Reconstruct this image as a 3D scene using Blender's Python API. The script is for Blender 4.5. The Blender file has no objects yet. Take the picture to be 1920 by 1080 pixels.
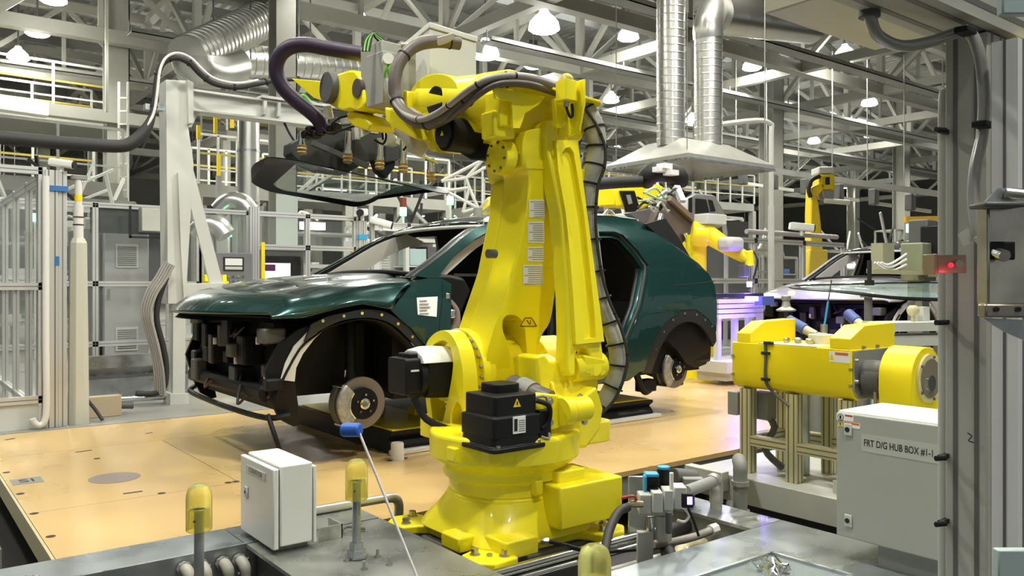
import bpy, bmesh, math, random
from mathutils import Vector, Matrix
from mathutils.geometry import delaunay_2d_cdt
V = Vector
pi = math.pi
sc = bpy.context.scene
COL = sc.collection
rnd = random.Random(7)
# ---- the camera: 1.1 m above the line platform, level, looking 37.7 degrees right of +Y
FPX, PCX, HZY, CAMH = 1540.0, 960.0, 532.0, 1.1
ANG = math.atan(1540 / 1990)
CA, SA = math.cos(ANG), math.sin(ANG)

def _ray(px, py):
    k = (px - PCX) / FPX
    return V((CA * k + SA, -SA * k + CA, (HZY - py) / FPX))
def on_y(px, py, Y):
    r = _ray(px, py); d = Y / r.y
    return V((r.x * d, Y, CAMH + r.z * d))
def on_x(px, py, X):
    r = _ray(px, py); d = X / r.x
    return V((X, r.y * d, CAMH + r.z * d))
def on_z(px, py, Z):
    r = _ray(px, py); d = (Z - CAMH) / r.z
    return V((r.x * d, r.y * d, Z))
def at_d(px, py, d):
    r = _ray(px, py)
    return V((r.x * d, r.y * d, CAMH + r.z * d))

# ---- things, parts, copies
WM = {}
def thing(name, label, cat, loc=(0, 0, 0), group=None, rotz=0, kind=None):
    o = bpy.data.objects.new(name, None); COL.objects.link(o)
    o.location = loc; o.rotation_euler = (0, 0, rotz); o.empty_display_size = 0.1
    WM[o.name] = Matrix.Translation(V(loc)) @ Matrix.Rotation(rotz, 4, 'Z')
    o['label'] = label; o['category'] = cat
    if group: o['group'] = group
    if kind: o['kind'] = kind
    return o
def tag(o, label, cat, group=None, kind=None):
    o['label'] = label; o['category'] = cat
    if group: o['group'] = group
    if kind: o['kind'] = kind
    return o
def copy_tree(o, move=None, rotz=None, label=None, group=None, _parent=None):
    c = o.copy(); COL.objects.link(c)
    if _parent is not None: c.parent = _parent
    else:
        if move is not None: c.location = o.location + V(move)
        if rotz is not None: c.rotation_euler = (0, 0, rotz)
        if label: c['label'] = label
        if group: c['group'] = group
    for ch in list(o.children): copy_tree(ch, _parent=c)
    return c

def inside(p, poly):
    x, y = p; r = False; n = len(poly)
    for i in range(n):
        x1, y1 = poly[i]; x2, y2 = poly[(i + 1) % n]
        if (y1 > y) != (y2 > y) and x < (x2 - x1) * (y - y1) / (y2 - y1) + x1: r = not r
    return r
def smooth_path(pts, k=4, closed=False):
    pts = [V(p) for p in pts]; n = len(pts); out = []
    if n < 3: return pts
    rng = n if closed else n - 1
    for i in range(rng):
        if closed: a, b, c, d = pts[i - 1], pts[i], pts[(i + 1) % n], pts[(i + 2) % n]
        else: a, b, c, d = pts[max(i - 1, 0)], pts[i], pts[i + 1], pts[min(i + 2, n - 1)]
        for j in range(k):
            t = j / k
            out.append(0.5 * ((2 * b) + (c - a) * t + (2 * a - 5 * b + 4 * c - d) * t * t + (3 * b - a - 3 * c + d) * t ** 3))
    if not closed: out.append(pts[-1])
    return out
def tri_fill(loops, grid=None):
    """outer loop then holes, 2D; returns verts, tris (grid = spacing of interior points)"""
    vs, es = [], []
    for lp in loops:
        b = len(vs); n = len(lp)
        vs += [V((p[0], p[1])) for p in lp]
        es += [(b + i, b + (i + 1) % n) for i in range(n)]
    nb = len(vs)
    if grid:
        xs = [p[0] for p in loops[0]]; ys = [p[1] for p in loops[0]]
        x = min(xs) + grid * .5
        while x < max(xs):
            y = min(ys) + grid * .5
            while y < max(ys):
                if inside((x, y), loops[0]) and not any(inside((x, y), h) for h in loops[1:]):
                    if min((q - V((x, y))).length for q in vs[:nb]) > grid * .4: vs.append(V((x, y)))
                y += grid
            x += grid
    r = delaunay_2d_cdt(vs, es, [], 0, 1e-6)
    ov, of = r[0], r[2]
    tr = []
    for f in of:
        cx = sum(ov[i].x for i in f) / len(f); cy = sum(ov[i].y for i in f) / len(f)
        if inside((cx, cy), loops[0]) and not any(inside((cx, cy), h) for h in loops[1:]): tr.append(list(f))
    return [(p.x, p.y) for p in ov], tr

class MB:
    def __init__(self): self.v = []; self.f = []
    def add(self, vs, fs, M=None):
        b = len(self.v)
        self.v += [tuple(M @ V(p)) if M else tuple(p) for p in vs]
        self.f += [[b + i for i in f] for f in fs]
        return self
    def box(self, x0, x1, y0, y1, z0, z1, M=None):
        vs = [(x, y, z) for x in (x0, x1) for y in (y0, y1) for z in (z0, z1)]
        return self.add(vs, [(0, 1, 3, 2), (4, 6, 7, 5), (0, 4, 5, 1), (2, 3, 7, 6), (0, 2, 6, 4), (1, 5, 7, 3)], M)
    def cbox(self, c, s, M=None):
        return self.box(c[0] - s[0] / 2, c[0] + s[0] / 2, c[1] - s[1] / 2, c[1] + s[1] / 2, c[2] - s[2] / 2, c[2] + s[2] / 2, M)
    def bar(self, p0, p1, w, h, up=(0, 0, 1)):
        p0, p1 = V(p0), V(p1); a = (p1 - p0)
        if a.length < 1e-6: return self
        a.normalize(); s = a.cross(V(up))
        if s.length < 1e-4: s = a.cross(V((1, 0, 0)))
        s.normalize(); u = s.cross(a)
        vs = [p + s * (w / 2 * i) + u * (h / 2 * j) for p in (p0, p1) for i, j in ((-1, -1), (1, -1), (1, 1), (-1, 1))]
        return self.add(vs, [(0, 1, 2, 3), (7, 6, 5, 4), (0, 4, 5, 1), (1, 5, 6, 2), (2, 6, 7, 3), (3, 7, 4, 0)])
    def loft(self, rings, caps=True, closed=True):
        b = len(self.v); n = len(rings[0])
        for r in rings: self.v += [tuple(p) for p in r]
        for k in range(len(rings) - 1):
            for i in range(n if closed else n - 1):
                j = (i + 1) % n
                self.f.append([b + k * n + i, b + k * n + j, b + (k + 1) * n + j, b + (k + 1) * n + i])
        if caps and closed:
            self.f.append([b + i for i in range(n)][::-1])
            self.f.append([b + (len(rings) - 1) * n + i for i in range(n)])
        return self
    def tube(self, pts, r, n=8, k=4, caps=True):
        P = smooth_path(pts, k) if k > 1 else [V(p) for p in pts]
        m = len(P); rings = []
        rad = (lambda t: r) if not isinstance(r, (list, tuple)) else (lambda t: r[min(int(t * (len(r) - 1)), len(r) - 2)] * (1 - (t * (len(r) - 1)) % 1) + r[min(int(t * (len(r) - 1)), len(r) - 2) + 1] * ((t * (len(r) - 1)) % 1) if t < 1 else r[-1])
        t0 = (P[1] - P[0]).normalized()
        s = t0.cross(V((0, 0, 1)))
        if s.length < .1: s = t0.cross(V((1, 0, 0)))
        s.normalize()
        for i in range(m):
            t = (P[min(i + 1, m - 1)] - P[max(i - 1, 0)])
            t = t.normalized() if t.length > 1e-9 else t0
            s = (s - t * s.dot(t)); s = s.normalized() if s.length > 1e-6 else t.orthogonal().normalized()
            u = t.cross(s); rr = rad(i / (m - 1))
            rings.append([P[i] + (s * math.cos(2 * pi * q / n) + u * math.sin(2 * pi * q / n)) * rr for q in range(n)])
        return self.loft(rings, caps)
    def cyl(self, p0, p1, r, r2=None, n=20):
        p0, p1 = V(p0), V(p1); r2 = r if r2 is None else r2
        t = (p1 - p0).normalized(); s = t.orthogonal().normalized(); u = t.cross(s)
        return self.loft([[p + (s * math.cos(2 * pi * q / n) + u * math.sin(2 * pi * q / n)) * q_r for q in range(n)] for p, q_r in ((p0, r), (p1, r2))])
    def lathe(self, prof, o=(0, 0, 0), ax=(0, 0, 1), n=24):
        o = V(o); t = V(ax).normalized(); s = t.orthogonal().normalized(); u = t.cross(s)
        return self.loft([[o + t * h + (s * math.cos(2 * pi * q / n) + u * math.sin(2 * pi * q / n)) * max(r, 1e-4) for q in range(n)] for r, h in prof])
    def ball(self, c, r, n=12, sx=1, sy=1, sz=1):
        c = V(c); rings = []
        for k in range(1, n // 2):
            a = pi * k / (n // 2)
            rings.append([c + V((sx * r * math.sin(a) * math.cos(2 * pi * q / n), sy * r * math.sin(a) * math.sin(2 * pi * q / n), sz * r * math.cos(a))) for q in range(n)])
        return self.loft(rings)
    def prism(self, loops, fa, fb, grid=None):
        """loops in 2D (outer, holes...), fa/fb map (a,b) to the two faces"""
        if not isinstance(loops[0][0], (list, tuple, Vector)): loops = [loops]
        vs, tr = tri_fill(loops, grid)
        self.add([fa(*p) for p in vs], [t[::-1] for t in tr]); self.add([fb(*p) for p in vs], tr)
        for lp in loops:
            n = len(lp)
            self.add([fa(*p) for p in lp] + [fb(*p) for p in lp], [(i, (i + 1) % n, n + (i + 1) % n, n + i) for i in range(n)])
        return self
    def prism_x(self, loops, x0, x1): return self.prism(loops, lambda a, b: (x0, a, b), lambda a, b: (x1, a, b))
    def prism_y(self, loops, y0, y1): return self.prism(loops, lambda a, b: (a, y0, b), lambda a, b: (a, y1, b))
    def prism_z(self, loops, z0, z1): return self.prism(loops, lambda a, b: (a, b, z0), lambda a, b: (a, b, z1))
    def build(self, name, mat, parent=None, bevel=0, smooth=38, local=False, seg=2, weld=True, kind=None, label=None):
        me = bpy.data.meshes.new(name)
        vs = self.v
        if parent is not None and not local and parent.name in WM:
            inv = WM[parent.name].inverted(); vs = [tuple(inv @ V(p)) for p in vs]
        me.from_pydata(vs, [], self.f)
        bm = bmesh.new(); bm.from_mesh(me)
        if weld: bmesh.ops.remove_doubles(bm, verts=bm.verts, dist=1e-5)
        bmesh.ops.recalc_face_normals(bm, faces=bm.faces)
        bm.to_mesh(me); bm.free()
        me.materials.append(mat)
        if smooth:
            me.polygons.foreach_set('use_smooth', [True] * len(me.polygons))
            me.set_sharp_from_angle(angle=math.radians(smooth))
        o = bpy.data.objects.new(name, me); COL.objects.link(o)
        if parent is not None:
            o.parent = parent
            if parent.name in WM: WM[o.name] = WM[parent.name]
        if bevel:
            m = o.modifiers.new('edge', 'BEVEL'); m.width = bevel; m.segments = seg; m.limit_method = 'ANGLE'; m.angle_limit = math.radians(40)
            m.harden_normals = False
        if kind: o['kind'] = kind
        if label: o['label'] = label
        return o
def rrect(x0, x1, y0, y1, r, n=4):
    out = []
    for cx, cy, a0 in ((x1 - r, y1 - r, 0), (x0 + r, y1 - r, pi / 2), (x0 + r, y0 + r, pi), (x1 - r, y0 + r, 1.5 * pi)):
        for i in range(n + 1):
            a = a0 + pi / 2 * i / n; out.append((cx + r * math.cos(a), cy + r * math.sin(a)))
    return out
def circ(cx, cy, r, n=24, ry=None):
    return [(cx + r * math.cos(2 * pi * i / n), cy + (ry or r) * math.sin(2 * pi * i / n)) for i in range(n)]

# ---- materials
MATS = {}
def mat(name, col, rough=.5, metal=0, spec=.5, coat=0, noise=0, nscale=8, emit=None, es=0, alpha=1, trans=0, ior=1.45, bump=0, bscale=60, stretch=None, rnoise=0, col2=None):
    if name in MATS: return MATS[name]
    m = bpy.data.materials.new(name); m.use_nodes = True; nt = m.node_tree; b = nt.nodes['Principled BSDF']
    b.inputs['Base Color'].default_value = (*col, 1); b.inputs['Roughness'].default_value = rough; b.inputs['Metallic'].default_value = metal
    b.inputs['Specular IOR Level'].default_value = spec; b.inputs['IOR'].default_value = ior
    if coat: b.inputs['Coat Weight'].default_value = coat; b.inputs['Coat Roughness'].default_value = .04
    if trans: b.inputs['Transmission Weight'].default_value = trans
    if alpha < 1: b.inputs['Alpha'].default_value = alpha
    if emit: b.inputs['Emission Color'].default_value = (*emit, 1); b.inputs['Emission Strength'].default_value = es
    if noise or bump or rnoise:
        tc = nt.nodes.new('ShaderNodeTexCoord'); mp = nt.nodes.new('ShaderNodeMapping'); nt.links.new(tc.outputs['Object'], mp.inputs[0])
        if stretch: mp.inputs['Scale'].default_value = stretch
        n = nt.nodes.new('ShaderNodeTexNoise'); n.inputs['Scale'].default_value = nscale; n.inputs['Detail'].default_value = 5
        nt.links.new(mp.outputs[0], n.inputs['Vector'])
        if noise:
            r = nt.nodes.new('ShaderNodeValToRGB'); c2 = col2 or tuple(c * (1 - noise) for c in col)
            r.color_ramp.elements[0].color = (*c2, 1); r.color_ramp.elements[1].color = (*(col if col2 else tuple(min(1, c * (1 + noise * .5)) for c in col)), 1)
            r.color_ramp.elements[0].position = .3; r.color_ramp.elements[1].position = .7
            nt.links.new(n.outputs[0], r.inputs[0]); nt.links.new(r.outputs[0], b.inputs['Base Color'])
        if rnoise:
            mr = nt.nodes.new('ShaderNodeMapRange'); mr.inputs[3].default_value = max(.02, rough - rnoise); mr.inputs[4].default_value = min(1, rough + rnoise)
            mr.inputs[1].default_value = .3; mr.inputs[2].default_value = .7
            nt.links.new(n.outputs[0], mr.inputs[0]); nt.links.new(mr.outputs[0], b.inputs['Roughness'])
        if bump:
            n2 = nt.nodes.new('ShaderNodeTexNoise'); n2.inputs['Scale'].default_value = bscale; nt.links.new(tc.outputs['Object'], n2.inputs['Vector'])
            bp = nt.nodes.new('ShaderNodeBump'); bp.inputs['Strength'].default_value = bump; bp.inputs['Distance'].default_value = .002
            nt.links.new(n2.outputs[0], bp.inputs['Height']); nt.links.new(bp.outputs[0], b.inputs['Normal'])
    MATS[name] = m
    return m
YEL = mat('robot_yellow', (.93, .80, .014), .38, spec=.45, coat=.25, noise=.05, nscale=3)
YEL2 = mat('guard_yellow', (.92, .74, .012), .42, spec=.4)
YCAP = mat('cap_yellow', (.90, .86, .30), .3, trans=.8, ior=1.15)
BLK = mat('black_plastic', (.009, .009, .010), .5, spec=.3)
BLKG = mat('black_gloss', (.01, .01, .011), .2)
RUB = mat('rubber', (.03, .028, .027), .6)
HOSE = mat('brown_hose', (.10, .082, .072), .45)
HOSEG = mat('grey_hose', (.32, .30, .27), .5)
PURP = mat('purple_hose', (.035, .022, .045), .45, bump=.3, bscale=120)
SLV = mat('fabric_sleeve', (.42, .42, .36), .75, noise=.35, nscale=14, bump=.4, bscale=40)
BOLT = mat('bolt_steel', (.45, .44, .40), .35, metal=.9)
CHR = mat('chrome_pipe', (.75, .76, .75), .16, metal=1)
GALV = mat('galvanised', (.50, .53, .54), .34, metal=.85, noise=.25, nscale=7, rnoise=.12, stretch=(1, 3, 1))
DUCT = mat('duct_metal', (.70, .70, .66), .30, metal=.95, noise=.05, nscale=3)
ALU = mat('aluminium_profile', (.66, .66, .64), .38, metal=.55)
ALUD = mat('profile_slot', (.16, .16, .15), .5, metal=.3)
GREY = mat('machine_grey', (.52, .53, .47), .45, noise=.06, nscale=5)
GREYW = mat('light_grey_paint', (.60, .61, .56), .42, noise=.05, nscale=4)
GREYD = mat('dark_grey_paint', (.10, .10, .095), .5)
GREYM = mat('mid_grey_paint', (.27, .275, .255), .5, noise=.1, nscale=4)
WHT = mat('white_enamel', (.78, .79, .74), .4)
WHP = mat('white_paper', (.85, .85, .83), .6)
PVC = mat('pvc_white', (.74, .72, .68), .4)
GLASSP = mat('clear_panel', (.55, .60, .58), .05, alpha=.07)
GREEN_C = mat('car_green', (.010, .055, .050), .25, metal=.5, coat=1, noise=.1, nscale=2)
SILV_C = mat('car_silver', (.52, .52, .54), .3, metal=.4, coat=1)
DKTRIM = mat('dark_trim', (.022, .023, .025), .35)
HEADL = mat('headliner', (.62, .60, .53), .8)
DISC = mat('brake_disc', (.32, .29, .27), .36, metal=.7)
CAST = mat('cast_metal', (.50, .50, .46), .45, metal=.6, noise=.3, nscale=30)
BLUE = mat('blue_plastic', (.03, .12, .50), .4)
LBLUE = mat('light_blue_plastic', (.05, .36, .65), .4)
RED = mat('red_paint', (.45, .05, .03), .4)
GRN = mat('green_wire', (.16, .50, .06), .45)
AMB = mat('amber_rubber', (.42, .30, .10), .4)
TRUSS = mat('truss_paint', (.29, .29, .25), .6, noise=.08, nscale=2)
LAMP = mat('lamp_glow', (1, 1, 1), .5, emit=(1, .98, .93), es=30)
TUBE = mat('tube_glow', (1, 1, 1), .5, emit=(1, .98, .95), es=8)
GLED = mat('green_led', (.1, 1, .4), .5, emit=(.15, 1, .45), es=5)
VLED = mat('violet_led', (.3, .2, 1), .5, emit=(.28, .16, 1), es=9)
RLED = mat('red_led', (1, .1, .15), .5, emit=(1, .06, .12), es=.3)
BEIGE = mat('beige_paint', (.55, .50, .30), .5)
def text(body, size, M, mat_, parent, name='lettering', depth=.0006, align='CENTER', width=None, ys=1, bold=0):
    c = bpy.data.curves.new(name, 'FONT'); c.body = body; c.size = size; c.extrude = depth; c.offset = bold; c.align_x = align; c.align_y = 'CENTER'
    o = bpy.data.objects.new(name + '_t', c); COL.objects.link(o)
    bpy.context.view_layer.update()
    me = bpy.data.meshes.new_from_object(o.evaluated_get(bpy.context.evaluated_depsgraph_get()))
    bpy.data.objects.remove(o)
    if width:
        xs = [v.co.x for v in me.vertices]; k = width / (max(xs) - min(xs)); me.transform(Matrix.Diagonal((k, k * ys, 1, 1)))
    me.transform(M)
    if parent is not None and parent.name in WM: me.transform(WM[parent.name].inverted())
    me.materials.clear(); me.materials.append(mat_)
    t = bpy.data.objects.new(name, me); COL.objects.link(t)
    if parent is not None: t.parent = parent
    return t
def frame3(o, ex, ez):
    """matrix with local x = ex, local y = ez (up on a wall), local z = out of the wall"""
    ex = V(ex).normalized(); ez = V(ez).normalized(); n = ex.cross(ez)
    M = Matrix((ex, ez, n)).transposed().to_4x4(); M.translation = V(o)
    return M
INK = mat('ink_black', (.015, .015, .015), .6)
WARN = mat('warning_yellow', (.85, .62, .02), .5)
ORNG = mat('label_orange', (.65, .16, .03), .6)
def profile_post(mb, slots, p0, p1, w, up=(1, 0, 0), n=2):
    """slotted aluminium section: body in mb, dark slots in slots"""
    p0, p1 = V(p0), V(p1); a = (p1 - p0).normalized(); s = a.cross(V(up))
    if s.length < .01: s = a.cross(V((0, 1, 0)))
    s.normalize(); u = s.cross(a)
    mb.bar(p0, p1, w, w, up=u)
    for d in (s, u):
        for sg in (-1, 1):
            o2 = (u if d is s else s)
            for q in range(n):
                off = o2 * (w * ((q + .5) / n - .5)) + d * (sg * (w / 2))
                slots.bar(p0 + off, p1 + off, w * .11 if d is u else .002, .002 if d is u else w * .11, up=u)
cam = bpy.data.cameras.new('camera'); cam_o = bpy.data.objects.new('camera', cam); COL.objects.link(cam_o)
cam_o.location = (0, 0, CAMH); cam_o.rotation_euler = (pi / 2, 0, -ANG)
cam.sensor_width = 36; cam.lens = 36 * FPX / 1920; cam.shift_y = -(540 - HZY) / 1920; cam.clip_end = 300; cam.clip_start = .05
sc.camera = cam_o
sc.view_settings.view_transform = 'Standard'; sc.view_settings.look = 'None'; sc.view_settings.gamma = 1; sc.view_settings.use_curve_mapping = False
sc.view_settings.exposure = 0.0
w = bpy.data.worlds.new('hall_air'); sc.world = w; w.use_nodes = True
w.node_tree.nodes['Background'].inputs[0].default_value = (.86, .90, .88, 1); w.node_tree.nodes['Background'].inputs[1].default_value = .25
# ================= the big yellow robot =================
def px_x(pts, X): return [(p.y, p.z) for p in (on_x(a, b, X) for a, b in pts)]
def px_y(pts, Y): return [(p.x, p.z) for p in (on_y(a, b, Y) for a, b in pts)]
JX, JY, BZ = 2.12, 2.79, .04
rob = thing('industrial_robot', 'large yellow articulated robot in front of the dark green car', 'robot', (JX, JY, BZ))
# --- base casting
def superell(hx, hy, z, p, n=40, cx=JX, cy=JY):
    out = []
    for i in range(n):
        a = 2 * pi * i / n; c, s = math.cos(a), math.sin(a)
        out.append(V((cx + hx * abs(c) ** (2 / p) * (1 if c > 0 else -1), cy + hy * abs(s) ** (2 / p) * (1 if s > 0 else -1), z)))
    return out
b = MB()
foot = []
for k in range(4):
    a = k * pi / 2
    for x, y in ((.345, -.19), (.385, -.215), (.385, -.235 + .60 * 0), (.39, .0)): pass
q1 = [(.27, -.17), (.31, -.20), (.375, -.22), (.385, -.33), (.33, -.385), (.22, -.375), (.20, -.31), (.17, -.27)]
for k in range(4):
    c, s = round(math.cos(-k * pi / 2)), round(math.sin(-k * pi / 2))
    foot += [(JX + x * c - y * s, JY + x * s + y * c) for x, y in q1]
b.prism_z([foot], BZ, BZ + .038)
b.loft([superell(.30, .30, BZ + .036, 5), superell(.285, .285, BZ + .075, 4.2), superell(.262, .262, BZ + .12, 3), superell(.25, .25, BZ + .16, 2.3), superell(.243, .243, BZ + .19, 2)])
b.loft([superell(.243, .243, BZ + .17, 2), superell(.243, .243, BZ + .20, 2)])
b.box(2.13, 2.475, 2.44, 2.76, .125, .295)
b.box(2.17, 2.32, 2.50, 2.62, .29, .34)
b.box(1.86, 2.02, 2.44, 2.58, BZ + .02, .13)
b.box(1.77, 1.9, 2.62, 2.75, BZ + .02, .12)
b.build('base', YEL, rob, bevel=.008)
nb = 0
for k in range(4):
    c, s = round(math.cos(-k * pi / 2)), round(math.sin(-k * pi / 2))
    for x, y in ((.335, -.255), (.255, -.335)):
        X, Y = JX + x * c - y * s, JY + x * s + y * c
        m = MB().cyl((X, Y, BZ + .037), (X, Y, BZ + .042), .021, n=16).cyl((X, Y, BZ + .04), (X, Y, BZ + .062), .0155, n=6)
        m.build('anchor_bolt', BOLT, rob)
    X, Y = JX + .3 * c + .3 * s, JY + .3 * s - .3 * c
    MB().cyl((X, Y, BZ + .036), (X, Y, BZ + .046), .012, n=10).build('dowel_pin', BOLT, rob)
cp = MB().box(2.477, 2.487, 2.47, 2.74, .14, .285); cp.build('connector_plate', WHT, rob, bevel=.003)
m = MB().tube([(2.05, 2.44, .10), (2.09, 2.40, .095), (2.2, 2.33, .06), (2.34, 2.28, .05), (2.5, 2.22, .05)], .008)
m.build('signal_cable', BLK, rob)
MB().cyl((2.035, 2.445, .105), (2.055, 2.42, .105), .014, n=6).build('cable_gland', BOLT, rob)
# --- turret
t = MB()
t.lathe([(.225, BZ + .195), (.237, BZ + .20), (.237, BZ + .255), (.262, BZ + .262), (.268, BZ + .305), (.318, BZ + .345), (.322, BZ + .44), (.312, BZ + .452), (.10, BZ + .455)], (JX, JY, 0), n=56)
t.prism_z([rrect(1.98, 2.62, 2.62, 3.30, .07)], BZ + .36, BZ + .45)
t.box(1.86, 1.93, 2.545, 2.60, .40, .455)
t.cbox((JX + .305 * math.cos(-2.9), JY + .305 * math.sin(-2.9), .425), (.06, .06, .055)); t.cbox((JX + .25 * math.cos(-1.68), JY + .25 * math.sin(-1.68), .285), (.035, .04, .06))
t.build('turret', YEL, rob, bevel=.006)
# left cheek with the arch the motor passes through
arch = [(796, 668), (800, 643), (810, 629), (822, 621), (834, 620), (846, 628), (858, 650), (866, 685), (869, 725), (869, 780), (869, 856), (818, 856), (808, 832), (803, 790), (797, 735)]
hole = [(805, 668), (810, 650), (820, 640), (832, 638), (842, 647), (848, 668), (849, 690), (843, 730), (832, 783), (822, 813), (813, 800), (806, 730)]
hole2 = [(845, 780), (848, 808), (856, 830), (863, 836), (866, 832), (866, 772), (860, 756), (854, 756)]
sm = lambda P, X, k=3: [(p.x, p.y) for p in smooth_path([V((a, b, 0)) for a, b in px_x(P, X)], k, True)]
XC0, XC1 = 1.97, 2.045
ck = MB().prism_x([sm(arch, XC0), sm(hole, XC0), sm(hole2, XC0)], XC0, XC1)
ck.build('left_cheek', YEL, rob, bevel=.012, seg=3)
ck2 = MB().prism_x([px_x([(840, 745), (876, 745), (876, 850), (840, 850)], XC0)], XC1 + .001, XC1 + .03)
ck2.build('cheek_web', YEL, rob)
# J2 bearing flange with its ring of bolts, drum
J2 = V((2.1, 3.09, .695))
fl = MB().cyl((2.085, J2.y, J2.z), (2.125, J2.y, J2.z), .203, n=48).cyl((2.0, J2.y, J2.z), (2.09, J2.y, J2.z), .12, n=40)
fl.build('shoulder_flange', YEL, rob, bevel=.004)
for k in range(26):
    a = 2 * pi * k / 26
    c = V((2.085, J2.y + .186 * math.cos(a), J2.z + .186 * math.sin(a)))
    MB().cyl(c, c - V((.012, 0, 0)), .0098, .0085, n=8).build('flange_bolt', BOLT, rob, weld=False)
dr = MB().cyl((2.12, J2.y, J2.z), (2.36, J2.y, J2.z), .19, n=48).cyl((2.125, J2.y, J2.z), (2.16, J2.y, J2.z), .197, n=48)
dr.cyl((2.5, J2.y, J2.z), (2.66, J2.y, J2.z), .15, n=40)
dr.build('shoulder_drum', YEL, rob, bevel=.006)
# J2 servo motor
mt = MB().loft([[V((x, J2.y + a, J2.z + c)) for a, c in rrect(-h, h, -h, h, .03)] for x, h in ((1.87, .088), (2.07, .098))])
mt.cyl((1.87, J2.y, J2.z), (1.84, J2.y, J2.z), .098, n=32)
mt.loft([[V((x, J2.y + a, J2.z + .012 + c)) for a, c in rrect(-.076, .076, -.08, .075, .015)] for x in (1.765, 1.845)])
mt.box(1.80, 1.85, J2.y - .05, J2.y + .05, J2.z + .08, J2.z + .105)
mt.build('shoulder_motor', BLK, rob, bevel=.004)
cv = MB().loft([[V((x, J2.y + a, J2.z + .094 + c)) for a, c in ((-.1, -.03), (-.085, 0), (-.04, h), (.04, h), (.085, 0), (.1, -.03))] for x, h in ((1.84, .022), (1.90, .034), (2.0, .034), (2.05, .02))])
cv.build('motor_rain_cover', WHT, rob, bevel=.003)
MB().bar((1.79, J2.y - .078, J2.z + .035), (1.83, J2.y - .078, J2.z + .035), .004, .008).build('motor_label', WHP, rob)
m = MB().tube([(1.82, 3.04, .61), (1.86, 3.0, .52), (1.95, 2.92, .475), (2.02, 2.85, .50)], .016); m.build('motor_cable', BLK, rob)
# J1 servo motor with rating plate, on the turret
X0, X1, Y0, Y1 = 1.86, 2.06, 2.50, 2.70
m1 = MB()
cx, cy = 1.955, 2.60
zz = BZ + .42
m1.loft([[V((cx + a, cy + c, z)) for a, c in rrect(-h, h, -h, h, .03)] for z, h in ((zz, .135), (zz + .018, .135), (zz + .019, .118), (zz + .06, .115))])
m1.loft([[V((cx + a, cy + c, z)) for a, c in rrect(-h, h, -h, h, .018)] for z, h in ((zz + .05, .116), (zz + .13, .116), (zz + .131, .104), (zz + .21, .104))])
m1.loft([[V((cx + a + .02, cy + c + .03, z)) for a, c in rrect(-.06, .06, -.06, .06, .02)] for z in (zz + .2, zz + .245)])
m1.box(cx + .11, cx + .17, cy - .11, cy - .02, zz + .03, zz + .14)
m1.build('turn_motor', BLK, rob, bevel=.004)
yf = cy - .117
pl = MB().box(cx - .03, cx + .03, yf - .004, yf + .002, zz + .065, zz + .13); plo = pl.build('rating_plate', WHP, rob)
ln = MB()
for k in range(6): ln.box(cx - .004, cx + .026, yf - .005, yf - .004, zz + .073 + k * .008, zz + .075 + k * .008)
ln.box(cx - .026, cx - .01, yf - .005, yf - .004, zz + .075, zz + .122)
ln.build('rating_print', INK, plo)
yf2 = cy - .104
tr = MB().prism_y([[(cx - .018, zz + .165), (cx + .018, zz + .165), (cx, zz + .197)]], yf2 - .003, yf2 + .002); tro = tr.build('warning_triangle', WARN, rob)
MB().box(cx - .003, cx + .003, yf2 - .004, yf2 - .003, zz + .172, zz + .186).build('warning_mark', INK, tro)
for sx in (-.1, .1):
    MB().cyl((cx + sx, cy - .118, zz + .018), (cx + sx, cy - .118, zz + .028), .009, n=6).build('motor_bolt', BOLT, rob)
for pts, r in (([(cx + .1, cy - .1, zz + .18), (cx + .14, cy - .13, zz + .16), (cx + .15, cy - .12, zz + .1), (cx + .12, cy - .11, zz + .07)], .010), ([(cx + .09, cy - .09, zz + .19), (cx + .15, cy - .1, zz + .19), (cx + .17, cy - .09, zz + .12)], .006), ([(cx + .11, cy - .12, zz + .04), (cx + .14, cy - .13, zz + .03), (cx + .15, cy - .12, zz + .05)], .005)):
    MB().tube(pts, r).build('motor_lead', HOSEG if r < .008 else BLK, rob)
# right side: balancer block, pinned crank
rc = MB()
rc.prism_x([[(2.95, BZ + .43), (2.66, BZ + .42), (2.62, .50), (2.62, .60), (2.65, .68), (2.74, .73), (2.9, .78), (3.0, .70)]], 2.26, 2.46)
rc.prism_y([[(2.18, .44), (2.38, .40), (2.46, .47), (2.48, .56), (2.44, .66), (2.36, .62), (2.2, .62)]], 2.56, 2.70)
rc.build('right_cheek', YEL, rob, bevel=.012, seg=3)
lg = MB()
yl = 2.52
lg.prism_y([px_y([(1005, 745), (1022, 738), (1056, 742), (1062, 760), (1056, 800), (1040, 806), (1008, 806)], yl)], yl, yl + .06)
lg.build('pivot_plate', YEL, rob, bevel=.006)
p0, p1 = on_y(1052, 772, 2.50), on_y(1100, 765, 2.50)
MB().cyl(p0, p0 + (p1 - p0) * .3, .058, n=28).cyl(p0 + (p1 - p0) * .36, p1, .05, n=28).build('pivot_pin', YEL, rob, bevel=.003)
for a, c in ((1031, 752), (1031, 792), (1087, 745), (1095, 790)):
    q = on_y(a, c, yl - .002); MB().cyl(q, q - V((0, .012, 0)), .012, n=6).cyl(q, q - V((0, .003, 0)), .016, n=12).build('pivot_bolt', BOLT, rob)
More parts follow.
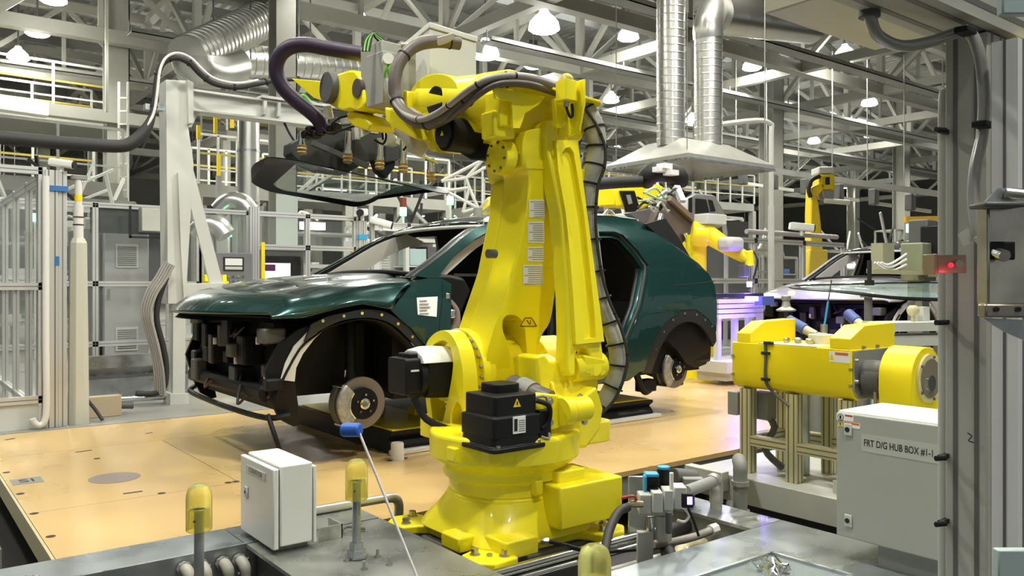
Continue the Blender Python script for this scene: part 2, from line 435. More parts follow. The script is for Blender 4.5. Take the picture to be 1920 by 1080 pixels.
# crank from shoulder to the parallel link
cr = MB()
cr.prism_y([px_y([(995, 668), (1012, 664), (1020, 676), (1040, 676), (1050, 692), (1075, 690), (1108, 690), (1112, 720), (1106, 760), (1060, 760), (1040, 745), (1000, 730)], 2.70)], 2.66, 2.80)
cr.build('crank', YEL, rob, bevel=.012, seg=3)
pc = on_y(1092, 688, 2.66)
cy_ = MB().cyl(pc + V((-.075, 0, 0)), pc + V((.105, 0, 0)), .062, n=32); cy_.build('crank_pin', YEL, rob, bevel=.004)
# grey wrapped cable bundle between the cheeks
MB().tube([at_d(962, 722, 3.50), at_d(990, 735, 3.42), at_d(1030, 752, 3.36)], .046, n=16).build('cable_bundle', HOSE, rob)
MB().tube([at_d(978, 727, 3.455), at_d(1000, 738, 3.40)], .0485, n=16).build('cable_wrap', GREYM, rob)
# --- lower arm
YA = 2.90
LA = [(925, 742), (915, 700), (913, 662), (922, 615), (937, 567), (951, 512), (961, 455), (967, 400), (967, 335), (958, 318), (952, 285), (954, 262), (965, 250), (1030, 250), (1032, 330), (1032, 480), (1031, 560), (1026, 604), (1013, 628), (1006, 660), (1010, 690), (1012, 742)]
HO = [(938, 603), (942, 594), (950, 590), (966, 594), (978, 610), (984, 640), (989, 675), (992, 706), (958, 710), (958, 690), (955, 662), (946, 635), (939, 618)]
def sm2(P, Y, k=3): return [(p.x, p.y) for p in smooth_path([V((a, b, 0)) for a, b in px_y(P, Y)], k, True)]
def lean(y): return lambda a, c: (a, y - .055 + .11 * (1 - (c - .7) / 1.0) , c)
arm = MB().prism([sm2(LA, YA), sm2(HO, YA)], lean(YA - .05), lean(YA + .13), grid=.08)
arm.build('lower_arm', YEL, rob, bevel=.022, seg=4)
LB = [(925, 740), (913, 655), (928, 600), (952, 512), (967, 400), (967, 335), (1030, 335), (1030, 560), (1010, 630), (1010, 740)]
MB().prism([px_y(LB, YA)], lean(YA + .125), lean(YA + .24)).build('arm_back', YEL, rob, bevel=.02)
# recess step at the arm's upper end
# side ear disc with bolts
ec = on_x(931, 294, 2.155)
MB().cyl(ec, ec + V((.06, 0, 0)), .078, n=36).build('elbow_flange', YEL, rob, bevel=.003)
for k in range(8):
    a = 2 * pi * k / 8 + .2
    c = ec + V((0, .062 * math.cos(a), .062 * math.sin(a))); MB().cyl(c, c - V((.006, 0, 0)), .006, n=8).build('elbow_bolt', GREYD, rob)
# warning triangle + printed sheets on the arm front
def armpt(px, py, off=-.0): 
    p = on_y(px, py, YA - .05); z = p.z; y = YA - .05 - .055 + .11 * (1 - (z - .7))
    p = on_y(px, py, y); y = YA - .05 - .055 + .11 * (1 - (p.z - .7)); p = on_y(px, py, y); return p + V((0, off, 0))
def sheet(name, quad, m, off=.002, parent=rob):
    P = [armpt(*q) for q in quad]
    mb = MB(); mb.add([p + V((0, -off - .001, 0)) for p in P] + [p + V((0, -off + .0005 , 0)) for p in P], [(0, 1, 2, 3), (7, 6, 5, 4), (0, 4, 5, 1), (1, 5, 6, 2), (2, 6, 7, 3), (3, 7, 4, 0)])
    return mb.build(name, m, parent, smooth=0)
for (x0, y0, x1, y1, sk) in ((991, 375, 1021, 408, 0), (989, 416, 1020, 455, 0), (988, 463, 1019, 490, 0), (980, 497, 1018, 534, 0)):
    o = sheet('printed_label', [(x0, y0), (x1 - 1, y0 - 1), (x1, y1 + 1), (x0, y1)], WHP)
    rows = MB(); n = int((y1 - y0) / 4)
    for k in range(n):
        yy = y0 + 3 + k * 4
        P = [armpt(a, c) + V((0, -.0038, 0)) for a, c in ((x0 + (9 if k % 4 else 2), yy), (x1 - 2, yy), (x1 - 2, yy + 1.3), (x0 + (9 if k % 4 else 2), yy + 1.3))]
        rows.add(P, [(0, 1, 2, 3)])
    rows.build('printed_lines', GREYM, o, smooth=0)
tri = [armpt(*q) for q in ((975, 611), (1006, 611), (989, 594))]
o = sheet('hazard_label', [(974, 612), (1008, 612), (996, 595), (985, 595)], WARN, off=.0015)
hz = MB()
tq = [p + V((0, -.004, 0)) for p in (armpt(975, 611.5), armpt(1005, 611.5), armpt(996, 596), armpt(984, 596))]
for a, c in zip(tq, tq[1:] + tq[:1]): hz.bar(a, c, .003, .001, up=(0, 1, 0))
hz.bar(armpt(987, 600) + V((0, -.004, 0)), armpt(992, 608) + V((0, -.004, 0)), .003, .001, up=(0, 1, 0)); hz.bar(armpt(994, 600) + V((0, -.004, 0)), armpt(993, 608) + V((0, -.004, 0)), .003, .001, up=(0, 1, 0))
hz.build('hazard_print', INK, o, smooth=0)
hp = armpt(934, 475); MB().cyl(hp + V((.0, .06, 0)) + V((-.012, 0, 0)), hp + V((.03, .06, 0)), .02, n=16).build('lifting_hole', GREYD, rob)
# --- parallel link behind the arm
YK = 2.60
LK = [(1024, 262), (1018, 240), (1022, 228), (1030, 223), (1040, 227), (1046, 262), (1078, 262), (1082, 300), (1094, 400), (1106, 500), (1117, 570), (1126, 625), (1131, 660), (1131, 700), (1122, 708), (1110, 704), (1108, 668), (1101, 654), (1093, 650), (1084, 655), (1080, 668), (1080, 704), (1068, 706), (1064, 690), (1066, 640), (1064, 560), (1058, 480), (1051, 400), (1037, 330), (1027, 285)]
YK0 = lambda y: (lambda a, c: (a, y + .17 * (c - .75), c))
def px_lean(P, y):
    out = []
    for a, c in P:
        yy = y
        for _ in range(4): q = on_y(a, c, yy); yy = y + .17 * (q.z - .75)
        q = on_y(a, c, yy); out.append((q.x, q.z))
    return out
lk = MB().prism([px_lean(LK, YK)], YK0(YK), YK0(YK + .085), grid=.09)
lk.build('parallel_link', YEL, rob, bevel=.012, seg=3)
# raised side ribs of the link (recessed groove between them)
rb = MB(); 
for P in ([(1053, 285), (1066, 285), (1079, 400), (1094, 520), (1101, 640), (1092, 642), (1080, 520), (1066, 400)],):
    pass
GR = [(1047, 290), (1053, 279), (1062, 277), (1069, 287), (1088, 400), (1099, 500), (1108, 590), (1110, 632), (1089, 636), (1084, 590), (1073, 500), (1059, 400)]
gl = px_lean(GR, YK)
MB().prism([px_lean([(1036, 264), (1077, 264), (1094, 400), (1117, 570), (1126, 640), (1073, 645), (1068, 560), (1062, 480), (1054, 400), (1040, 320)], YK), gl], YK0(YK - .024), YK0(YK + .003), grid=.09).build('link_rib', YEL, rob, bevel=.004)
yp = YK + .17 * (1.80 - .75)
for cxp, cyp, r in ((1056, 242, .052),):
    q = on_y(cxp, cyp, yp + .04)
    MB().cyl(q - V((.06, 0, 0)), q + V((.085, 0, 0)), r, n=32).build('upper_link_pin', YEL, rob, bevel=.004)
    MB().cyl(q + V((.0, -.052, 0)), q + V((.0, -.056, 0)), .014, n=20).build('maker_plate', BOLT, rob)
q0 = on_y(1078, 690, YK + .03)
MB().prism_y([px_y([(1088, 665), (1128, 672), (1130, 700), (1120, 706), (1088, 700)], YK + .03)], YK + .0, YK + .07).build('lower_yoke', YEL, rob, bevel=.01)
# --- elbow casting on top of the arm
eb = MB()
YE = 2.80
eb.prism_y([sm2([(950, 265), (945, 240), (945, 195), (955, 178), (975, 170), (1010, 172), (1022, 200), (1040, 215), (1060, 240), (1062, 262), (1048, 275), (1020, 268), (990, 330), (980, 330), (972, 290), (962, 268)], YE + .08, 2)], YE + .06, YE + .34)
eb.build('elbow_casting', YEL, rob, bevel=.02, seg=3)
MB().prism_y([px_y([(968, 320), (962, 285), (985, 250), (1012, 262), (1022, 300), (1026, 322)], YE + .06)], YE + .0, YE + .1).build('elbow_gusset', YEL, rob, bevel=.012)
MB().prism_y([px_y([(930, 170), (958, 168), (958, 240), (932, 236)], YE)], YE - .02, YE + .08).build('elbow_cover', YEL, rob, bevel=.006)
MB().prism_y([px_y([(918, 208), (962, 212), (958, 262), (920, 258)], YE + .03)], YE + .0, YE + .1).build('elbow_block', YEL, rob, bevel=.008)
ty = MB().prism([[on_z(a, c, 0).xy.to_tuple() for a, c in ()] or [(2.13, 2.72), (2.56, 2.66), (2.60, 2.70), (2.62, 3.02), (2.16, 3.10)]][0:1], lambda a, c: (a, c, 1.964 - .118 * (a - 2.1)), lambda a, c: (a, c, 1.974 - .118 * (a - 2.1)))
ty.build('tray_plate', YEL, rob, bevel=.002)
MB().prism_y([px_y([(925, 163), (1022, 181), (1010, 196), (985, 212), (975, 240), (962, 240), (960, 190), (930, 185)], 2.74)], 2.74, 2.75).build('tray_bracket', YEL, rob)
# yellow domed sensor + bracket at the elbow
bx = on_y(1062, 170, 2.62)
sb = MB().prism_z([rrect(bx.x - .035, bx.x + .035, bx.y - .035, bx.y + .035, .01)], bx.z - .045, bx.z + .04); sb.build('lamp_housing', YEL, rob, bevel=.005)
MB().ball(bx + V((0, 0, .042)), .032, n=20).build('beacon_dome', YCAP, rob)
MB().cyl(bx + V((0, 0, -.045)), bx + V((0, 0, -.07)), .012, n=12).build('cable_plug', BOLT, rob)
q = V((bx.x + .055, bx.y, bx.z))
MB().prism_x([[(2.56, bx.z + .045), (2.66, bx.z + .045), (2.68, bx.z - .1), (2.66, bx.z - .19), (2.59, bx.z - .17), (2.56, bx.z - .06)]], bx.x + .045, bx.x + .056).prism_y([px_y([(1038, 185), (1084, 195), (1084, 200), (1062, 225), (1050, 240), (1042, 235), (1040, 205)], 2.68)], 2.67, 2.70).build('lamp_bracket', YEL, rob, bevel=.003)
MB().tube([bx + V((0, 0, -.07)), bx + V((.01, -.01, -.11)), bx + V((.035, 0, -.1)), bx + V((.04, .01, -.05))], .006).build('lamp_cable', BLK, rob)
# --- forearm
f0, f1 = V((2.22, 3.00, 1.93)), V((2.20, 3.50, 2.00))
fa = MB().cyl(f0, f1, .125, .118, n=36).cyl(f0 + V((0, -.12, -.02)), f0 + V((0, .05, 0)), .135, n=36)
fa.build('forearm', YEL, rob, bevel=.006)
MB().prism_x([px_x([(850, 168), (872, 160), (884, 172), (884, 255), (870, 262), (852, 245)], 2.12)], 2.12, 2.24).build('forearm_root', YEL, rob, bevel=.03, seg=3)
# gearbox drum facing the viewer
gc = on_x(818, 190, 2.10)
gb = MB()
hd = sm([(768, 205), (768, 178), (778, 158), (796, 143), (820, 138), (842, 143), (856, 158), (862, 190), (860, 225), (850, 252), (834, 256), (820, 242), (798, 238), (778, 226)], 2.10, 3)
gb.prism_x([hd], 2.10, 2.26).build('forearm_gearbox', YEL, rob, bevel=.03, seg=4)
MB().cyl(gc + V((-.01, 0, 0)), gc + V((.02, 0, 0)), .07, n=30).build('hollow_joint', BLK, rob)
MB().prism_x([px_x([(762, 170), (770, 172), (772, 232), (762, 232)], 2.08)], 2.06, 2.30).build('gearbox_flange', YEL, rob, bevel=.004)
md = on_x(845, 252, 2.06)
MB().cyl(md + V((-.03, 0, 0)), md + V((.2, 0, 0)), .078, n=32).cyl(md + V((-.045, 0, 0)), md + V((-.03, 0, 0)), .064, n=32).build('wrist_motor', BLK, rob, bevel=.003)
a3 = md + V((-.046, 0, 0)); MB().prism_x([[(a3.y - .012, a3.z - .01), (a3.y + .012, a3.z - .01), (a3.y, a3.z + .012)]], a3.x - .002, a3.x + .001).build('motor_warning', WARN, rob)
MB().prism_x([px_x([(798, 240), (812, 240), (812, 262), (820, 285), (806, 282), (798, 262)], 2.1)], 2.1, 2.24).build('motor_guard', YEL, rob, bevel=.004)
# dark cable box below the elbow
MB().prism_x([px_x([(868, 268), (918, 270), (918, 300), (888, 300), (868, 288)], 2.2)], 2.18, 2.4).build('lower_cover', BLK, rob, bevel=.006)
# wrist yoke, wrist disc and outer arm
D = 4.6
wy = MB()
xw = 2.02
wy.prism_x([sm([(620, 143), (645, 134), (664, 132), (676, 152), (682, 195), (672, 208), (656, 204), (644, 208), (628, 202), (612, 190), (604, 152)], xw, 2)], xw, xw + .18)
wy.build('wrist_yoke', YEL, rob, bevel=.025, seg=3)
wc = on_x(617, 164, xw - .02)
MB().cyl(wc - V((.02, 0, 0)), wc + V((.1, 0, 0)), .088, n=32).build('wrist_disc', GREYD, rob, bevel=.006)
wi = on_x(668, 165, xw - .01); MB().cyl(wi, wi + V((.05, 0, 0)), .05, n=24).build('wrist_bearing', HOSE, rob)
MB().prism_x([px_x([(640, 205), (668, 214), (684, 232), (676, 244), (650, 236), (636, 222)], xw)], xw + .04, xw + .2).build('wrist_flange', YEL, rob, bevel=.012)
MB().prism_x([px_x([(546, 147), (600, 152), (606, 190), (588, 184)], xw + .1)], xw + .1, xw + .24).build('wrist_cover', YEL, rob, bevel=.004)
MB().prism_x([px_x([(720, 200), (760, 212), (775, 240), (780, 262), (745, 245), (722, 226)], 2.02)], 2.02, 2.2).build('wrist_bracket', YEL, rob, bevel=.01)
# grey junction box on the forearm
jb = thing('junction_box_parent', 'x', 'x') if False else None
jq = [at_d(675, 92, 4.32), at_d(720, 88, 4.22), at_d(752, 100, 4.30)]
def upbox(a, b_, h, depth, name, m, parent, bevel=.004):
    """upright box: front face from a to b_ (bottom corners), h high, depth away to the back"""
    a, b_ = V(a), V(b_); b_.z = a.z
    e = (b_ - a).normalized(); n = V((-e.y, e.x, 0))
    if n.dot(V((SA, CA, 0))) < 0: n = -n
    mb = MB(); P = [a, b_, b_ + n * depth, a + n * depth]
    mb.loft([[p for p in P], [p + V((0, 0, h)) for p in P]])
    return mb.build(name, m, parent, bevel=bevel)
A1, B1 = at_d(676, 190, 4.36), at_d(716, 190, 4.22)
JBG = mat('junction_grey', (.34, .345, .31), .5)
upbox(A1, B1, .285, .22, 'junction_box', JBG, rob)
A2, B2 = at_d(719, 193, 4.20), at_d(754, 193, 4.28)
upbox(A2, B2, .27, .16, 'junction_cover', JBG, rob)
ro = at_d(731, 112, 4.14); MB().cyl(ro + V((0, .03, 0)), ro + V((-.02, -.02, .0)), .028, n=20).build('cable_port', WHT, rob)
for dx in (0, 1):
    MB().tube([at_d(729 + 4 * dx, 117, 4.14), at_d(724 + 4 * dx, 130, 4.12), at_d(721 + 9 * dx, 146, 4.14)], .006).build('port_wire', GRN, rob)
# large pale grey box high on the arm
A3, B3 = at_d(770, 178, 4.62), at_d(893, 192, 4.50)
va = MB()
e0, e1, e2 = at_d(760, 176, 4.66), at_d(806, 186, 4.30), at_d(893, 186, 4.55)
e0.z = e1.z; e2.z = e1.z
P = [e0, e1, e2, e0 + (e2 - e1)]
va.loft([[p + V((0, 0, 0)) for p in P], [p + V((0, 0, .37)) for p in P]])
va.build('valve_box', GREYW, rob, bevel=.004)
lidp = [p + (p - sum(P, V()) / 4) * .04 for p in P]
MB().loft([[p + V((0, 0, .372)) for p in lidp], [p + V((0, 0, .402)) for p in lidp]]).build('valve_box_lid', GREYW, rob, bevel=.004)
# --- hoses of the dress pack
def hose(px, d0, d1, r, m, name, n=10, strap=0, parent=rob, k=5):
    N = len(px); P = [at_d(a, c, d0 + (d1 - d0) * i / (N - 1)) for i, (a, c) in enumerate(px)]
    o = MB().tube(P, r, n=n, k=k).build(name, m, parent)
    if strap:
        S = smooth_path(P, 4)
        rr = r if not isinstance(r, (list, tuple)) else max(r)
        for i in range(strap, len(S) - 1, strap):
            t = (S[i + 1] - S[i - 1]).normalized()
            MB().cyl(S[i] - t * .004, S[i] + t * .004, rr * 1.08, n=14).build('tie_strap', BLK, o)
    return o
def hose_d(px, r, m, name, n=12, strap=0, k=5):
    P = [at_d(*q) for q in px]
    o = MB().tube(P, r, n=n, k=k).build(name, m, rob)
    if strap:
        S = smooth_path(P, 4)
        for i in range(strap, len(S) - 1, strap):
            t = (S[i + 1] - S[i - 1]).normalized(); MB().cyl(S[i] - t * .004, S[i] + t * .004, r * 1.1, n=14).build('tie_strap', BLK, o)
    return o
hose_d([(1046, 168, 3.62), (1002, 154, 3.50), (960, 149, 3.44), (920, 155, 3.44), (890, 173, 3.48), (860, 200, 3.58), (826, 224, 3.70), (796, 230, 3.82), (765, 218, 3.92), (744, 190, 4.0), (740, 150, 4.02), (752, 112, 4.05), (780, 86, 4.1), (820, 78, 4.15), (862, 82, 4.2)], .032, HOSE, 'dress_hose', strap=9)
hose_d([(1044, 160, 3.62), (1000, 146, 3.48), (955, 142, 3.41), (912, 150, 3.41), (880, 168, 3.45), (850, 191, 3.54), (815, 215, 3.66), (785, 224, 3.80), (756, 212, 3.92), (735, 183, 4.0), (727, 150, 4.05)], .0145, HOSEG, 'dress_hose', strap=7)
hose_d([(1040, 172, 3.6), (1000, 159, 3.46), (960, 155, 3.40), (925, 161, 3.40), (895, 180, 3.44), (862, 207, 3.55), (832, 228, 3.68), (800, 222, 3.85), (775, 214, 3.95), (756, 200, 4.0)], .013, HOSE, 'dress_hose')
hose_d([(900, 178, 3.6), (880, 190, 3.66), (850, 208, 3.75), (820, 224, 3.85), (790, 218, 3.95), (770, 205, 4.0)], .013, HOSEG, 'dress_hose')
hose([(752, 85), (770, 84), (790, 72), (812, 70)], 4.25, 4.25, .014, HOSEG, 'box_conduit')
for k in range(4):
    hose([(820, 82 - 3 * k), (835, 78 - 3 * k), (850, 70 - 2 * k)], 3.93, 3.95, .009, HOSEG, 'loose_tube')
for k in range(5):
    hose([(748, 86 + k), (725, 78 + 2 * k), (705, 64 + 2 * k), (700, 60 + k), (684 + 3 * k, 75), (680 + 3 * k, 96)], 4.3, 4.2, .0055, GRN if k % 2 else BLK, 'earth_wire')
# fabric sleeve at the back of the arm
sl = hose([(1080, 182), (1100, 205), (1115, 240), (1119, 275), (1115, 310), (1105, 345), (1102, 390), (1107, 450), (1115, 510), (1127, 560), (1142, 605), (1156, 645), (1158, 685), (1148, 725), (1128, 758)], 3.74, 3.70, [.033, .040, .046, .042, .048, .040, .037, .042, .040, .037, .037, .042, .040, .040, .037], SLV, 'fabric_sleeve', n=14, strap=4)
hose([(1090, 196), (1116, 230), (1134, 275), (1133, 315), (1121, 350), (1117, 420), (1126, 500), (1141, 560), (1164, 615), (1176, 665), (1171, 705), (1153, 748), (1130, 774)], 3.69, 3.64, .0075, RUB, 'sleeve_tube', strap=6)
for a, c in ((1092, 338), (1118, 556)):
    q = at_d(a, c, 3.72); MB().cbox(q, (.05, .04, .09)).build('sleeve_clip', YEL, rob, bevel=.006)
# thick dark purple hose to the gripper
hose([(690, 103), (650, 97), (610, 90), (575, 84), (545, 88), (525, 104), (518, 130), (528, 160), (552, 186), (580, 208), (598, 226), (606, 246)], 4.55, 4.75, .043, PURP, 'vacuum_hose', n=16)
# --- gripper
gp = MB()
def hplate(px, Z, t):
    P = [on_z(a, c, Z) for a, c in px]
    return [(p.x, p.y) for p in P], Z, Z + t
GZ = 1.93
G = []
# main dark hanging plates (vertical, facing the viewer) and spine
def vplate(px, Y, t, name, m, bevel=.006):
    MB().prism_y([px_y(px, Y)], Y, Y + t).build(name, m, rob, bevel=bevel)
GPD = mat('gripper_dark', (.045, .047, .042), .5)
vplate([(546, 268), (590, 246), (668, 226), (690, 236), (684, 306), (650, 326), (600, 320), (560, 302), (545, 288)], 4.78, .12, 'gripper_plate', GPD)
vplate([(662, 238), (690, 230), (718, 244), (722, 290), (705, 300), (664, 308)], 4.62, .10, 'gripper_plate', GPD)
vplate([(724, 250), (742, 252), (762, 262), (762, 275), (748, 300), (722, 305)], 4.58, .10, 'gripper_plate', GPD)
vplate([(700, 300), (742, 302), (740, 315), (724, 335), (708, 322)], 4.60, .06, 'gripper_plate', BLK)
MB().bar(on_y(585, 268, 4.7), on_y(690, 312, 4.6), .05, .03).build('gripper_beam', GREYD, rob)
MB().bar(on_y(640, 228, 4.6), on_y(705, 222, 4.45), .06, .05).bar(on_y(690, 215, 4.5), on_y(770, 262, 4.4), .05, .04).build('gripper_beam', CAST, rob, bevel=.004)
MB().bar(on_y(745, 262, 4.45), on_y(800, 288, 4.35), .07, .06).build('gripper_arm', GREYW, rob, bevel=.004)
MB().bar(on_y(765, 285, 4.4), on_y(822, 305, 4.3), .04, .012).bar(on_y(796, 268, 4.4), on_y(800, 300, 4.35), .02, .02).build('cup_bracket', CHR, rob)
MB().bar(on_y(800, 285, 4.3), on_y(850, 292, 4.2), .08, .03).build('gripper_rail', GREYD, rob)
MB().cbox(on_y(700, 222, 4.45), (.10, .06, .14)).build('valve_manifold', CAST, rob, bevel=.003)
MB().cbox(on_y(732, 262, 4.5), (.07, .05, .08)).build('valve_manifold', WHT, rob, bevel=.003)
def cup(px, py, Y, h):
    q = on_y(px, py, Y)
    MB().lathe([(.022, .0), (.03, .012), (.024, .02), (.032, .034), (.026, .042), (.03, .055), (.018, .06)], q, n=18).build('suction_cup', AMB, rob)
    MB().cyl(q + V((0, 0, .06)), q + V((0, 0, .06 + h)), .022, n=18).cyl(q + V((0, 0, .055)), q + V((0, 0, .075)), .027, n=18).build('cup_cylinder', CHR, rob)
cup(652, 306, 4.50, .13); cup(712, 318, 4.45, .13); cup(756, 324, 4.40, .14); cup(808, 340, 4.35, .08); cup(566, 290, 4.7, .08)
m = MB()
m.bar(on_y(665, 222, 4.5), on_y(668, 262, 4.5), .035, .035).build('gripper_post', CAST, rob)
MB().prism_y([px_y([(676, 240), (692, 250), (676, 258)], 4.5)], 4.5, 4.53).build('gusset', GREYW, rob)
for px, d in (([(622, 232), (640, 220), (680, 214), (720, 206)], 4.6), ([(604, 240), (620, 250), (668, 236), (700, 240)], 4.6), ([(720, 240), (724, 256), (718, 270), (702, 262)], 4.5), ([(757, 258), (764, 270), (756, 282)], 4.5), ([(690, 240), (705, 236), (716, 246), (718, 262)], 4.55), ([(800, 240), (812, 268), (832, 278), (850, 282)], 4.3)):
    hose(px, d, d, .006, BLK, 'air_line')
for px, py in ((582, 245), (592, 252), (575, 252), (600, 246), (630, 238), (622, 244), (700, 243)):
    q = at_d(px, py, 4.75); MB().cbox(q, (.06, .05, .05)).build('air_fitting', BLKG if px < 650 else CHR, rob, bevel=.012)
MB().cyl(at_d(614, 200, 4.7), at_d(618, 222, 4.7), .024, n=14).build('cylinder', WHT, rob)
# windshield sleeve of white cloth at the wrist
MB().tube([at_d(748, 240, 4.3), at_d(768, 252, 4.25), at_d(785, 270, 4.2), at_d(800, 282, 4.2)], [.03, .05, .06, .04], n=12).build('cloth_cover', mat('cloth_grey', (.42, .42, .38), .8), rob)
for px, py in ((838, 275), (850, 272), (846, 282)): MB().cbox(at_d(px, py, 4.15), (.045, .03, .03)).build('connector', WHT, rob, bevel=.006)
# ================= the two car bodies on the line =================
XH, YC = 2.417, 5.42
def lin(t, pts):
    if t <= pts[0][0]: return pts[0][1]
    for (a, b), (a2, b2) in zip(pts, pts[1:]):
        if t <= a2: return b + (b2 - b) * (t - a) / (a2 - a)
    return pts[-1][1]
def smin(t, pts):
    return (lin(t - .06, pts) + 2 * lin(t, pts) + lin(t + .06, pts)) / 4
WZ = [(.2, .87), (.35, .905), (.55, .94), (.8, .945), (.95, .93), (1.02, .90), (1.3, .78), (1.5, .69), (1.6, .6)]
WX = [(-.95, .78), (-.75, .87), (-.5, .945), (-.2, .985), (.2, 1), (3, 1), (3.4, .98), (3.7, .93), (3.85, .88)]
def HW(x, z): return smin(z, WZ) * smin(x, WX)
def cpx(P, din=0):
    """photo outline points -> (x, z) on the car's near side"""
    out = []
    for a, c in P:
        Y = YC - .9
        for _ in range(10):
            q = on_y(a, c, Y); Y = YC - HW(q.x - XH, q.z) + din
        q = on_y(a, c, Y); out.append((q.x - XH, q.z))
    return out
def spl(P, k=3, closed=False): return [(p.x, p.y) for p in smooth_path([V((a, b, 0)) for a, b in P], k, closed)]
car = thing('car', 'dark green car body without doors or wheels on the line', 'car', (XH, YC, 0))
BODY = []
def side_panel(loops, name, m, d0=0.0, d1=.03, sides=(-1, 1), grid=.07, body=True, bevel=0):
    for s in sides:
        mb = MB().prism(loops, lambda a, c: (a, s * (HW(a, c) - d0), c), lambda a, c: (a, s * (HW(a, c) - d1), c), grid=grid)
        o = mb.build(name, m, car, local=True, smooth=50, bevel=bevel)
        if body: BODY.append(o)
    return o
# --- hood
ZT = [(-1.0, .90), (-.94, .925), (-.87, .972), (-.69, 1.045), (-.41, 1.105), (-.07, 1.14), (.2, 1.155), (.5, 1.165)]
ZL = [(-1.0, .90), (-.71, .893), (-.455, .897), (-.225, .95), (-.08, .972), (.11, .936), (.35, 1.12)]
NU, NT = 34, 40
rows = []
ZS = [(0, .905), (.03, .945), (.10, 1.0), (.21, 1.048), (.49, 1.105), (.83, 1.14), (1.3, 1.163)]
def xfront(q): return -.905 + .29 * min(q, 1) ** 2.2
def hoodz(x, q):
    s = x - xfront(q)
    return (lin(s - .03, ZS) + 2 * lin(s, ZS) + lin(s + .03, ZS)) / 4 - .055 * q ** 2.4 * min(1, max(0, s) * 4) - .016 * math.exp(-((q - .62) / .09) ** 2) * min(1, max(0, s - .15) * 4)
for i in range(NU + 1):
    u = (i / NU) ** 1.35; row = []
    for j in range(NT + 1):
        t = -1 + 2 * j / NT; a = abs(t); sg = 1 if t > 0 else -1
        if a <= .78:
            q = a / .78; xf = xfront(q); xr = .47 - .13 * q ** 2
            x = xf + (xr - xf) * u
            y = q * (HW(x, 1.0) * .93)
            z = hoodz(x, q)
        else:
            q = (a - .78) / .22; xf = xfront(1) - .01 * q; xr = .34 - .23 * q
            x = xf + (xr - xf) * u
            zl = lin(x, ZL); zs = max(hoodz(x, 1), zl); zz = zs + (zl - zs) * q ** 1.3
            y = HW(x, 1.0) * .93 + (HW(x, max(.8, zz)) - HW(x, 1.0) * .93) * math.sin(q * pi / 2)
            z = zz
        row.append(V((x, sg * y, z)))
    rows.append(row)
mb = MB(); mb.loft(rows, closed=False)
hood = mb.build('hood', GREEN_C, car, local=True, smooth=60)
md_ = hood.modifiers.new('thick', 'SOLIDIFY'); md_.thickness = .02; md_.offset = 1
BODY.append(hood)
MB().loft([[p + V((.02 if k < 3 else 0, 0, -.035)) for p in r[2:-2]] for k, r in enumerate(rows)], closed=False).build('hood_inner', BLK, car, local=True)
# oval emblem on the nose of the hood
em = MB(); ec_ = V((-.90, 0, 0))
def onhood(x, y): return V((x, y, hoodz(x, abs(y) / .72) + .008))
el = [onhood(-.80 + .035 * math.sin(2 * pi * k / 28), .075 * math.cos(2 * pi * k / 28)) for k in range(28)]
em.tube(el + [el[0]], .0045, n=6, k=1)
em.tube([onhood(-.825, .032), onhood(-.80, .03), onhood(-.775, .022)], .006, n=6); em.tube([onhood(-.825, -.022), onhood(-.80, -.03), onhood(-.775, -.032)], .006, n=6)
em.tube([onhood(-.792, .03), onhood(-.80, 0), onhood(-.808, -.03)], .006, n=6)
em.build('emblem', CHR, car, local=True)
# --- front fender with its punched arch flange
fo = [(.11, .936), (.22, 1.03), (.33, 1.122), (.43, 1.135), (.535, 1.135), (.50, 1.0), (.46, .87), (.445, .73), (.46, .50), (.46, .40), (.37, .40), (.375, .58), (.345, .71), (.245, .822), (.17, .878)]
side_panel([fo], 'front_fender', GREEN_C, 0, .025)
ao = spl([(-.40, .86), (-.30, .905), (-.19, .925), (-.075, .943), (.02, .938), (.09, .92), (.17, .875), (.245, .82), (.345, .71), (.372, .58), (.37, .40)])
ai = spl([(-.44, .76), (-.37, .81), (-.289, .852), (-.2, .882), (-.091, .893), (.0, .888), (.083, .866), (.15, .828), (.21, .776), (.29, .70), (.325, .62), (.335, .40)])
side_panel([ao + ai[::-1]], 'arch_flange', DKTRIM, .012, .03)
hm = MB()
for x, z in ((-.33, .88), (-.2, .906), (-.08, .92), (.05, .908), (.16, .85), (.26, .765), (.32, .68), (.345, .56)):
    for s in (-1, 1): hm.cyl((x, s * (HW(x, z) - .008), z), (x, s * (HW(x, z) - .014), z), .010, n=10)
hm.build('flange_clip', CHR, car, local=True)
# --- body side: A pillar, roof rail, sill, quarter
top = cpx([(776, 517), (809, 493), (840, 469), (864, 448), (888, 430)]) + [(1.03, 1.525), (1.25, 1.565), (1.6, 1.61), (2.0, 1.64), (2.35, 1.65)] + [(2.614, 1.637)]
rear = cpx([(1215, 427), (1250, 449), (1310, 494), (1330, 515), (1340, 535), (1344, 600)])
arc_r = cpx([(1343, 622), (1329, 598), (1305, 580), (1278, 581), (1245, 607), (1222, 654), (1208, 695)])
low = [(2.33, .40), (2.24, .345), (1.77, .335), (.46, .345), (.46, .43), (.448, .73), (.463, .87), (.503, 1.0), (.537, 1.137), (.43, 1.137)]
outer = top + rear + arc_r + low
fd = cpx([(822, 519), (853, 479), (891, 448), (926, 428)]) + [(1.2, 1.525), (1.42, 1.545), (1.5, 1.40), (1.52, .9), (1.5, .50), (1.42, .44), (.62, .44), (.56, .52), (.545, .8), (.565, .98), (.60, 1.1)]
rdp = cpx([(1113, 434), (1152, 434), (1168, 440), (1196, 470), (1217, 499), (1216, 515), (1204, 578), (1178, 643), (1162, 670), (1140, 694)])
rd_ = [(1.66, 1.55)] + rdp + [(1.75, .44), (1.68, .50), (1.66, .9), (1.63, 1.3)]
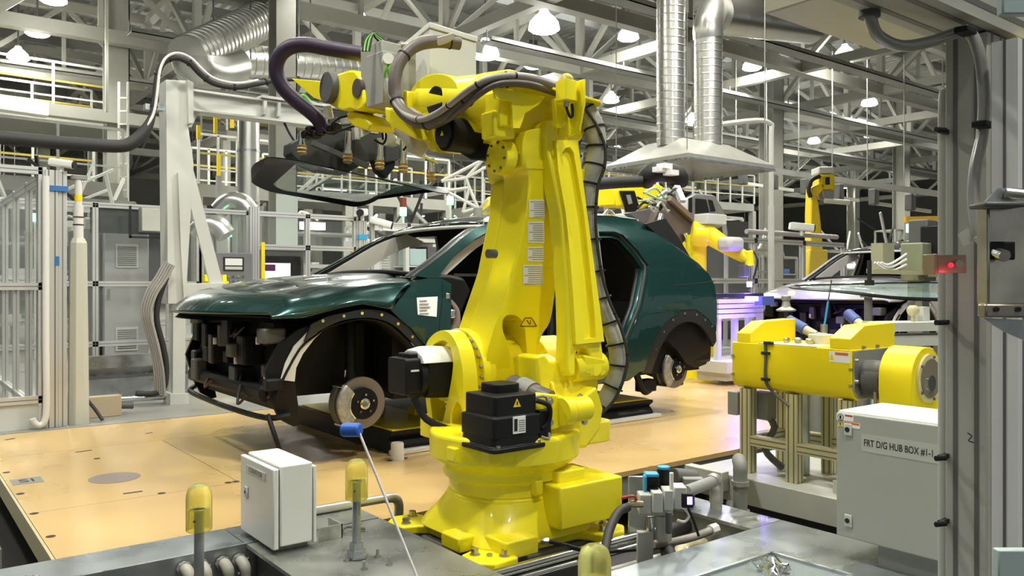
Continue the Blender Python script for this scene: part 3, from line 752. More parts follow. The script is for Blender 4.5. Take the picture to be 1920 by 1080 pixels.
side_panel([outer, fd, rd_], 'body_side', GREEN_C, 0, .04)
# inner door-frame rings, seals
def ring_tube(loop, d, r, name, m, parts=(-1, 1)):
    for s in parts:
        P = [V((a, s * (HW(a, c) - d), c)) for a, c in loop]
        MB().tube(P + [P[0]], r, n=8, k=1).build(name, m, car, local=True)
ring_tube(fd, .045, .018, 'door_seal', DKTRIM); ring_tube(rd_, .045, .02, 'door_seal', DKTRIM)
def scale_loop(L, f):
    cx = sum(p[0] for p in L) / len(L); cy = sum(p[1] for p in L) / len(L)
    return [(cx + (a - cx) * f, cy + (c - cy) * f) for a, c in L]
side_panel([outer, scale_loop(fd, .93), scale_loop(rd_, .90)], 'inner_side', DKTRIM, .09, .12, body=False)
side_panel([rd_, scale_loop(rd_, .90)], 'door_step', GREEN_C, .045, .085, sides=(-1,))
# polished edges catching the lamps
# rear arch flange and crease
aro = cpx([(1344, 640), (1342, 615), (1330, 590), (1306, 571), (1278, 573), (1243, 600), (1218, 650), (1203, 700)])
ari = cpx([(1338, 650), (1329, 630), (1316, 612), (1300, 604), (1278, 606), (1255, 625), (1236, 660), (1222, 700)])
side_panel([spl(aro, 2) + spl(ari, 2)[::-1]], 'arch_flange', DKTRIM, .004, .03)
hm = MB()
for a, c in cpx([(1335, 612), (1322, 600), (1306, 590), (1284, 588), (1262, 600), (1245, 622), (1230, 655)]): 
    for s in (-1, 1): hm.cyl((a, s * (HW(a, c) - .001), c), (a, s * (HW(a, c) + .003), c), .010, n=10)
hm.build('flange_clip', CHR, car, local=True)
sm_ = cpx([(1262, 535), (1290, 533), (1318, 530), (1340, 527)])
for sd in (-1, 1): MB().tube([V((a, sd * (HW(a, c) + .0005), c)) for a, c in sm_], .004, n=6).build('panel_seam', DKTRIM, car, local=True)
# black rear wheel liner and bumper carrier
rl = cpx([(1344, 625), (1343, 668), (1334, 684), (1318, 690), (1296, 682), (1282, 660), (1262, 640), (1240, 650), (1228, 690), (1210, 700), (1222, 650), (1245, 610), (1278, 586), (1305, 584), (1330, 600)])
side_panel([rl], 'rear_liner', BLK, .06, .5, body=False)
MB().box(2.45, 3.25, -.80, .80, .45, .95).build('rear_floor', BLK, car, local=True)
MB().box(3.05, 3.30, -.86, .86, .42, .8).build('rear_crash_beam', BLK, car, local=True, bevel=.03)
# front wheel housing
fl_ = [(-.60, .40), (-.56, .53), (-.46, .72), (-.36, .80), (-.289, .845), (-.091, .888), (.083, .862), (.21, .77), (.33, .64), (.345, .42)]
for s in (-1, 1):
    mb = MB(); rings = []
    for d in (.03, .36):
        rings.append([V((a, s * (HW(a, .6) - d), c)) for a, c in spl(fl_)])
    mb.loft(rings, closed=False)
    mb.add([V((a, s * (.52), c)) for a, c in spl(fl_)], [list(range(len(spl(fl_))))])
    o = mb.build('wheel_housing', BLK, car, local=True)
    o.modifiers.new('t', 'SOLIDIFY').thickness = .008
# --- roof
ZR = [(.93, 1.535), (1.05, 1.585), (1.3, 1.635), (1.7, 1.685), (2.2, 1.712), (2.6, 1.715), (2.9, 1.69), (3.0, 1.66)]
rows = []
for i in range(25):
    u = i / 24; row = []
    for j in range(21):
        t = -1 + j / 10
        xf = .90 + .13 * t * t; xr = 2.98 - .36 * abs(t) ** 3
        x = xf + (xr - xf) * u
        ze = lin(x, [(.9, 1.515), (1.03, 1.53), (1.25, 1.57), (1.6, 1.615), (2.0, 1.645), (2.35, 1.655), (2.62, 1.64), (3, 1.60)])
        zc = smin(x, ZR); y = t * (HW(x, ze) + .0)
        row.append(V((x, y, ze + (zc - ze) * (1 - abs(t) ** 2.6))))
    rows.append(row)
o = MB().loft(rows, closed=False).build('roof', mat('roof_black', (.008, .014, .014), .12, coat=1), car, local=True, smooth=60)
o.modifiers.new('t', 'SOLIDIFY').thickness = .02
rows2 = [[p + V((0, 0, -.045)) for p in r[1:-1]] for r in rows[1:-1]]
MB().loft(rows2, closed=False).build('headliner', HEADL, car, local=True, smooth=60)
MB().tube([V((.9 + .13 * t * t, t * HW(1.0, 1.53), lin(.9 + .13 * t * t, [(.9, 1.515), (1.03, 1.53)]) + (smin(.92, ZR) - 1.52) * (1 - abs(t) ** 2.6) - .02)) for t in [k / 8 - 1 for k in range(17)]], .014, n=8, k=1).build('roof_header', GREYW, car, local=True)
tp = MB().add([V((x, -(HW(x, 1.64) - i * .05) , 1.652 + i * .012 - (x - 2.45) * .05)) for x in (2.42, 2.62) for i in (0, 1)] , [(0, 1, 3, 2)])
o = tp.build('protective_tape', mat('tape_teal', (.35, .62, .60), .4), car, local=True); o.modifiers.new('t', 'SOLIDIFY').thickness = .004
# pale inner trim on both A pillars
for s in (-1, 1):
    P = [V((.36, s * .83, 1.12)), V((.60, s * .77, 1.27)), V((.86, s * .70, 1.43)), V((1.08, s * .645, 1.515))]
    Q = [V((x, s * (HW(x, z) - .13), z)) for x, z in ((.36, 1.11), (.60, 1.26), (.86, 1.42), (1.10, 1.515))]
    MB().loft([[p + V((-.02, s * .05, .015)), p + V((.14, s * .0, -.06)), p + V((.14, -s * .02, -.06)), p + V((-.02, -s * .0, .0))] for p in smooth_path(Q, 4)]).build('pillar_trim', HEADL, car, local=True)
    MB().tube([p + V((-.012, -s * .012, .0)) for p in P], .012, n=8).build('glass_flange', DKTRIM, car, local=True)
# tailgate opening frame and inside trim
MB().tube([V((2.9, -.60, 1.55)), V((3.1, -.64, 1.40)), V((3.3, -.70, 1.22))], .02).tube([V((2.9, .60, 1.55)), V((3.1, .64, 1.40)), V((3.3, .70, 1.22))], .02).build('tailgate_frame', DKTRIM, car, local=True)
MB().prism_y([[(2.68, 1.60), (2.93, 1.66), (3.12, 1.48), (3.30, 1.28), (3.20, 1.26), (2.9, 1.48)]], -.66, -.63).build('spoiler_edge', DKTRIM, car, local=True)
# cowl, dashboard, floor and firewall
MB().prism_y([[(.30, 1.10), (.48, 1.165), (.62, 1.16), (.72, 1.14), (.78, 1.05), (.70, .90), (.5, .85), (.3, .9)]], -.84, .84).build('dashboard', BLK, car, local=True, bevel=.02)
MB().tube([V((.42, -.83, 1.15)), V((.40, -.4, 1.178)), V((.39, 0, 1.185)), V((.40, .4, 1.178)), V((.42, .83, 1.15))], .018).build('cowl_seal', BLK, car, local=True)
MB().box(.2, 3.2, -.80, .80, .36, .46).box(.2, .34, -.78, .78, .4, 1.08).build('floor_pan', BLK, car, local=True)
MB().prism_x([[(-.72, .45), (.72, .45), (.70, 1.2), (.58, 1.55), (-.58, 1.55), (-.70, 1.2)]], 2.66, 2.74).build('rear_bulkhead', mat('bulkhead_dark', (.022, .018, .016), .5), car, local=True)  # raised to the roof in a dark tone, standing in for cabin gloom
MB().prism_y([[(1.5, .46), (2.7, .46), (2.7, 1.42), (2.45, 1.5), (1.62, 1.52), (1.5, 1.2)]], .615, .625).build('cabin_dark_panel', BLK, car, local=True)  # black panel added to keep the cabin behind the door opening dark
MB().box(1.6, 2.6, .585, .612, 1.165, 1.19).build('sill_glint', GREYW, car, local=True)  # pale bar standing in for the reflection along the far sill
MB().box(.6, 2.3, -.12, .12, .45, .62).build('tunnel', BLK, car, local=True, bevel=.04)
# door hinge hardware on the A pillar
MB().cbox((.60, -.875, .90), (.05, .03, .06)).cbox((.60, -.875, .68), (.05, .03, .06)).build('door_hinge', CHR, car, local=True, bevel=.012)
MB().tube([V((.60, -.83, 1.0)), V((.66, -.82, .92)), V((.66, -.82, .82)), V((.58, -.83, .74))], [.012, .03, .03, .01], n=10).build('door_check', mat('trim_taupe', (.30, .24, .22), .4), car, local=True)
MB().cbox((.545, -.90, 1.02), (.03, .02, .035)).cbox((.57, -.88, .86), (.02, .02, .02)).build('pillar_clip', CHR, car, local=True, bevel=.004)
# paper sheet on the fender
def fsheet(pp, d, m, name):
    c = cpx(pp); P = [V((a, -(HW(a, z) + d), z)) for a, z in c]
    return MB().add(P + [p + V((0, .002, 0)) for p in P], [(0, 1, 2, 3), (7, 6, 5, 4), (0, 4, 5, 1), (1, 5, 6, 2), (2, 6, 7, 3), (3, 7, 4, 0)]).build(name, m, car, local=True, smooth=0)
fsheet([(781, 558), (820, 556), (818, 594), (783, 590)], .004, WHP, 'paper_sheet')
for k in range(5): fsheet([(786, 563 + 6 * k), (800 + 3 * (k % 3), 562.5 + 6 * k), (800 + 3 * (k % 3), 565 + 6 * k), (786, 565.5 + 6 * k)], .0055, GREYM, 'sheet_print')
# --- wheel hubs: disc, hat, studs, caliper, strut
def hub(hx, hz, r, y, s):
    ax = V((0, s, 0)); o = V((hx, s * y, hz))
    MB().lathe([(r * .62, -.004), (r, -.002), (r, -.028), (r * .6, -.03), (r * .6, -.004)], o, ax, n=48).build('brake_disc', DISC, car, local=True)
    MB().lathe([(r * .615, -.006), (r * .60, .028), (.035, .034), (.034, .04), (.001, .04)], o, ax, n=40).build('disc_hat', BLK, car, local=True)
    MB().lathe([(.034, .03), (.034, .046), (.022, .05), (.02, .042), (.001, .042)], o, ax, n=24).build('hub_nut', CHR, car, local=True)
    m = MB()
    for k in range(5):
        a = 2 * pi * k / 5 + .3; c = o + V((.057 * math.cos(a), s * .034, .057 * math.sin(a))); m.cyl(c, c + ax * .022, .0075, n=8)
    m.build('wheel_stud', CHR, car, local=True)
    # caliper on the car's front side of the disc
    C = []
    for rr, a0, a1 in ((r * 1.12, 2.35, 4.05), (r * .62, 4.05, 2.35)):
        C += [(hx + rr * math.cos(a0 + (a1 - a0) * k / 10), hz + rr * math.sin(a0 + (a1 - a0) * k / 10)) for k in range(11)]
    ya, yb = sorted((s * (y + .012), s * (y + .05)))
    MB().prism_y([C], ya, yb).build('brake_caliper', CAST, car, local=True, bevel=.012, seg=3)
    ya, yb = sorted((s * (y - .10), s * (y - .035)))
    MB().prism_y([C], ya, yb).build('caliper_body', GREYD, car, local=True, bevel=.012)
    m = MB()
    for a in (2.45, 3.95):
        c = V((hx + r * 1.1 * math.cos(a), s * (y + .03), hz + r * 1.1 * math.sin(a))); m.cyl(c, c - ax * .13, .014, n=12)
    m.tube([V((hx + r * .66 * math.cos(a), s * (y + .052), hz + r * .66 * math.sin(a))) for a in (2.4, 2.8, 3.2, 3.6, 4.0)], .006)
    m.build('caliper_pin', CHR, car, local=True)
    MB().cyl(o - ax * .02, o - ax * .12, .07, n=20).tube([o - ax * .1 + V((-.03, 0, .05)), o - ax * .12 + V((-.02, 0, .25)), o - ax * .2 + V((.02, 0, .55))], .035, n=12).tube([o - ax * .08 + V((0, 0, -.08)), o - ax * .35 + V((.05, 0, -.06)), o - ax * .55 + V((.1, 0, .0))], .03, n=10).build('suspension', BLK, car, local=True)
    MB().cbox(o - ax * .11 + V((-.05, 0, .18)), (.035, .02, .05)).build('sensor_bracket', CHR, car, local=True, bevel=.005)
for s in (-1, 1):
    hub(-.02, .355, .163, .79, s); hub(2.90, .385, .163, .79, s)
MB().tube([V((2.4, -.80, .42)), V((2.52, -.78, .24)), V((2.62, -.75, .22)), V((2.8, -.7, .30))], .03).cbox(V((2.62, -.72, .26)), (.16, .1, .1)).build('trailing_arm', BLK, car, local=True, bevel=.01)
MB().tube([V((3.02, -.72, .42)), V((3.03, -.73, .30))], .01).lathe([(.012, .06), (.03, .02), (.034, .0), (.02, -.01)], V((3.03, -.73, .24)), n=14).build('jacking_cone', BLK, car, local=True)
# --- stripped front end: radiators, beams, lamps' brackets, hanging loom
fe = MB()
fe.box(-.52, -.47, -.62, .62, .34, .86)
fe.build('radiator_pack', BLK, car, local=True)
MB().tube([V((-.50, -.82, .33)), V((-.61, -.74, .315)), V((-.66, -.3, .32)), V((-.66, .3, .325)), V((-.63, .68, .33)), V((-.55, .8, .35))], .018, n=8).build('lower_beam', BLK, car, local=True)
MB().box(-.64, -.54, -.72, .72, .40, .50).build('crash_beam', BLK, car, local=True, bevel=.03)
r2 = random.Random(4)
for k in range(16):
    y = -.80 + .1 * k; 
    MB().cbox((-.54 + r2.uniform(-.10, .08), y, r2.uniform(.48, .82)), (r2.uniform(.06, .16), r2.uniform(.06, .14), r2.uniform(.06, .2))).build('front_module', [BLK, GREYD, DKTRIM, BLK][k % 4], car, local=True, bevel=.012)
for k in range(9):
    y = r2.uniform(-.82, .5); z = r2.uniform(.40, .84); x = -.62 + r2.uniform(-.05, .08)
    MB().tube([V((x, y, z)), V((x - .03, y + .06, z - .05)), V((x + .02, y + .15, z - r2.uniform(-.08, .1)))], .009).build('wiring', [RUB, mat('loom_brown', (.12, .05, .03), .5), BLKG][k % 3], car, local=True)
for x, y, z in ((-.62, -.62, .76), (-.64, -.30, .62), (-.60, -.70, .55), (-.64, .1, .72)):
    MB().cbox((x, y, z), (.02, .02, .045)).build('white_clip', WHP, car, local=True, bevel=.003)
MB().box(-.46, .12, -.55, .55, .40, .84).build('motor_bay', BLK, car, local=True)
MB().cyl((-.60, .62, .82), (-.60, .62, .88), .045, n=18).build('filler_cap', GREYM, car, local=True)
# liner edges: white strip in front of the arch, black splash guard
for s in (-1, 1):
    wl = cpx([(533, 714), (559, 717), (562, 691), (575, 664), (595, 638), (620, 613), (612, 609), (584, 623), (558, 650), (542, 682)])
    mb = MB().prism([wl], lambda a, c: (a, s * (HW(a, c) - .05), c), lambda a, c: (a, s * (HW(a, c) - .062), c)).build('liner_edge', WHT, car, local=True)
    bl = cpx([(535, 718), (562, 718), (568, 760), (572, 800), (560, 803), (534, 790), (520, 760), (505, 700), (530, 650), (566, 620), (600, 606), (618, 608), (584, 622), (556, 652), (541, 684)])
    mb = MB().prism([bl], lambda a, c: (a, s * (HW(a, c) - .07), c), lambda a, c: (a, s * (HW(a, c) - .10), c)).build('splash_guard', BLK, car, local=True)
    wl2 = [(-.93, .56), (-.90, .70), (-.93, .72), (-.97, .56)]
MB().tube([V((-.62, -.78, .34)), V((-.60, -.84, .22)), V((-.57, -.84, .13))], .014).ball(V((-.57, -.84, .10)), .03, n=10).build('hanging_cable', BLK, car, local=True)
MB().box(.46, 2.3, -.86, -.80, .33, .42).box(.46, 2.3, .80, .86, .33, .42).build('sill', BLK, car, local=True, bevel=.02)
car2 = copy_tree(car, move=(6.95, 0, 0), label='silver grey car body without doors behind the yellow machine')
def recolour(o, orig):
    if orig.type == 'MESH' and orig in BODY:
        sl = o.material_slots[0]; sl.link = 'OBJECT'; sl.material = SILV_C
    for a, b in zip(o.children, orig.children): recolour(a, b)
names = {}
for ch in car2.children:
    src = next((b for b in BODY if b.data == ch.data), None)
    if src is not None:
        ch.material_slots[0].link = 'OBJECT'; ch.material_slots[0].material = SILV_C
for ch in [c for c in car2.children if c.name.split('.')[0] in ('paper_sheet', 'protective_tape')]:
    bpy.data.objects.remove(ch)
for ch in car2.children:
    if ch.name.startswith('emblem'): ch['label'] = 'chrome oval emblem on the hood'
# ================= setting: floors, skids, decks =================
FLOORM = mat('floor_concrete', (.27, .268, .245), .40, noise=.18, nscale=1.2, rnoise=.1)
PIT = mat('pit_dark', (.05, .048, .045), .7)
ORANGE = mat('skid_board', (.61, .42, .175), .30, noise=.07, nscale=1.5, rnoise=.06)
MB().box(-14, 75, 7.03, 75, -.12, -.001).build('floor', FLOORM, kind='structure')
MB().box(-14, 75, -14, 3.36, -.55, -.40).build('floor_pit', PIT, kind='structure')
MB().box(-14, 75, 3.36, 7.03, -.55, -.40).build('floor_trench', PIT, kind='structure')
MB().box(-14, .50, 7.02, 7.06, -.4, 0).box(.5, 75, 7.02, 7.06, -.4, .0).build('trim_kerb', GREYM, kind='structure')
def skid(x0, x1, label, joints):
    t = thing('conveyor_skid', label, 'platform', (x0, 3.40, -.40), group='orange boarded line platforms')
    b = MB(); ys = [3.40, 4.52, 6.08, 7.0]
    for j in range(3):
        jx = [x0] + (joints if j == 1 else joints[1::2]) + [x1]
        for a, c in zip(jx, jx[1:]): b.box(a + .002, c - .002, ys[j] + .002, ys[j + 1] - .002, -.03, 0)
    b.build('deck_boards', ORANGE, t, smooth=0)
    f = MB()
    for y in (3.46, 4.5, 6.1, 6.94): f.box(x0 + .02, x1 - .02, y - .04, y + .04, -.16, -.032)
    for x in (x0 + .05, x1 - .05): f.box(x - .03, x + .03, 3.45, 6.95, -.16, -.033)
    f.build('skid_frame', GREYM, t)
    for x in (x0 + .6, (x0 + x1) / 2, x1 - .6):
        for y in (3.7, 6.7): MB().cyl((x, y - .04, -.28), (x, y + .04, -.28), .12, n=20).build('wheel', GREYD, t)
    e = MB().box(x0 - .012, x0, 3.41, 6.99, -.10, -.002); e.build('edge_plate', BEIGE, t)
    return t
s1 = skid(.565, 7.43, 'orange boarded line platform under the dark green car', [1.59, 3.1, 4.6, 6.1])
skid(7.47, 14.33, 'orange boarded line platform under the silver car', [8.5, 10.0, 11.5, 13.0])
skid(14.37, 21.2, 'orange boarded line platform farthest down the line', [15.4, 17.0, 18.5])
# marks and fittings in the near platform's boards
DARKM = mat('slot_dark', (.05, .04, .03), .6)
c = on_z(215, 896, 0); MB().prism_z([circ(c.x, c.y, .135, 36)], .0003, .0016).build('floor_disc', mat('disc_grey', (.27, .22, .19), .6), s1, smooth=0)
for (a, b_), (c_, d_) in (((142, 848), (172, 844)), ((231, 926), (267, 921)), ((10, 825), (28, 822)), ((273, 813), (286, 811)), ((660, 848), (672, 847))):
    p, q = on_z(a, b_, 0), on_z(c_, d_, 0); MB().bar(p + V((0, 0, .0006)), q + V((0, 0, .0006)), .022, .001).build('board_slot', DARKM, s1, smooth=0)
for a, b_ in ((182, 860), (64, 963), (303, 925), (95, 1006), (428, 905), (442, 903), (1260, 771), (490, 885), (38, 926), (12, 886)):
    p = on_z(a, b_, 0); MB().prism_z([circ(p.x, p.y, .02, 14)], .0003, .0012).build('board_screw', DARKM, s1, smooth=0)
p = on_z(33, 904, 0) + V((.045, 0, 0))
pl = MB().prism_z([[(p.x - .075, p.y - .075), (p.x + .075, p.y - .075), (p.x + .075, p.y + .075), (p.x - .075, p.y + .075)]], .0003, .0015).build('stencil_plate', GREYM, s1, smooth=0)
text('SI', .12, Matrix.Translation((p.x, p.y, .0018)) @ Matrix.Rotation(0, 4, 'Z'), DARKM, pl, name='stencil')
# lift table under the car with yellow pads
t = thing('lift_table', 'low black lift table with yellow pads under the green car', 'lift table', (3.8, 5.4, 0))
MB().prism_x([[(4.66, .002), (6.16, .002), (6.16, .05), (6.12, .09), (6.16, .12), (6.16, .14), (4.66, .14), (4.66, .12), (4.70, .09), (4.66, .05)]], 2.62, 5.08).build('table_body', BLK, t)
MB().box(2.60, 5.12, 4.60, 4.655, .002, .03).build('white_edge', PVC, t, bevel=.004)
for x in (2.64, 4.55):
    MB().box(x, x + .5, 4.68, 6.1, .141, .153).build('yellow_pad', YEL2, t, bevel=.003)
MB().cbox((2.78, 5.35, .20), (.2, .3, .09)).build('pad_block', GREYM, t, bevel=.01)
MB().box(3.06, 3.1, 5.1, 5.2, .155, .21).build('pad_fitting', YEL2, t)
c = on_z(745, 862, 0)
t = thing('locating_pin', 'short white round locating pin standing on the orange boards', 'pin', c)
MB().lathe([(.042, 0), (.042, .004), (.040, .10), (.036, .108), (.0001, .11)], c, n=28).build('pin_body', PVC, t)
MB().box(c.x - .07, c.x + .07, c.y - .012, c.y + .012, .001, .004).build('pin_slot', DARKM, t)
# pit at the left: conveyor rails below the platform
for k, y in enumerate((3.7, 4.25, 4.85, 5.5, 6.2)):
    o = MB().box(-3.0, .50, y, y + .09, -.40, -.24 + .02 * (k % 2)).build('conveyor_rail', GREYM)
    tag(o, 'grey steel conveyor rail in the pit left of the platform, ' + ['nearest the steel deck', 'second from the steel deck', 'middle one', 'second from the fence', 'nearest the fence'][k], 'rail', group='conveyor rails in the pit')
t = thing('pit_pipe', 'thin pale pipe lying in the dark pit left of platform', 'pipe', (-1, 3.5, -.3))
MB().tube([(-2.0, 3.9, -.25), (.3, 3.62, -.22), (.52, 3.52, -.25)], .018).build('tube', HOSEG, t)
MB().cyl((.50, 3.535, -.24), (.52, 3.52, -.25), .026).build('ferrule', PVC, t)
# ---- steel decks in front
STEEL = mat('deck_steel', (.44, .48, .50), .30, metal=.7, noise=.35, nscale=4, rnoise=.1, col2=(.30, .335, .355))
STEEL2 = mat('deck_stained', (.42, .43, .40), .30, metal=.6, noise=.5, nscale=5, rnoise=.12, col2=(.26, .275, .25))
t = thing('deck_plate', 'long narrow blue-grey steel plate along the front of the boards', 'deck plate', (.6, 3.25, .1))
MB().box(-.9, 1.12, 3.135, 3.372, .088, .10).box(1.124, 1.40, 3.135, 3.372, .088, .10).build('plate', STEEL, t)
MB().box(-.9, 1.40, 3.120, 3.134, -.12, .102).build('skirt', GALV, t)
MB().box(-.8, 1.35, 3.18, 3.32, -.40, .086).build('support_beam', GREYD, t)
for k in range(8):
    q = V((.985 + .035 * (k % 4) + (.04 if k % 4 > 1 else 0), 3.118, .045 - .05 * (k // 4))); MB().ball(q, .0075, n=8).build('skirt_bolt', CHR, t)
for k in range(4):
    q = on_y(345 + 31 * k + (10 if k > 1 else 0), 1066 - 5 * k, 3.11)
    g = thing('cable_gland', 'fat grey cable gland in the plate skirt, ' + ['leftmost of the four', 'second from the left of the four', 'third from the left of the four', 'rightmost of the four, nearest the white box'][k], 'cable gland', q, group='cable glands in the skirt')
    MB().tube([q + V((0, .005, 0)), q + V((0, -.03, .004)), q + V((.004, -.055, -.014)), q + V((.006, -.06, -.05)), q + V((.006, -.06, -.14))], [.017, .021, .021, .017, .017], n=14).build('elbow', mat('gland_beige', (.42, .40, .34), .45), g)
    MB().cyl(q + V((0, .004, 0)), q + V((0, -.014, 0)), .027, n=8).build('lock_nut', GREYM, g)
t = thing('deck_plate', 'stained steel deck plate under the small white enclosure', 'deck plate', (1.42, 2.6, .1))
MB().box(1.124, 1.70, 1.75, 3.117, .086, .10).box(1.405, 1.70, 3.13, 3.372, .086, .1).build('plate', STEEL2, t)
MB().box(1.16, 1.66, 1.8, 3.1, -.4, .085).build('support_beam', GREYD, t)
t = thing('deck_plate', 'wide scuffed steel deck plate right of the robot base', 'deck plate', (2.5, 1.3, .1))
MB().box(1.75, 3.03, .55, 2.05, .086, .10).build('plate', STEEL, t)
MB().box(1.78, 3.03, 2.02, 2.049, -.2, .085).box(2.99, 3.029, .6, 2.0, -.3, .085).box(1.9, 2.9, .7, 1.9, -.4, .084).build('support_beam', GREYD, t)
t = thing('deck_plate', 'small smooth steel deck plate behind the air regulator', 'deck plate', (2.93, 2.25, .1))
MB().box(2.825, 3.03, 2.054, 2.62, .086, .10).build('plate', GALV, t)
MB().box(2.835, 3.02, 2.07, 2.6, -.4, .085).build('support_beam', GREYM, t)
t = thing('deck_plate', 'pale steel deck plate under the grey hub box', 'deck plate', (3.2, 1.4, .09))
MB().box(3.034, 3.415, .55, 1.72, .076, .09).build('plate', GALV, t)
MB().box(3.06, 3.40, .6, 1.7, -.4, .075).build('support_beam', GREYD, t)
t = thing('robot_pedestal', 'dark steel pedestal block under the yellow robot base', 'pedestal', (JX, JY, -.4))
MB().box(JX - .30, JX + .34, JY - .30, JY + .30, -.40, BZ - .001).build('block', GREYD, t, bevel=.01)
# glass tray in the near right deck
t = thing('glass_tray', 'clear glass tray with tangled metal scraps on near deck', 'tray', (2.05, 1.25, .1))
a, b_, c_, d_ = [on_z(x, y, .102) for x, y in ((1446, 1041), (1600, 1085), (1400, 1150), (1290, 1092))]
P = [(p.x, p.y) for p in (a, b_, c_, d_)]
MB().prism_z([P], .101, .106).build('pane', mat('tray_glass', (.45, .52, .52), .08, trans=.4, alpha=.7), t)
m = MB()
for p, q in zip(P, P[1:] + P[:1]): m.bar((p[0], p[1], .108), (q[0], q[1], .108), .012, .016)
m.build('rim', GALV, t)
cc = sum((V((p[0], p[1], 0)) for p in P), V()) / 4; m = MB(); rr = random.Random(3)
q0 = on_z(1448, 1068, .11)
for k in range(26):
    q = q0 + V((rr.uniform(-.05, .05), rr.uniform(-.06, .06), .005))
    m.tube([q, q + V((rr.uniform(-.03, .03), rr.uniform(-.03, .03), rr.uniform(0, .025))), q + V((rr.uniform(-.04, .04), rr.uniform(-.04, .04), 0))], .0035, n=5, k=2)
m.build('metal_scraps', CHR, t, kind='stuff')
# ================= foreground equipment =================
# small white enclosure
X0, Y0, Z0 = 1.158, 2.92, .125
t = thing('enclosure_box', 'small white electrical enclosure on the stained steel deck', 'enclosure', (X0 + .09, Y0 + .17, .1))
MB().box(X0 + .022, X0 + .150, Y0 + .004, Y0 + .34, Z0, Z0 + .30).build('housing', WHT, t, bevel=.006)
MB().box(X0 - .006, X0 + .016, Y0, Y0 + .344, Z0 - .006, Z0 + .292).build('door', WHT, t, bevel=.005)
MB().box(X0 + .014, X0 + .024, Y0 + .012, Y0 + .332, Z0 + .004, Z0 + .285).build('door_gasket', BLK, t)
MB().box(X0 + .152, X0 + .164, Y0, Y0 + .344, Z0 - .006, Z0 + .285).build('back_flange', WHT, t, bevel=.004)
MB().box(X0 + .03, X0 + .15, Y0 + .05, Y0 + .30, .1005, Z0).build('foot_rail', GREYM, t)
lb = MB().box(X0 - .0085, X0 - .006, Y0 + .075, Y0 + .275, Z0 + .235, Z0 + .265).build('name_plate', GREYW, t)
text('CONVEYOR', .026, frame3((X0 - .0088, Y0 + .175, Z0 + .25), (0, -1, 0), (0, 0, 1)), GREYD, lb, depth=.0003)
lk_ = MB().box(X0 - .014, X0 - .006, Y0 + .255, Y0 + .285, Z0 + .13, Z0 + .18).build('latch', GREYW, t, bevel=.004)
MB().cyl((X0 - .0145, Y0 + .27, Z0 + .158), (X0 - .016, Y0 + .27, Z0 + .158), .006).build('keyhole', INK, lk_)
# three padded posts
def pad_post(x, y, z0, zc, rc, label):
    t = thing('padded_post', label, 'post', (x, y, z0), group='posts with soft yellow caps')
    MB().cyl((x, y, z0), (x, y, zc + .07), .0155, n=16).build('rod', GALV, t)
    MB().lathe([(.012, .07), (.030, .07), (.030, .045), (rc * .93, .001), (rc, .004), (rc, .10), (rc * .97, .118), (rc * .82, .136), (rc * .5, .146), (.001, .149)], (x, y, zc), n=32).build('cap', YCAP, t)
    MB().lathe([(.042, .002), (.042, .012), (.034, .012), (.034, .03), (.026, .03), (.026, .055), (.016, .055)], (x, y, z0), n=6 if z0 > 0 else 16).build('base_nut', GALV, t)
    MB().cyl((x - rc * .6, y - rc * .8, zc + .04), (x - rc * .62, y - rc * .83, zc + .04), .004, n=8).build('cap_screw', GREYD, t)
pad_post(1.387, 2.72, .1005, .312, .041, 'thin post with yellow rubber cap right of the white enclosure')
pad_post(.817, 2.693, -.398, .310, .0405, 'thin post with yellow rubber cap left of the white enclosure')
pad_post(1.3625, 1.437, -.398, .327, .040, 'blurred yellow capped post nearest, in front of the robot base')
t = thing('sheet_bracket', 'bent sheet bracket on stained deck behind yellow capped post', 'bracket', on_z(612, 1008, .1))
q = on_z(612, 1008, .1); MB().box(q.x - .05, q.x + .05, q.y - .04, q.y - .035, .1005, .155).box(q.x + .045, q.x + .05, q.y - .04, q.y + .08, .1005, .155).build('plate', CAST, t)
MB().tube([q + V((.06, 0, .01)), q + V((.1, .02, .02)), q + V((.16, -.02, .01))], .006).build('chain', GREYD, t)
for k, (a_, c_) in enumerate(((708, 1045), (730, 1060), (683, 1068), (650, 1052))):
    q = on_z(a_, c_, .1); o = MB().cyl((q.x, q.y, .1), (q.x, q.y, .13), .006, n=8).cyl((q.x, q.y, .1), (q.x, q.y, .108), .012, n=6).build('deck_stud', BOLT); tag(o, 'small threaded stud on the stained deck, ' + ['behind the leaning rod', 'nearest the leaning rod', 'nearest, left of the rod', 'beside the capped post base'][k], 'stud', group='studs on the stained deck')
# blue-tipped rod
t = thing('feeler_rod', 'long thin pale rod with a blue plastic tip leaning up', 'rod', at_d(790, 1100, 2.45))
q0, q1 = at_d(674, 812, 2.6), at_d(786, 1092, 2.5); q2 = q1 + (q1 - q0) * .18
MB().tube([q0, q1, q2], .0042, n=8, k=1).build('rod', PVC, t)
MB().cyl(at_d(642, 806, 2.62), at_d(676, 806, 2.60), .022, n=20).build('tip', BLUE, t, bevel=.006)
MB().cyl(q2 + V((0, 0, .02)), V((q2.x, q2.y, .1)), .012, n=12).build('rod_socket', GREYM, t)
# conduit pipe behind the enclosure
t = thing('conduit_pipe', 'shiny conduit with an elbow behind the white enclosure', 'pipe', (1.4, 3.33, .1))
a, b_ = on_y(500, 972, 3.33), on_y(722, 935, 3.33)
MB().cyl(a, b_, .019, n=16).build('tube', mat('bright_conduit', (.80, .80, .78), .28, metal=.7), t)
MB().tube([b_, b_ + V((.045, 0, -.004)), b_ + V((.07, 0, -.03)), b_ + V((.072, 0, -.09))], .022, n=16).build('elbow', CAST, t)
MB().cyl(b_ + V((.072, 0, -.08)), V((b_.x + .072, 3.33, -.4)), .017, n=14).build('drop', CAST, t)
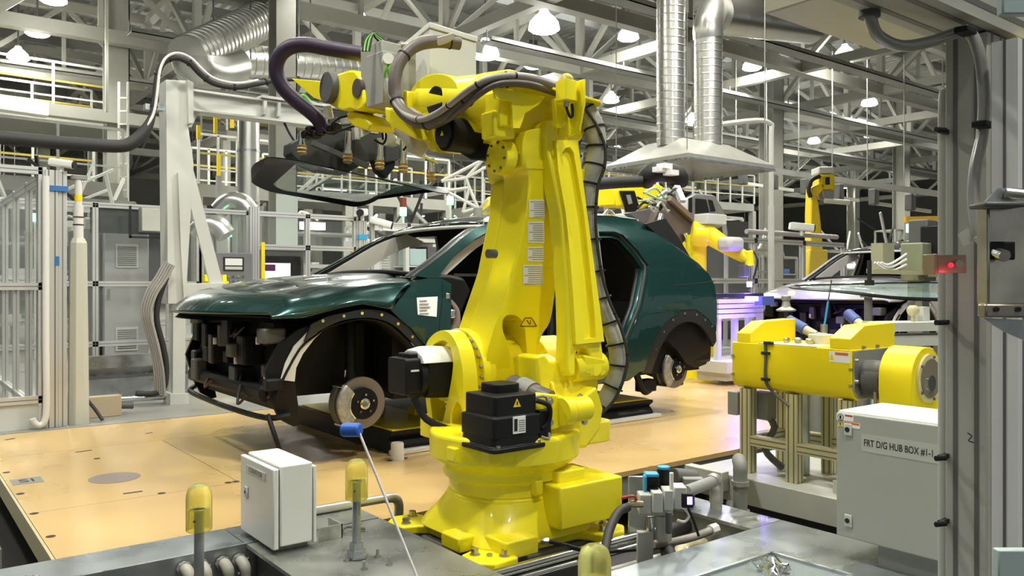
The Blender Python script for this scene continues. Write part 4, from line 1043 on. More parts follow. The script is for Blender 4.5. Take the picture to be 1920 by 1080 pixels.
# pipes on the floor in front of the robot
for k, (a, b_, r) in enumerate((((925, 1078), (1200, 1004), .020), ((1000, 1078), (1225, 1015), .013), ((1130, 1074), (1250, 1040), .012))):
    p, q = on_z(*a, .055 - .03 * k), on_z(*b_, .055 - .03 * k)
    d = (q - p).normalized()
    o = MB().cyl(p - d * .5, q + d * .12, r, n=18).build('floor_pipe', CHR if k < 2 else PVC); tag(o, ['thick chrome pipe running past the robot base', 'thinner chrome pipe beside the thick one at robot base', 'pale plastic pipe nearest the steel deck edge'][k], 'pipe')
    o.data.transform(Matrix.Translation((0, 0, 0)))
m = MB()
for x in (1.75, 2.25): m.box(x, x + .04, 2.0, 2.42, -.05, -.012)
for x in (1.75, 2.25): m.box(x, x + .04, 2.2, 2.24, -.4, -.05)
tag(m.build('pipe_rack', GREYM), 'grey steel bracket carrying the floor pipes by the deck', 'bracket')
# ---- air preparation unit
t = thing('air_regulator', 'grey air filter regulator unit with blue capped knobs', 'air regulator', at_d(1240, 1010, 3.2))
D = 3.25
def blk(x0, y0, x1, y1, d, dep, name, m, bevel=.004):
    a, b_ = at_d(x0, y1, d), at_d(x1, y0, d)
    ex = V((CA, -SA, 0)); fw = V((SA, CA, 0)); w_ = (b_ - a).dot(ex); h = b_.z - a.z
    P = [a, a + ex * w_, a + ex * w_ + fw * dep, a + fw * dep]
    return MB().loft([P, [p + V((0, 0, h)) for p in P]]).build(name, m, t, bevel=bevel)
blk(1178, 893, 1212, 1000, 3.42, .01, 'back_plate', GALV)
blk(1195, 998, 1225, 1068, 3.2, .03, 'stand_post', GREYW)
blk(1199, 928, 1222, 964, 3.16, .07, 'inlet_block', GREY)
blk(1224, 924, 1243, 962, 3.14, .08, 'filter_body', GREYW)
blk(1245, 920, 1263, 958, 3.16, .08, 'regulator_body', GREYW)
blk(1264, 914, 1288, 955, 3.2, .08, 'outlet_block', GREYW)
blk(1199, 958, 1262, 968, 3.2, .03, 'mount_bar', GREY)
blk(1210, 893, 1236, 926, 3.22, .05, 'soft_start_valve', BLK); blk(1210, 889, 1236, 895, 3.21, .055, 'blue_cap', LBLUE); blk(1208, 893, 1213, 924, 3.2, .04, 'blue_side', LBLUE)
def vcyl(px, y0, y1, d, r, name, m, n=20):
    a, b_ = at_d(px, y1, d), at_d(px, y0, d); MB().cyl(a, b_, r, n=n).build(name, m, t, bevel=.002)
vcyl(1244, 878, 922, 3.3, .025, 'regulator_knob', BLK); vcyl(1244, 874, 879, 3.3, .0255, 'blue_ring', LBLUE)
vcyl(1259, 886, 922, 3.18, .008, 'white_lever', WHP)
vcyl(1227, 916, 926, 3.2, .018, 'knob', BLKG)
vcyl(1220, 968, 1012, 3.22, .016, 'drain_bowl', CHR); vcyl(1244, 966, 1012, 3.22, .032, 'filter_bowl', GREY); vcyl(1254, 960, 1000, 3.15, .012, 'sight_glass', GREYD)
a = at_d(1203, 945, 3.15); b_ = at_d(1182, 945, 3.12); MB().cyl(a, b_, .014, n=12).cyl(b_, at_d(1177, 950, 3.1), .011, n=6).build('ball_valve', mat('brass', (.55, .48, .32), .3, metal=.9), t)
MB().tube([at_d(1193, 938, 3.13), at_d(1188, 930, 3.12), at_d(1165, 934, 3.12)], [.006, .005, .007], n=8).build('valve_handle', RED, t)
q = blk(1279, 926, 1300, 953, 3.1, .02, 'pressure_switch', BLK); blk(1289, 932, 1298, 946, 3.097, .003, 'display', VLED, bevel=0)
P = [at_d(x, y, d) for x, y, d in ((1177, 951, 3.1), (1160, 960, 3.05), (1144, 990, 2.95), (1135, 1030, 2.85), (1132, 1085, 2.75))]
MB().tube(P, .017, n=12).build('supply_hose', RUB, t)
MB().tube([at_d(x, y, 3.12) for x, y in ((1282, 952), (1292, 966), (1284, 978), (1270, 975))], .005).build('switch_tube', PVC, t)
MB().tube([at_d(x, y, 3.1) for x, y in ((1290, 953), (1300, 975), (1310, 1005))], .005).build('switch_cable', BLK, t)
P = [at_d(x, y, d) for x, y, d in ((1225, 1021, 3.25), (1262, 1016, 3.3), (1300, 1007, 3.35), (1332, 995, 3.4))]
o = MB().tube(P, .016, n=12).build('ribbed_conduit', HOSEG); tag(o, 'pale ribbed conduit hose below the blue lit pressure switch', 'hose')
gl_ = MB().cyl(P[-1], P[-1] + (P[-1] - P[-2]).normalized() * .035, .024, n=8).build('hose_collar', PVC, o, local=True)
t = thing('elbow_pipe', 'grey steel pipe with elbow behind the air regulator', 'pipe', at_d(1345, 960, 3.6))
a, b_ = at_d(1286, 922, 3.35), at_d(1335, 903, 3.62)
MB().cyl(a, b_, .025, n=18).build('tube', GREYM, t)
MB().tube([b_, b_ + (b_ - a).normalized() * .03 + V((0, 0, .004)), b_ + (b_ - a).normalized() * .055 + V((0, 0, -.03)), b_ + (b_ - a).normalized() * .055 + V((0, 0, -.1))], .03, n=16).build('elbow', CAST, t)
MB().cyl(b_ + (b_ - a).normalized() * .055 + V((0, 0, -.08)), b_ + (b_ - a).normalized() * .055 + V((0, 0, -.5)), .026).build('drop', CAST, t)
for k, (x, y, z) in enumerate(((2.60, 2.32, .02), (2.7, 2.3, -.04))):
    o = MB().tube([(2.45, 2.15, z), (x, y, z + .03), (2.83, 2.4 - .1 * k, z + .01)], .03, n=12).build('pit_hose', [RUB, BEIGE][k]); tag(o, ['dark hose in the gap between the deck plates', 'tan hose under the dark one between deck plates'][k], 'hose')
t = thing('motor_unit', 'small dark motor unit on the far side of the regulator', 'motor', at_d(1290, 905, 3.75))
MB().cyl(at_d(1262, 896, 3.75), at_d(1302, 899, 3.8), .045, n=20).build('motor_can', GREYD, t, bevel=.004)
MB().bar(at_d(1280, 906, 3.7), at_d(1318, 906, 3.7), .05, .05).build('gear_head', GREYM, t, bevel=.004)
MB().cyl(at_d(1290, 915, 3.73), at_d(1290, 915, 3.73) - V((0, 0, .5)), .03).build('motor_foot', GREYD, t)
# ---- grey hub box
X0, Y1, ZB, ZT_ = 2.771, 1.649, .183, .638
t = thing('hub_box', 'grey steel hub box with black lettering beside the gate post', 'enclosure', (X0 + .16, 1.35, .09))
MB().box(X0 + .018, X0 + .325, Y1 - .60, Y1, ZB, ZT_).build('housing', GREYW, t, bevel=.006)
MB().box(X0, X0 + .016, Y1 - .60, Y1 - .002, ZB, ZT_ - .006).build('door', mat('hub_door_shaded', (.36, .37, .325), .45, noise=.03), t, bevel=.005)  # darker than the housing: the shade on this face is in the colour
MB().box(X0 + .04, X0 + .29, Y1 - .42, Y1 - .14, .1, ZB).build('plinth', GREYM, t)
pl = MB().box(X0 - .001, X0, 1.205, 1.550, .505, .568).build('name_strip', mat('strip_grey', (.44, .45, .40), .5), t)
text('FRT D/G HUB BOX #1-1', .0365, frame3((X0 - .0013, 1.418, .536), (0, -1, 0), (0, 0, 1)), INK, pl, depth=.0003, width=.240, ys=1.45, bold=.0003)
for z in (.575, .247):
    k = MB().box(X0 - .006, X0, 1.585, 1.613, z - .022, z + .022).build('lock', GREYW, t, bevel=.003)
    MB().cyl((X0 - .007, 1.60, z), (X0 - .009, 1.60, z), .009).build('lock_core', INK, k)
s = MB().box(X0 - .0012, X0, 1.58, 1.645, .605, .628).build('danger_label', WHP, t)
MB().box(X0 - .0016, X0 - .0012, 1.583, 1.612, .621, .627).build('red_stripe', RED, s)
MB().cyl((X0 - .0013, 1.629, .616), (X0 - .0018, 1.629, .616), .012, n=24).build('hand_sign', INK, s)
MB().cyl((X0 - .0018, 1.629, .616), (X0 - .0021, 1.629, .616), .0095, n=24).build('hand_sign_face', WHP, s)
MB().box(X0 - .0024, X0 - .002, 1.625, 1.633, .609, .622).build('hand_sign_mark', INK, s)
s = MB().box(X0 - .0012, X0, 1.555, 1.617, .582, .602).build('warning_label', WHP, t)
MB().box(X0 - .0016, X0 - .0012, 1.557, 1.615, .594, .601).build('orange_stripe', ORNG, s)
MB().prism_x([[(1.618, .582), (1.642, .582), (1.63, .603)]], X0 - .0014, X0 - .0006).build('warning_triangle', WARN, s)
MB().box(X0 - .0019, X0 - .0014, 1.628, 1.632, .586, .597).build('warning_mark', INK, s)
# ---- yellow guarded transfer unit
X0, Ya, Yb, Za, Zb = 3.50, 2.00, 2.664, .565, .80
t = thing('transfer_unit', 'yellow guarded machine box on an aluminium frame', 'machine', (3.7, 2.3, .13))
MB().prism_y([[(X0, Zb), (X0, Za + .05), (X0 + .015, Za + .015), (X0 + .05, Za), (X0 + .30, Za), (X0 + .38, Za + .04), (X0 + .38, Zb)]], Ya + .004, Yb).build('guard_cover', YEL2, t, bevel=.004)
MB().prism_y([[(X0 + .006, Zb - .006), (X0 + .006, Za + .05), (X0 + .05, Za + .006), (X0 + .30, Za + .006), (X0 + .37, Za + .05), (X0 + .37, Zb - .006)]], Ya - .006, Ya + .003).build('end_plate', GALV, t)
for y0, y1 in ((Yb - .11, Yb - .03), (Ya + .012, Ya + .115)):
    MB().prism_y([[(X0 + .004, Zb + .001), (X0 + .004, Zb + .048), (X0 + .125, Zb + .105), (X0 + .40, Zb + .112), (X0 + .40, Zb + .001)]], y0, y1).build('wedge_guard', YEL2, t, bevel=.002)
MB().box(X0 + .0, X0 + .16, Ya + .18, Yb - .16, Zb, Zb + .004).build('top_cover', mat('cream', (.78, .76, .42), .4), t)
cv_ = MB().cyl((X0 + .2, 2.28, Zb), (X0 + .2, 2.28, Zb + .05), .06, n=24).cyl((X0 + .2, 2.28, Zb + .05), (X0 + .2, 2.28, Zb + .055), .03).build('swivel', mat('cream2', (.6, .57, .45), .45), t, bevel=.004)
for k in range(7):
    MB().cbox((X0 + .12 + .03 * (k % 3), 2.36 + .022 * k - .07, Zb + .016), (.03, .025, .025)).build('fitting', CAST if k % 2 else mat('brass', (.55, .48, .32), .3, metal=.9), t, bevel=.006)
MB().tube([(X0 + .02, Ya + .455, Zb + .003), (X0 - .004, Ya + .46, Zb + .002), (X0 - .007, Ya + .455, Zb - .06), (X0 - .007, Ya + .455, Za + .05), (X0 + .02, Ya + .42, Za - .01), (X0 + .02, Ya + .34, Za - .06)], .007).build('cable', GREYD, t)
for z in (Zb - .045, Za + .06): MB().cbox((X0 - .008, Ya + .455, z), (.014, .045, .014)).build('cable_clip', INK, t)
MB().cbox((X0 - .004, Ya + .44, Zb + .006), (.016, .05, .014)).build('cable_clip', INK, t)
s = MB().box(X0 - .0012, X0, Ya + .01, Ya + .115, Zb - .062, Zb - .012).build('warning_label', WHP, t)
MB().box(X0 - .002, X0 - .0012, Ya + .02, Ya + .085, Zb - .028, Zb - .016).build('orange_stripe', ORNG, s)
MB().prism_x([[(Ya + .09, Zb - .053), (Ya + .113, Zb - .053), (Ya + .1015, Zb - .022)]], X0 - .002, X0 - .001).build('warning_triangle', WARN, s)
for y, z in ((Ya + .008, Zb - .09), (Ya + .008, Za + .07), (Yb - .01, Zb - .07), (Yb - .01, Za + .07)):
    MB().cyl((X0 + .002, y, z), (X0 - .008, y, z), .008, n=8).build('guard_bolt', BOLT, t)
for x, z in ((X0 + .02, Zb - .05), (X0 + .02, Za + .09)): MB().cyl((x, Ya - .005, z), (x, Ya - .02, z), .009, n=6).build('guard_bolt', BOLT, t)
for x in (X0 + .1, X0 + .22): MB().cyl((x, Ya + .0, Zb), (x, Ya + .0, Zb + .014), .008, n=6).build('guard_bolt', BOLT, t)
gx, gz = 3.60, .690
prof = [(gx + .135 * math.cos(a), gz + .135 * math.sin(a)) for a in [pi * k / 16 for k in range(17)]] + [(gx - .135, gz - .05), (gx - .12, gz - .2), (gx + .24, gz - .24), (gx + .16, gz - .02)]
MB().prism_y([prof], 1.715, 1.86).build('belt_guard', YEL2, t, bevel=.012)
MB().cyl((gx + .01, 1.714, gz), (gx + .01, 1.704, gz), .105, n=40).build('window_ring', mat('cream3', (.74, .66, .34), .4), t)
MB().cyl((gx + .01, 1.706, gz), (gx + .01, 1.699, gz), .085, n=40).build('window', mat('smoke_window', (.22, .19, .14), .12), t)
MB().cyl((gx + .0, 1.70, gz - .02), (gx + .0, 1.692, gz - .02), .035, n=20).build('pulley', CHR, t)
for k in range(5):
    a = 2 * pi * k / 5; MB().cyl((gx + .01 + .096 * math.cos(a), 1.706, gz + .096 * math.sin(a)), (gx + .01 + .096 * math.cos(a), 1.698, gz + .096 * math.sin(a)), .006, n=8).build('ring_screw', GREYD, t)
MB().cyl((gx, 1.86, gz), (gx, 1.995, gz), .06).cyl((gx + .02, 1.9, gz - .03), (gx + .02, 1.98, gz - .03), .09).build('gear_motor', GREYD, t)
MB().box(X0 + .03, X0 + .11, Ya - .14, Ya - .06, Za - .04, Za - .03).cyl((X0 + .05, Ya - .08, Za - .03), (X0 + .05, Ya - .08, Za + .09), .008).build('stop_bracket', GALV, t)
PROF = mat('yellow_lit_profile', (.62, .58, .34), .4, metal=.4)  # aluminium tinted yellow: the guards' reflection is put into its colour
fr, sl_ = MB(), MB()
for x in (3.55, 3.86):
    for y in (2.05, 2.33, 2.60): profile_post(fr, sl_, (x, y, .131), (x, y, Za - .002), .06)
for x in (3.55, 3.86):
    profile_post(fr, sl_, (x, 2.02, .30), (x, 2.62, .30), .05, up=(0, 0, 1)); 
for y in (2.05, 2.6): profile_post(fr, sl_, (3.55, y, .30), (3.86, y, .30), .05, up=(0, 0, 1))
o = fr.build('frame', PROF, t); sl_.build('frame_slots', ALUD, o, smooth=0)
MB().cyl((3.74, 2.42, .132), (3.74, 2.42, Za), .045, n=20).build('lift_cylinder', GALV, t)
MB().box(3.51, 3.57, 2.64, 2.70, .42, .54).box(3.60, 3.68, 2.52, 2.62, .40, .54).build('switch_box', GREYM, t, bevel=.004)
MB().tube([(3.62, 2.56, .45), (3.66, 2.52, .36), (3.62, 2.55, .25), (3.7, 2.5, .15)], .018).build('drag_hose', GREYD, t)
o = MB().prism_x([[(2.02, .132), (2.10, .132), (2.10, .19), (2.02, .19)]], 3.505, 3.518).build('foot_bracket', GREY, t)
t = thing('base_beam', 'grey painted steel base beam carrying the yellow machine', 'base', (3.7, 2.3, -.4))
MB().box(3.42, 4.3, .9, 2.86, .0, .13).build('beam', GREY, t, bevel=.004)
MB().box(3.46, 4.26, 1.0, 2.8, -.4, -.001).build('beam_foot', PIT, t)
MB().box(3.36, 3.419, 2.62, 2.86, .05, .15).build('terminal_box', GREY, t, bevel=.004)
t = thing('drain_pipe', 'grey upright pipe with domed elbow on the base beam', 'pipe', at_d(1392, 950, 3.95))
q = at_d(1388, 878, 3.95)
MB().tube([q + V((0, 0, -.3)), q + V((0, 0, -.05)), q + V((.0, 0, .01)), q + V((.03, .03, .03)), q + V((.08, .06, .0)), q + V((.09, .07, -.04))], .034, n=16).build('elbow', GREYM, t)
for z0_, r_ in ((-.06, .042), (-.2, .046)): MB().cyl(q + V((0, 0, z0_)), q + V((0, 0, z0_ - .022)), r_, n=20).build('collar', CAST, t)
MB().tube([q + V((-.05, .02, -.16)), q + V((-.08, 0, -.2)), q + V((-.11, -.03, -.26))], .02).build('side_hose', GREYD, t)
# blue-wired antenna and workpiece supports between machine and silver car
t = thing('sensor_antenna', 'thin blue antenna wand above the yellow machine', 'antenna', (3.95, 2.35, .80))
a, b_ = at_d(1545, 615, 4.75), at_d(1559, 525, 4.75)
MB().cyl(a, a + (b_ - a) * .55, .006, n=8).build('blue_sleeve', LBLUE, t); MB().cyl(a + (b_ - a) * .5, b_, .004, n=8).build('wand', GREYD, t)
MB().cyl(a, V((a.x, a.y, -.40)), .012).cyl(a + V((0, 0, -.03)), a + V((0, 0, .02)), .02).build('stem', GALV, t)
for k, (x, y, x2, y2) in enumerate(((1478, 600, 1510, 618), (1590, 588, 1608, 604))):
    a, b_ = at_d(x, y, 5.2), at_d(x2, y2, 5.1)
    t = thing('blue_pad_arm', ['blue padded stop behind the left yellow wedge', 'blue padded stop behind the right yellow wedge'][k], 'stop', (b_.x, b_.y, 0), group='blue padded stops')
    MB().cyl(a, b_, .035, n=18).build('pad', mat('slate_blue', (.08, .12, .34), .5), t, bevel=.004)
    MB().cyl(b_, b_ + (b_ - a) * .6, .028).build('arm', BEIGE, t); c = b_ + (b_ - a) * .6
    MB().cyl(c + V((0, 0, .02)), V((c.x, c.y, .002)), .035).build('post', GREYM, t)
q = at_d(1474, 578, 5.4)
t = thing('work_light', 'small lit lamp on a stalk below the silver hood', 'lamp', (q.x, q.y, 0))
MB().lathe([(.06, -.02), (.065, -.01), (.03, .01), (.022, .05), (.03, .055), (.03, .08), (.001, .085)], q, n=20).build('head', CAST, t)
MB().cbox(q + V((.03, -.02, .1)), (.05, .03, .03)).build('lens', mat('warm_lens', (1, .7, .4), .4, emit=(1, .6, .25), es=1.5), t, bevel=.01); MB().cyl(q + V((0, 0, -.02)), V((q.x, q.y, .002)), .012).build('stalk', GREYD, t)
t = thing('windshield', 'windshield glass lying flat on a stand before the silver car', 'windshield', at_d(1640, 600, 5.2))
Wq = [at_d(1478, 536, 5.6), at_d(1560, 527, 6.3), at_d(1790, 518, 6.4), at_d(1850, 560, 4.9), at_d(1700, 562, 4.95), at_d(1590, 553, 5.2)]
for q_, z_ in zip(Wq, (1.07, 1.085, 1.095, 1.005, 1.0, 1.035)): q_.z = z_
cw = sum(Wq, V()) / 6
Wo = smooth_path(Wq, 4, True); Wi = [cw + (p - cw) * .94 + V((0, 0, .012)) for p in Wo]
MB().loft([[p for p in Wo], [p for p in Wi], [p + V((0, 0, .006)) for p in Wi], [p + V((0, 0, .006)) for p in Wo]], caps=False).loft([Wo, [p + V((0, 0, .006)) for p in Wo]], caps=False).build('black_border', mat('frit_black', (.005, .005, .005), .3, spec=.03), t)
mb = MB(); mb.loft([Wi, [cw + (p - cw) * .5 + V((0, 0, .02)) for p in Wi], [cw + (p - cw) * .02 + V((0, 0, .025)) for p in Wi]], caps=False)
o = mb.build('glass', mat('green_glass', (.25, .40, .34), .05, alpha=.28), t); o.modifiers.new('t', 'SOLIDIFY').thickness = .004
q = at_d(1628, 545, 5.4); MB().cyl((q.x, q.y, -.4), (q.x, q.y, 1.03), .025).cyl((q.x, q.y, 1.01), (q.x, q.y, 1.03), .05).build('glass_stand', GREYM, t)
t = thing('glass_handler', 'olive handling unit with black upright at the flat windshield', 'machine', at_d(1700, 600, 5.6))
a = at_d(1630, 548, 5.35); b_ = at_d(1630, 488, 5.35); MB().cyl(a + V((0, 0, .045)), b_, .014).cyl(a + V((0, 0, .045)), a + V((0, 0, .08)), .03).build('upright', INK, t)
c = at_d(1735, 522, 6.7); e = at_d(1632, 508, 5.4); MB().bar(e, V((c.x, c.y, e.z)), .05, .03).build('cross_bar', BEIGE, t)
OLV = mat('olive_paint', (.22, .24, .15), .5)
MB().cbox(at_d(1722, 492, 6.7), (.24, .18, .31)).build('olive_block', OLV, t, bevel=.01); MB().cbox(at_d(1730, 440, 6.8), (.17, .16, .24)).build('upper_block', GREYD, t, bevel=.01)
MB().cbox(at_d(1655, 485, 6.7), (.18, .1, .25)).build('olive_plate', mat('olive_pale', (.36, .36, .25), .5), t)
MB().cbox(at_d(1752, 470, 6.7), (.15, .16, .40)).build('drive_motor', BLK, t, bevel=.01); MB().cbox(at_d(1760, 505, 6.5), (.14, .1, .12)).build('brown_cover', mat('bronze', (.36, .27, .20), .35, metal=.6), t)
for k in range(3): MB().tube([at_d(1640 + 6 * k, 492, 6.5), at_d(1668, 508 - 6 * k, 6.5), at_d(1700, 496 - 10 * k, 6.5)], .010).build('white_tube', PVC, t)
q = at_d(1722, 510, 6.7); MB().bar((q.x, q.y, -.4), (q.x, q.y, q.z), .12, .12).build('column', GREYM, t)
t = thing('long_table', 'long pale rail table behind the yellow machine at right', 'table', at_d(1700, 640, 4.6))
p0, p1 = at_d(1640, 612, 4.75), at_d(1800, 600, 4.9); p1.z = p0.z
MB().bar(p0, p1, .22, .05).bar(p0 + V((0, 0, -.08)), p1 + V((0, 0, -.08)), .20, .06).build('rail_top', GREYW, t)
for u in (.08, .8): q = p0 + (p1 - p0) * u; MB().bar((q.x, q.y, .132 if q.x < 4.3 and q.y < 2.86 else 0), (q.x, q.y, q.z - .11), .08, .08).build('leg', GREY, t)
q = at_d(1712, 594, 4.8); MB().cyl((q.x, q.y, p0.z + .02), (q.x, q.y, p0.z + .07), .012).ball((q.x, q.y, p0.z + .09), .035, n=12).build('round_knob', BEIGE, t); MB().box(q.x + .06, q.x + .14, q.y - .03, q.y + .03, p0.z + .025, p0.z + .11).build('stop_block', GREYW, t)
# ---- right gate: posts, header, conduits, switches
t = thing('gate_frame', 'tall grey aluminium gate post and header at the right', 'gate frame', at_d(1828, 1000, 1.9))
px_, py_ = at_d(1828, 532, 1.9).xy
fr, sl_ = MB(), MB()
profile_post(fr, sl_, (px_, py_, .1005), (px_, py_, 1.665), .092, n=2)
GP = mat('gate_grey', (.44, .44, .39), .5, noise=.03)
o = fr.build('post', GP, t, bevel=.003); sl_.build('post_slots', ALUD, o, smooth=0)
px2, py2 = at_d(1893, 532, 1.70).xy
fr, sl_ = MB(), MB()
profile_post(fr, sl_, (px2, py2, .1005), (px2, py2, 1.60), .05, n=1)
px3, py3 = at_d(1908, 532, 1.9).xy
o = fr.build('door_stile', mat('white_profile', (.80, .80, .79), .4), t); sl_.build('stile_slots', ALUD, o, smooth=0)
MB().box(px3 - .02, px3 + .05, py3 - .05, py3 + .05, .1005, 1.66).build('yellow_stripe', mat('pale_yellow', (.80, .72, .30), .5), t)
fr, sl_ = MB(), MB()
profile_post(fr, sl_, (.9, py_ + .0, 1.735), (px_ + .3, py_ + .0, 1.735), .13, up=(0, 0, 1))
o = fr.build('header', GP, t); sl_.build('header_slots', ALUD, o, smooth=0)
q = at_d(1812, 1010, 1.86)
for z in (.62,):
    pass
MB().tube([at_d(1814, 812, 1.852), at_d(1822, 818, 1.852), at_d(1816, 826, 1.852), at_d(1826, 830, 1.852)], .0014, n=5).build('pen_mark', INK, t)
GATE = t
t = thing('cable_pipe', 'grey plastic conduit pipe clipped along the gate post', 'pipe', at_d(1775, 1000, 1.93))
cx_, cy_ = at_d(1775, 532, 1.93).xy
MB().tube([(cx_, cy_, .1005), (cx_, cy_, 1.0), (cx_, cy_, 1.49), (cx_ + .01, cy_ - .005, 1.55), (cx_ + .05, cy_ - .03, 1.585)], .0185, n=18, k=4).build('pipe', mat('conduit_grey', (.40, .41, .37), .4), t)
for y in (247, 604, 855, 977):
    q = at_d(1772, y, 1.90); MB().cbox(q, (.05, .012, .01)).build('pipe_clip', BLK, t); MB().cyl(q + V((-.02, -.01, 0)), q + V((-.045, -.0, 0)), .006).build('clip_tail', BLK, t)
t = thing('flex_hose', 'grey flexible hose looping from the header to the latch', 'hose', at_d(1630, 0, 1.75))
P = [at_d(x, y, d) for x, y, d in ((1630, 10, 1.72), (1634, 40, 1.72), (1648, 68, 1.74), (1690, 86, 1.76), (1745, 78, 1.78), (1800, 60, 1.78), (1822, 66, 1.77), (1838, 110, 1.76), (1845, 180, 1.76), (1842, 250, 1.76), (1830, 310, 1.75), (1825, 370, 1.74), (1832, 425, 1.72), (1850, 462, 1.70), (1868, 480, 1.68))]
MB().tube(P, .0125, n=14, k=6).build('hose', mat('flex_grey', (.33, .33, .31), .3, metal=.3), t)
MB().cyl(at_d(1630, -20, 1.72), at_d(1630, 34, 1.72), .022, n=18).build('gland', GREYD, t, bevel=.003)
for x, y in ((1843, 234), (1846, 430), (1810, 58)):
    q = at_d(x, y, 1.745); MB().cbox(q, (.045, .03, .014)).build('hose_clip', BLK, t, bevel=.003)
def tagq(px, d, m, name):
    P = [at_d(a, c, d) for a, c in px]; o = MB().loft([P, [p + V((SA, CA, 0)) * .0015 for p in P]]).build(name, m, t); return o
wt = tagq([(1826, 447), (1842, 436), (1867, 476), (1852, 490)], 1.66, WHP, 'wire_tag')
for k in range(3): tagq([(1833 + 5 * k, 452 + 8 * k), (1844 + 5 * k, 445 + 8 * k), (1845 + 5 * k, 447 + 8 * k), (1834 + 5 * k, 454 + 8 * k)], 1.658, GREYM, 'tag_print').parent = wt
tagq([(1796, 440), (1816, 427), (1830, 452), (1806, 462)], 1.72, mat('clear_tag', (.6, .62, .55), .1, alpha=.35), 'clear_tag')
t = thing('door_switch', 'stainless safety switch with brackets on the gate post', 'switch', at_d(1885, 480, 1.62))
blk(1852, 386, 1935, 572, 1.60, .04, 'switch_body', mat('satin_steel', (.50, .47, .40), .2, metal=.9, noise=.3, nscale=12), bevel=.004)
blk(1856, 452, 1905, 488, 1.598, .01, 'socket_plate', BLK)
MB().cyl(at_d(1868, 474, 1.60), at_d(1884, 480, 1.575), .012, n=14).build('plug', CHR, t)
q = [at_d(x, y, 1.62) for x, y in ((1846, 380), (1872, 352), (1925, 354), (1925, 384))]
fw = V((SA, CA, 0))
MB().loft([q, [p + fw * .006 for p in q]]).build('top_bracket', GALV, t)
blk(1848, 378, 1925, 388, 1.56, .06, 'bracket_shelf', GREYD)
MB().cyl(at_d(1885, 362, 1.61), at_d(1925, 366, 1.6), .01).build('bracket_bolt', BOLT, t)
blk(1848, 570, 1935, 596, 1.595, .03, 'lower_bar', mat('satin_dark', (.33, .30, .25), .3, metal=.8))
for x in (1869, 1910): MB().cyl(at_d(x, 580, 1.597), at_d(x, 580, 1.59), .005).build('bar_hole', INK, t)
q = [at_d(x, y, 1.62) for x, y in ((1842, 596), (1925, 600), (1925, 640), (1880, 620))]; MB().loft([q, [p + fw * .006 for p in q]]).build('lower_bracket', GALV, t)
t = thing('latch_bracket', 'small bronze latch bracket glowing red on gate post', 'bracket', at_d(1785, 496, 1.84))
blk(1758, 478, 1812, 512, 1.80, .006, 'plate', mat('bronze', (.36, .27, .20), .35, metal=.6), bevel=.001)
blk(1752, 476, 1758, 514, 1.80, .05, 'lip', mat('bronze', (.36, .27, .20), .35, metal=.6), bevel=.001)
MB().cyl(at_d(1799, 494, 1.797), at_d(1799, 494, 1.785), .008, n=12).build('bolt', BOLT, t)
MB().cyl(at_d(1783, 497, 1.797), at_d(1783, 497, 1.79), .006, n=10).build('red_lamp', RLED, t)
t = thing('header_box', 'beige steel box hung under the gate header', 'box', at_d(1600, -10, 1.7))
q = at_d(1560, 18, 2.0)
MB().box(q.x - .1, q.x + .42, q.y - .3, q.y + .12, q.z + .0, q.z + .2).build('box', mat('header_beige', (.60, .56, .42), .5), t, bevel=.004)
for k, (x0, y0, x1, y1) in enumerate(((1872, 1032, 1945, 1100), (1880, -30, 1950, 26))):
    a, b_ = at_d(x0, y1, 1.5), at_d(x1, y0, 1.5); ex = V((CA, -SA, 0)); w_ = (b_ - a).dot(ex); h = b_.z - a.z
    P_ = [a, a + ex * w_, a + ex * w_ + fw * .02, a + fw * .02]
    MB().loft([P_, [p + V((0, 0, h)) for p in P_]]).build('door_panel', mat('pale_blue_panel', (.40, .50, .50), .35), GATE, bevel=.003, label='pale blue gate panel')
# ================= windshield held by the gripper =================
t = thing('windshield', 'large curved windshield glass with black border held by the robot', 'windshield', (2.4, 5.0, 1.7))
c00, c10 = V((1.80, 4.45, 1.812)), V((2.97, 4.40, 1.655))     # near side, left -> right
c01, c11 = V((2.07, 5.52, 1.745)), V((2.877, 5.50, 1.655))    # far side
def wsp(u, v):
    p = (c00 * (1 - u) + c10 * u) * (1 - v) + (c01 * (1 - u) + c11 * u) * v
    bow = 4 * v * (1 - v)
    return p + V((-.13 * bow * (1 - u) + .02 * bow * u, 0, .085 * bow * (.5 + 1.0 * u)))
def ws_loop(m, n=12):
    """rounded outline in (u,v) inset by m"""
    r = .14 - m * .5
    return rrect(0 + m * 1.2 if m else 0, 1 - m, 0 + m * .8, 1 - m * .8, max(r, .05), 6)
N_, M_ = 24, 20
def patch(loops, z0, z1, name, m, par):
    mb = MB().prism(loops, lambda a, b: wsp(a, b) + V((0, 0, z0)), lambda a, b: wsp(a, b) + V((0, 0, z1)), grid=.05)
    return mb.build(name, m, par, smooth=50)
full = ws_loop(0); inner = rrect(.16, .95, .075, .94, .10, 6)
gl = patch([inner], 0, .005, 'glass', mat('tinted_glass', (.20, .30, .26), .03, alpha=.32), t)
patch([full, inner], 0, .005, 'black_border', mat('frit_black', (.005, .005, .005), .3, spec=.03), t)
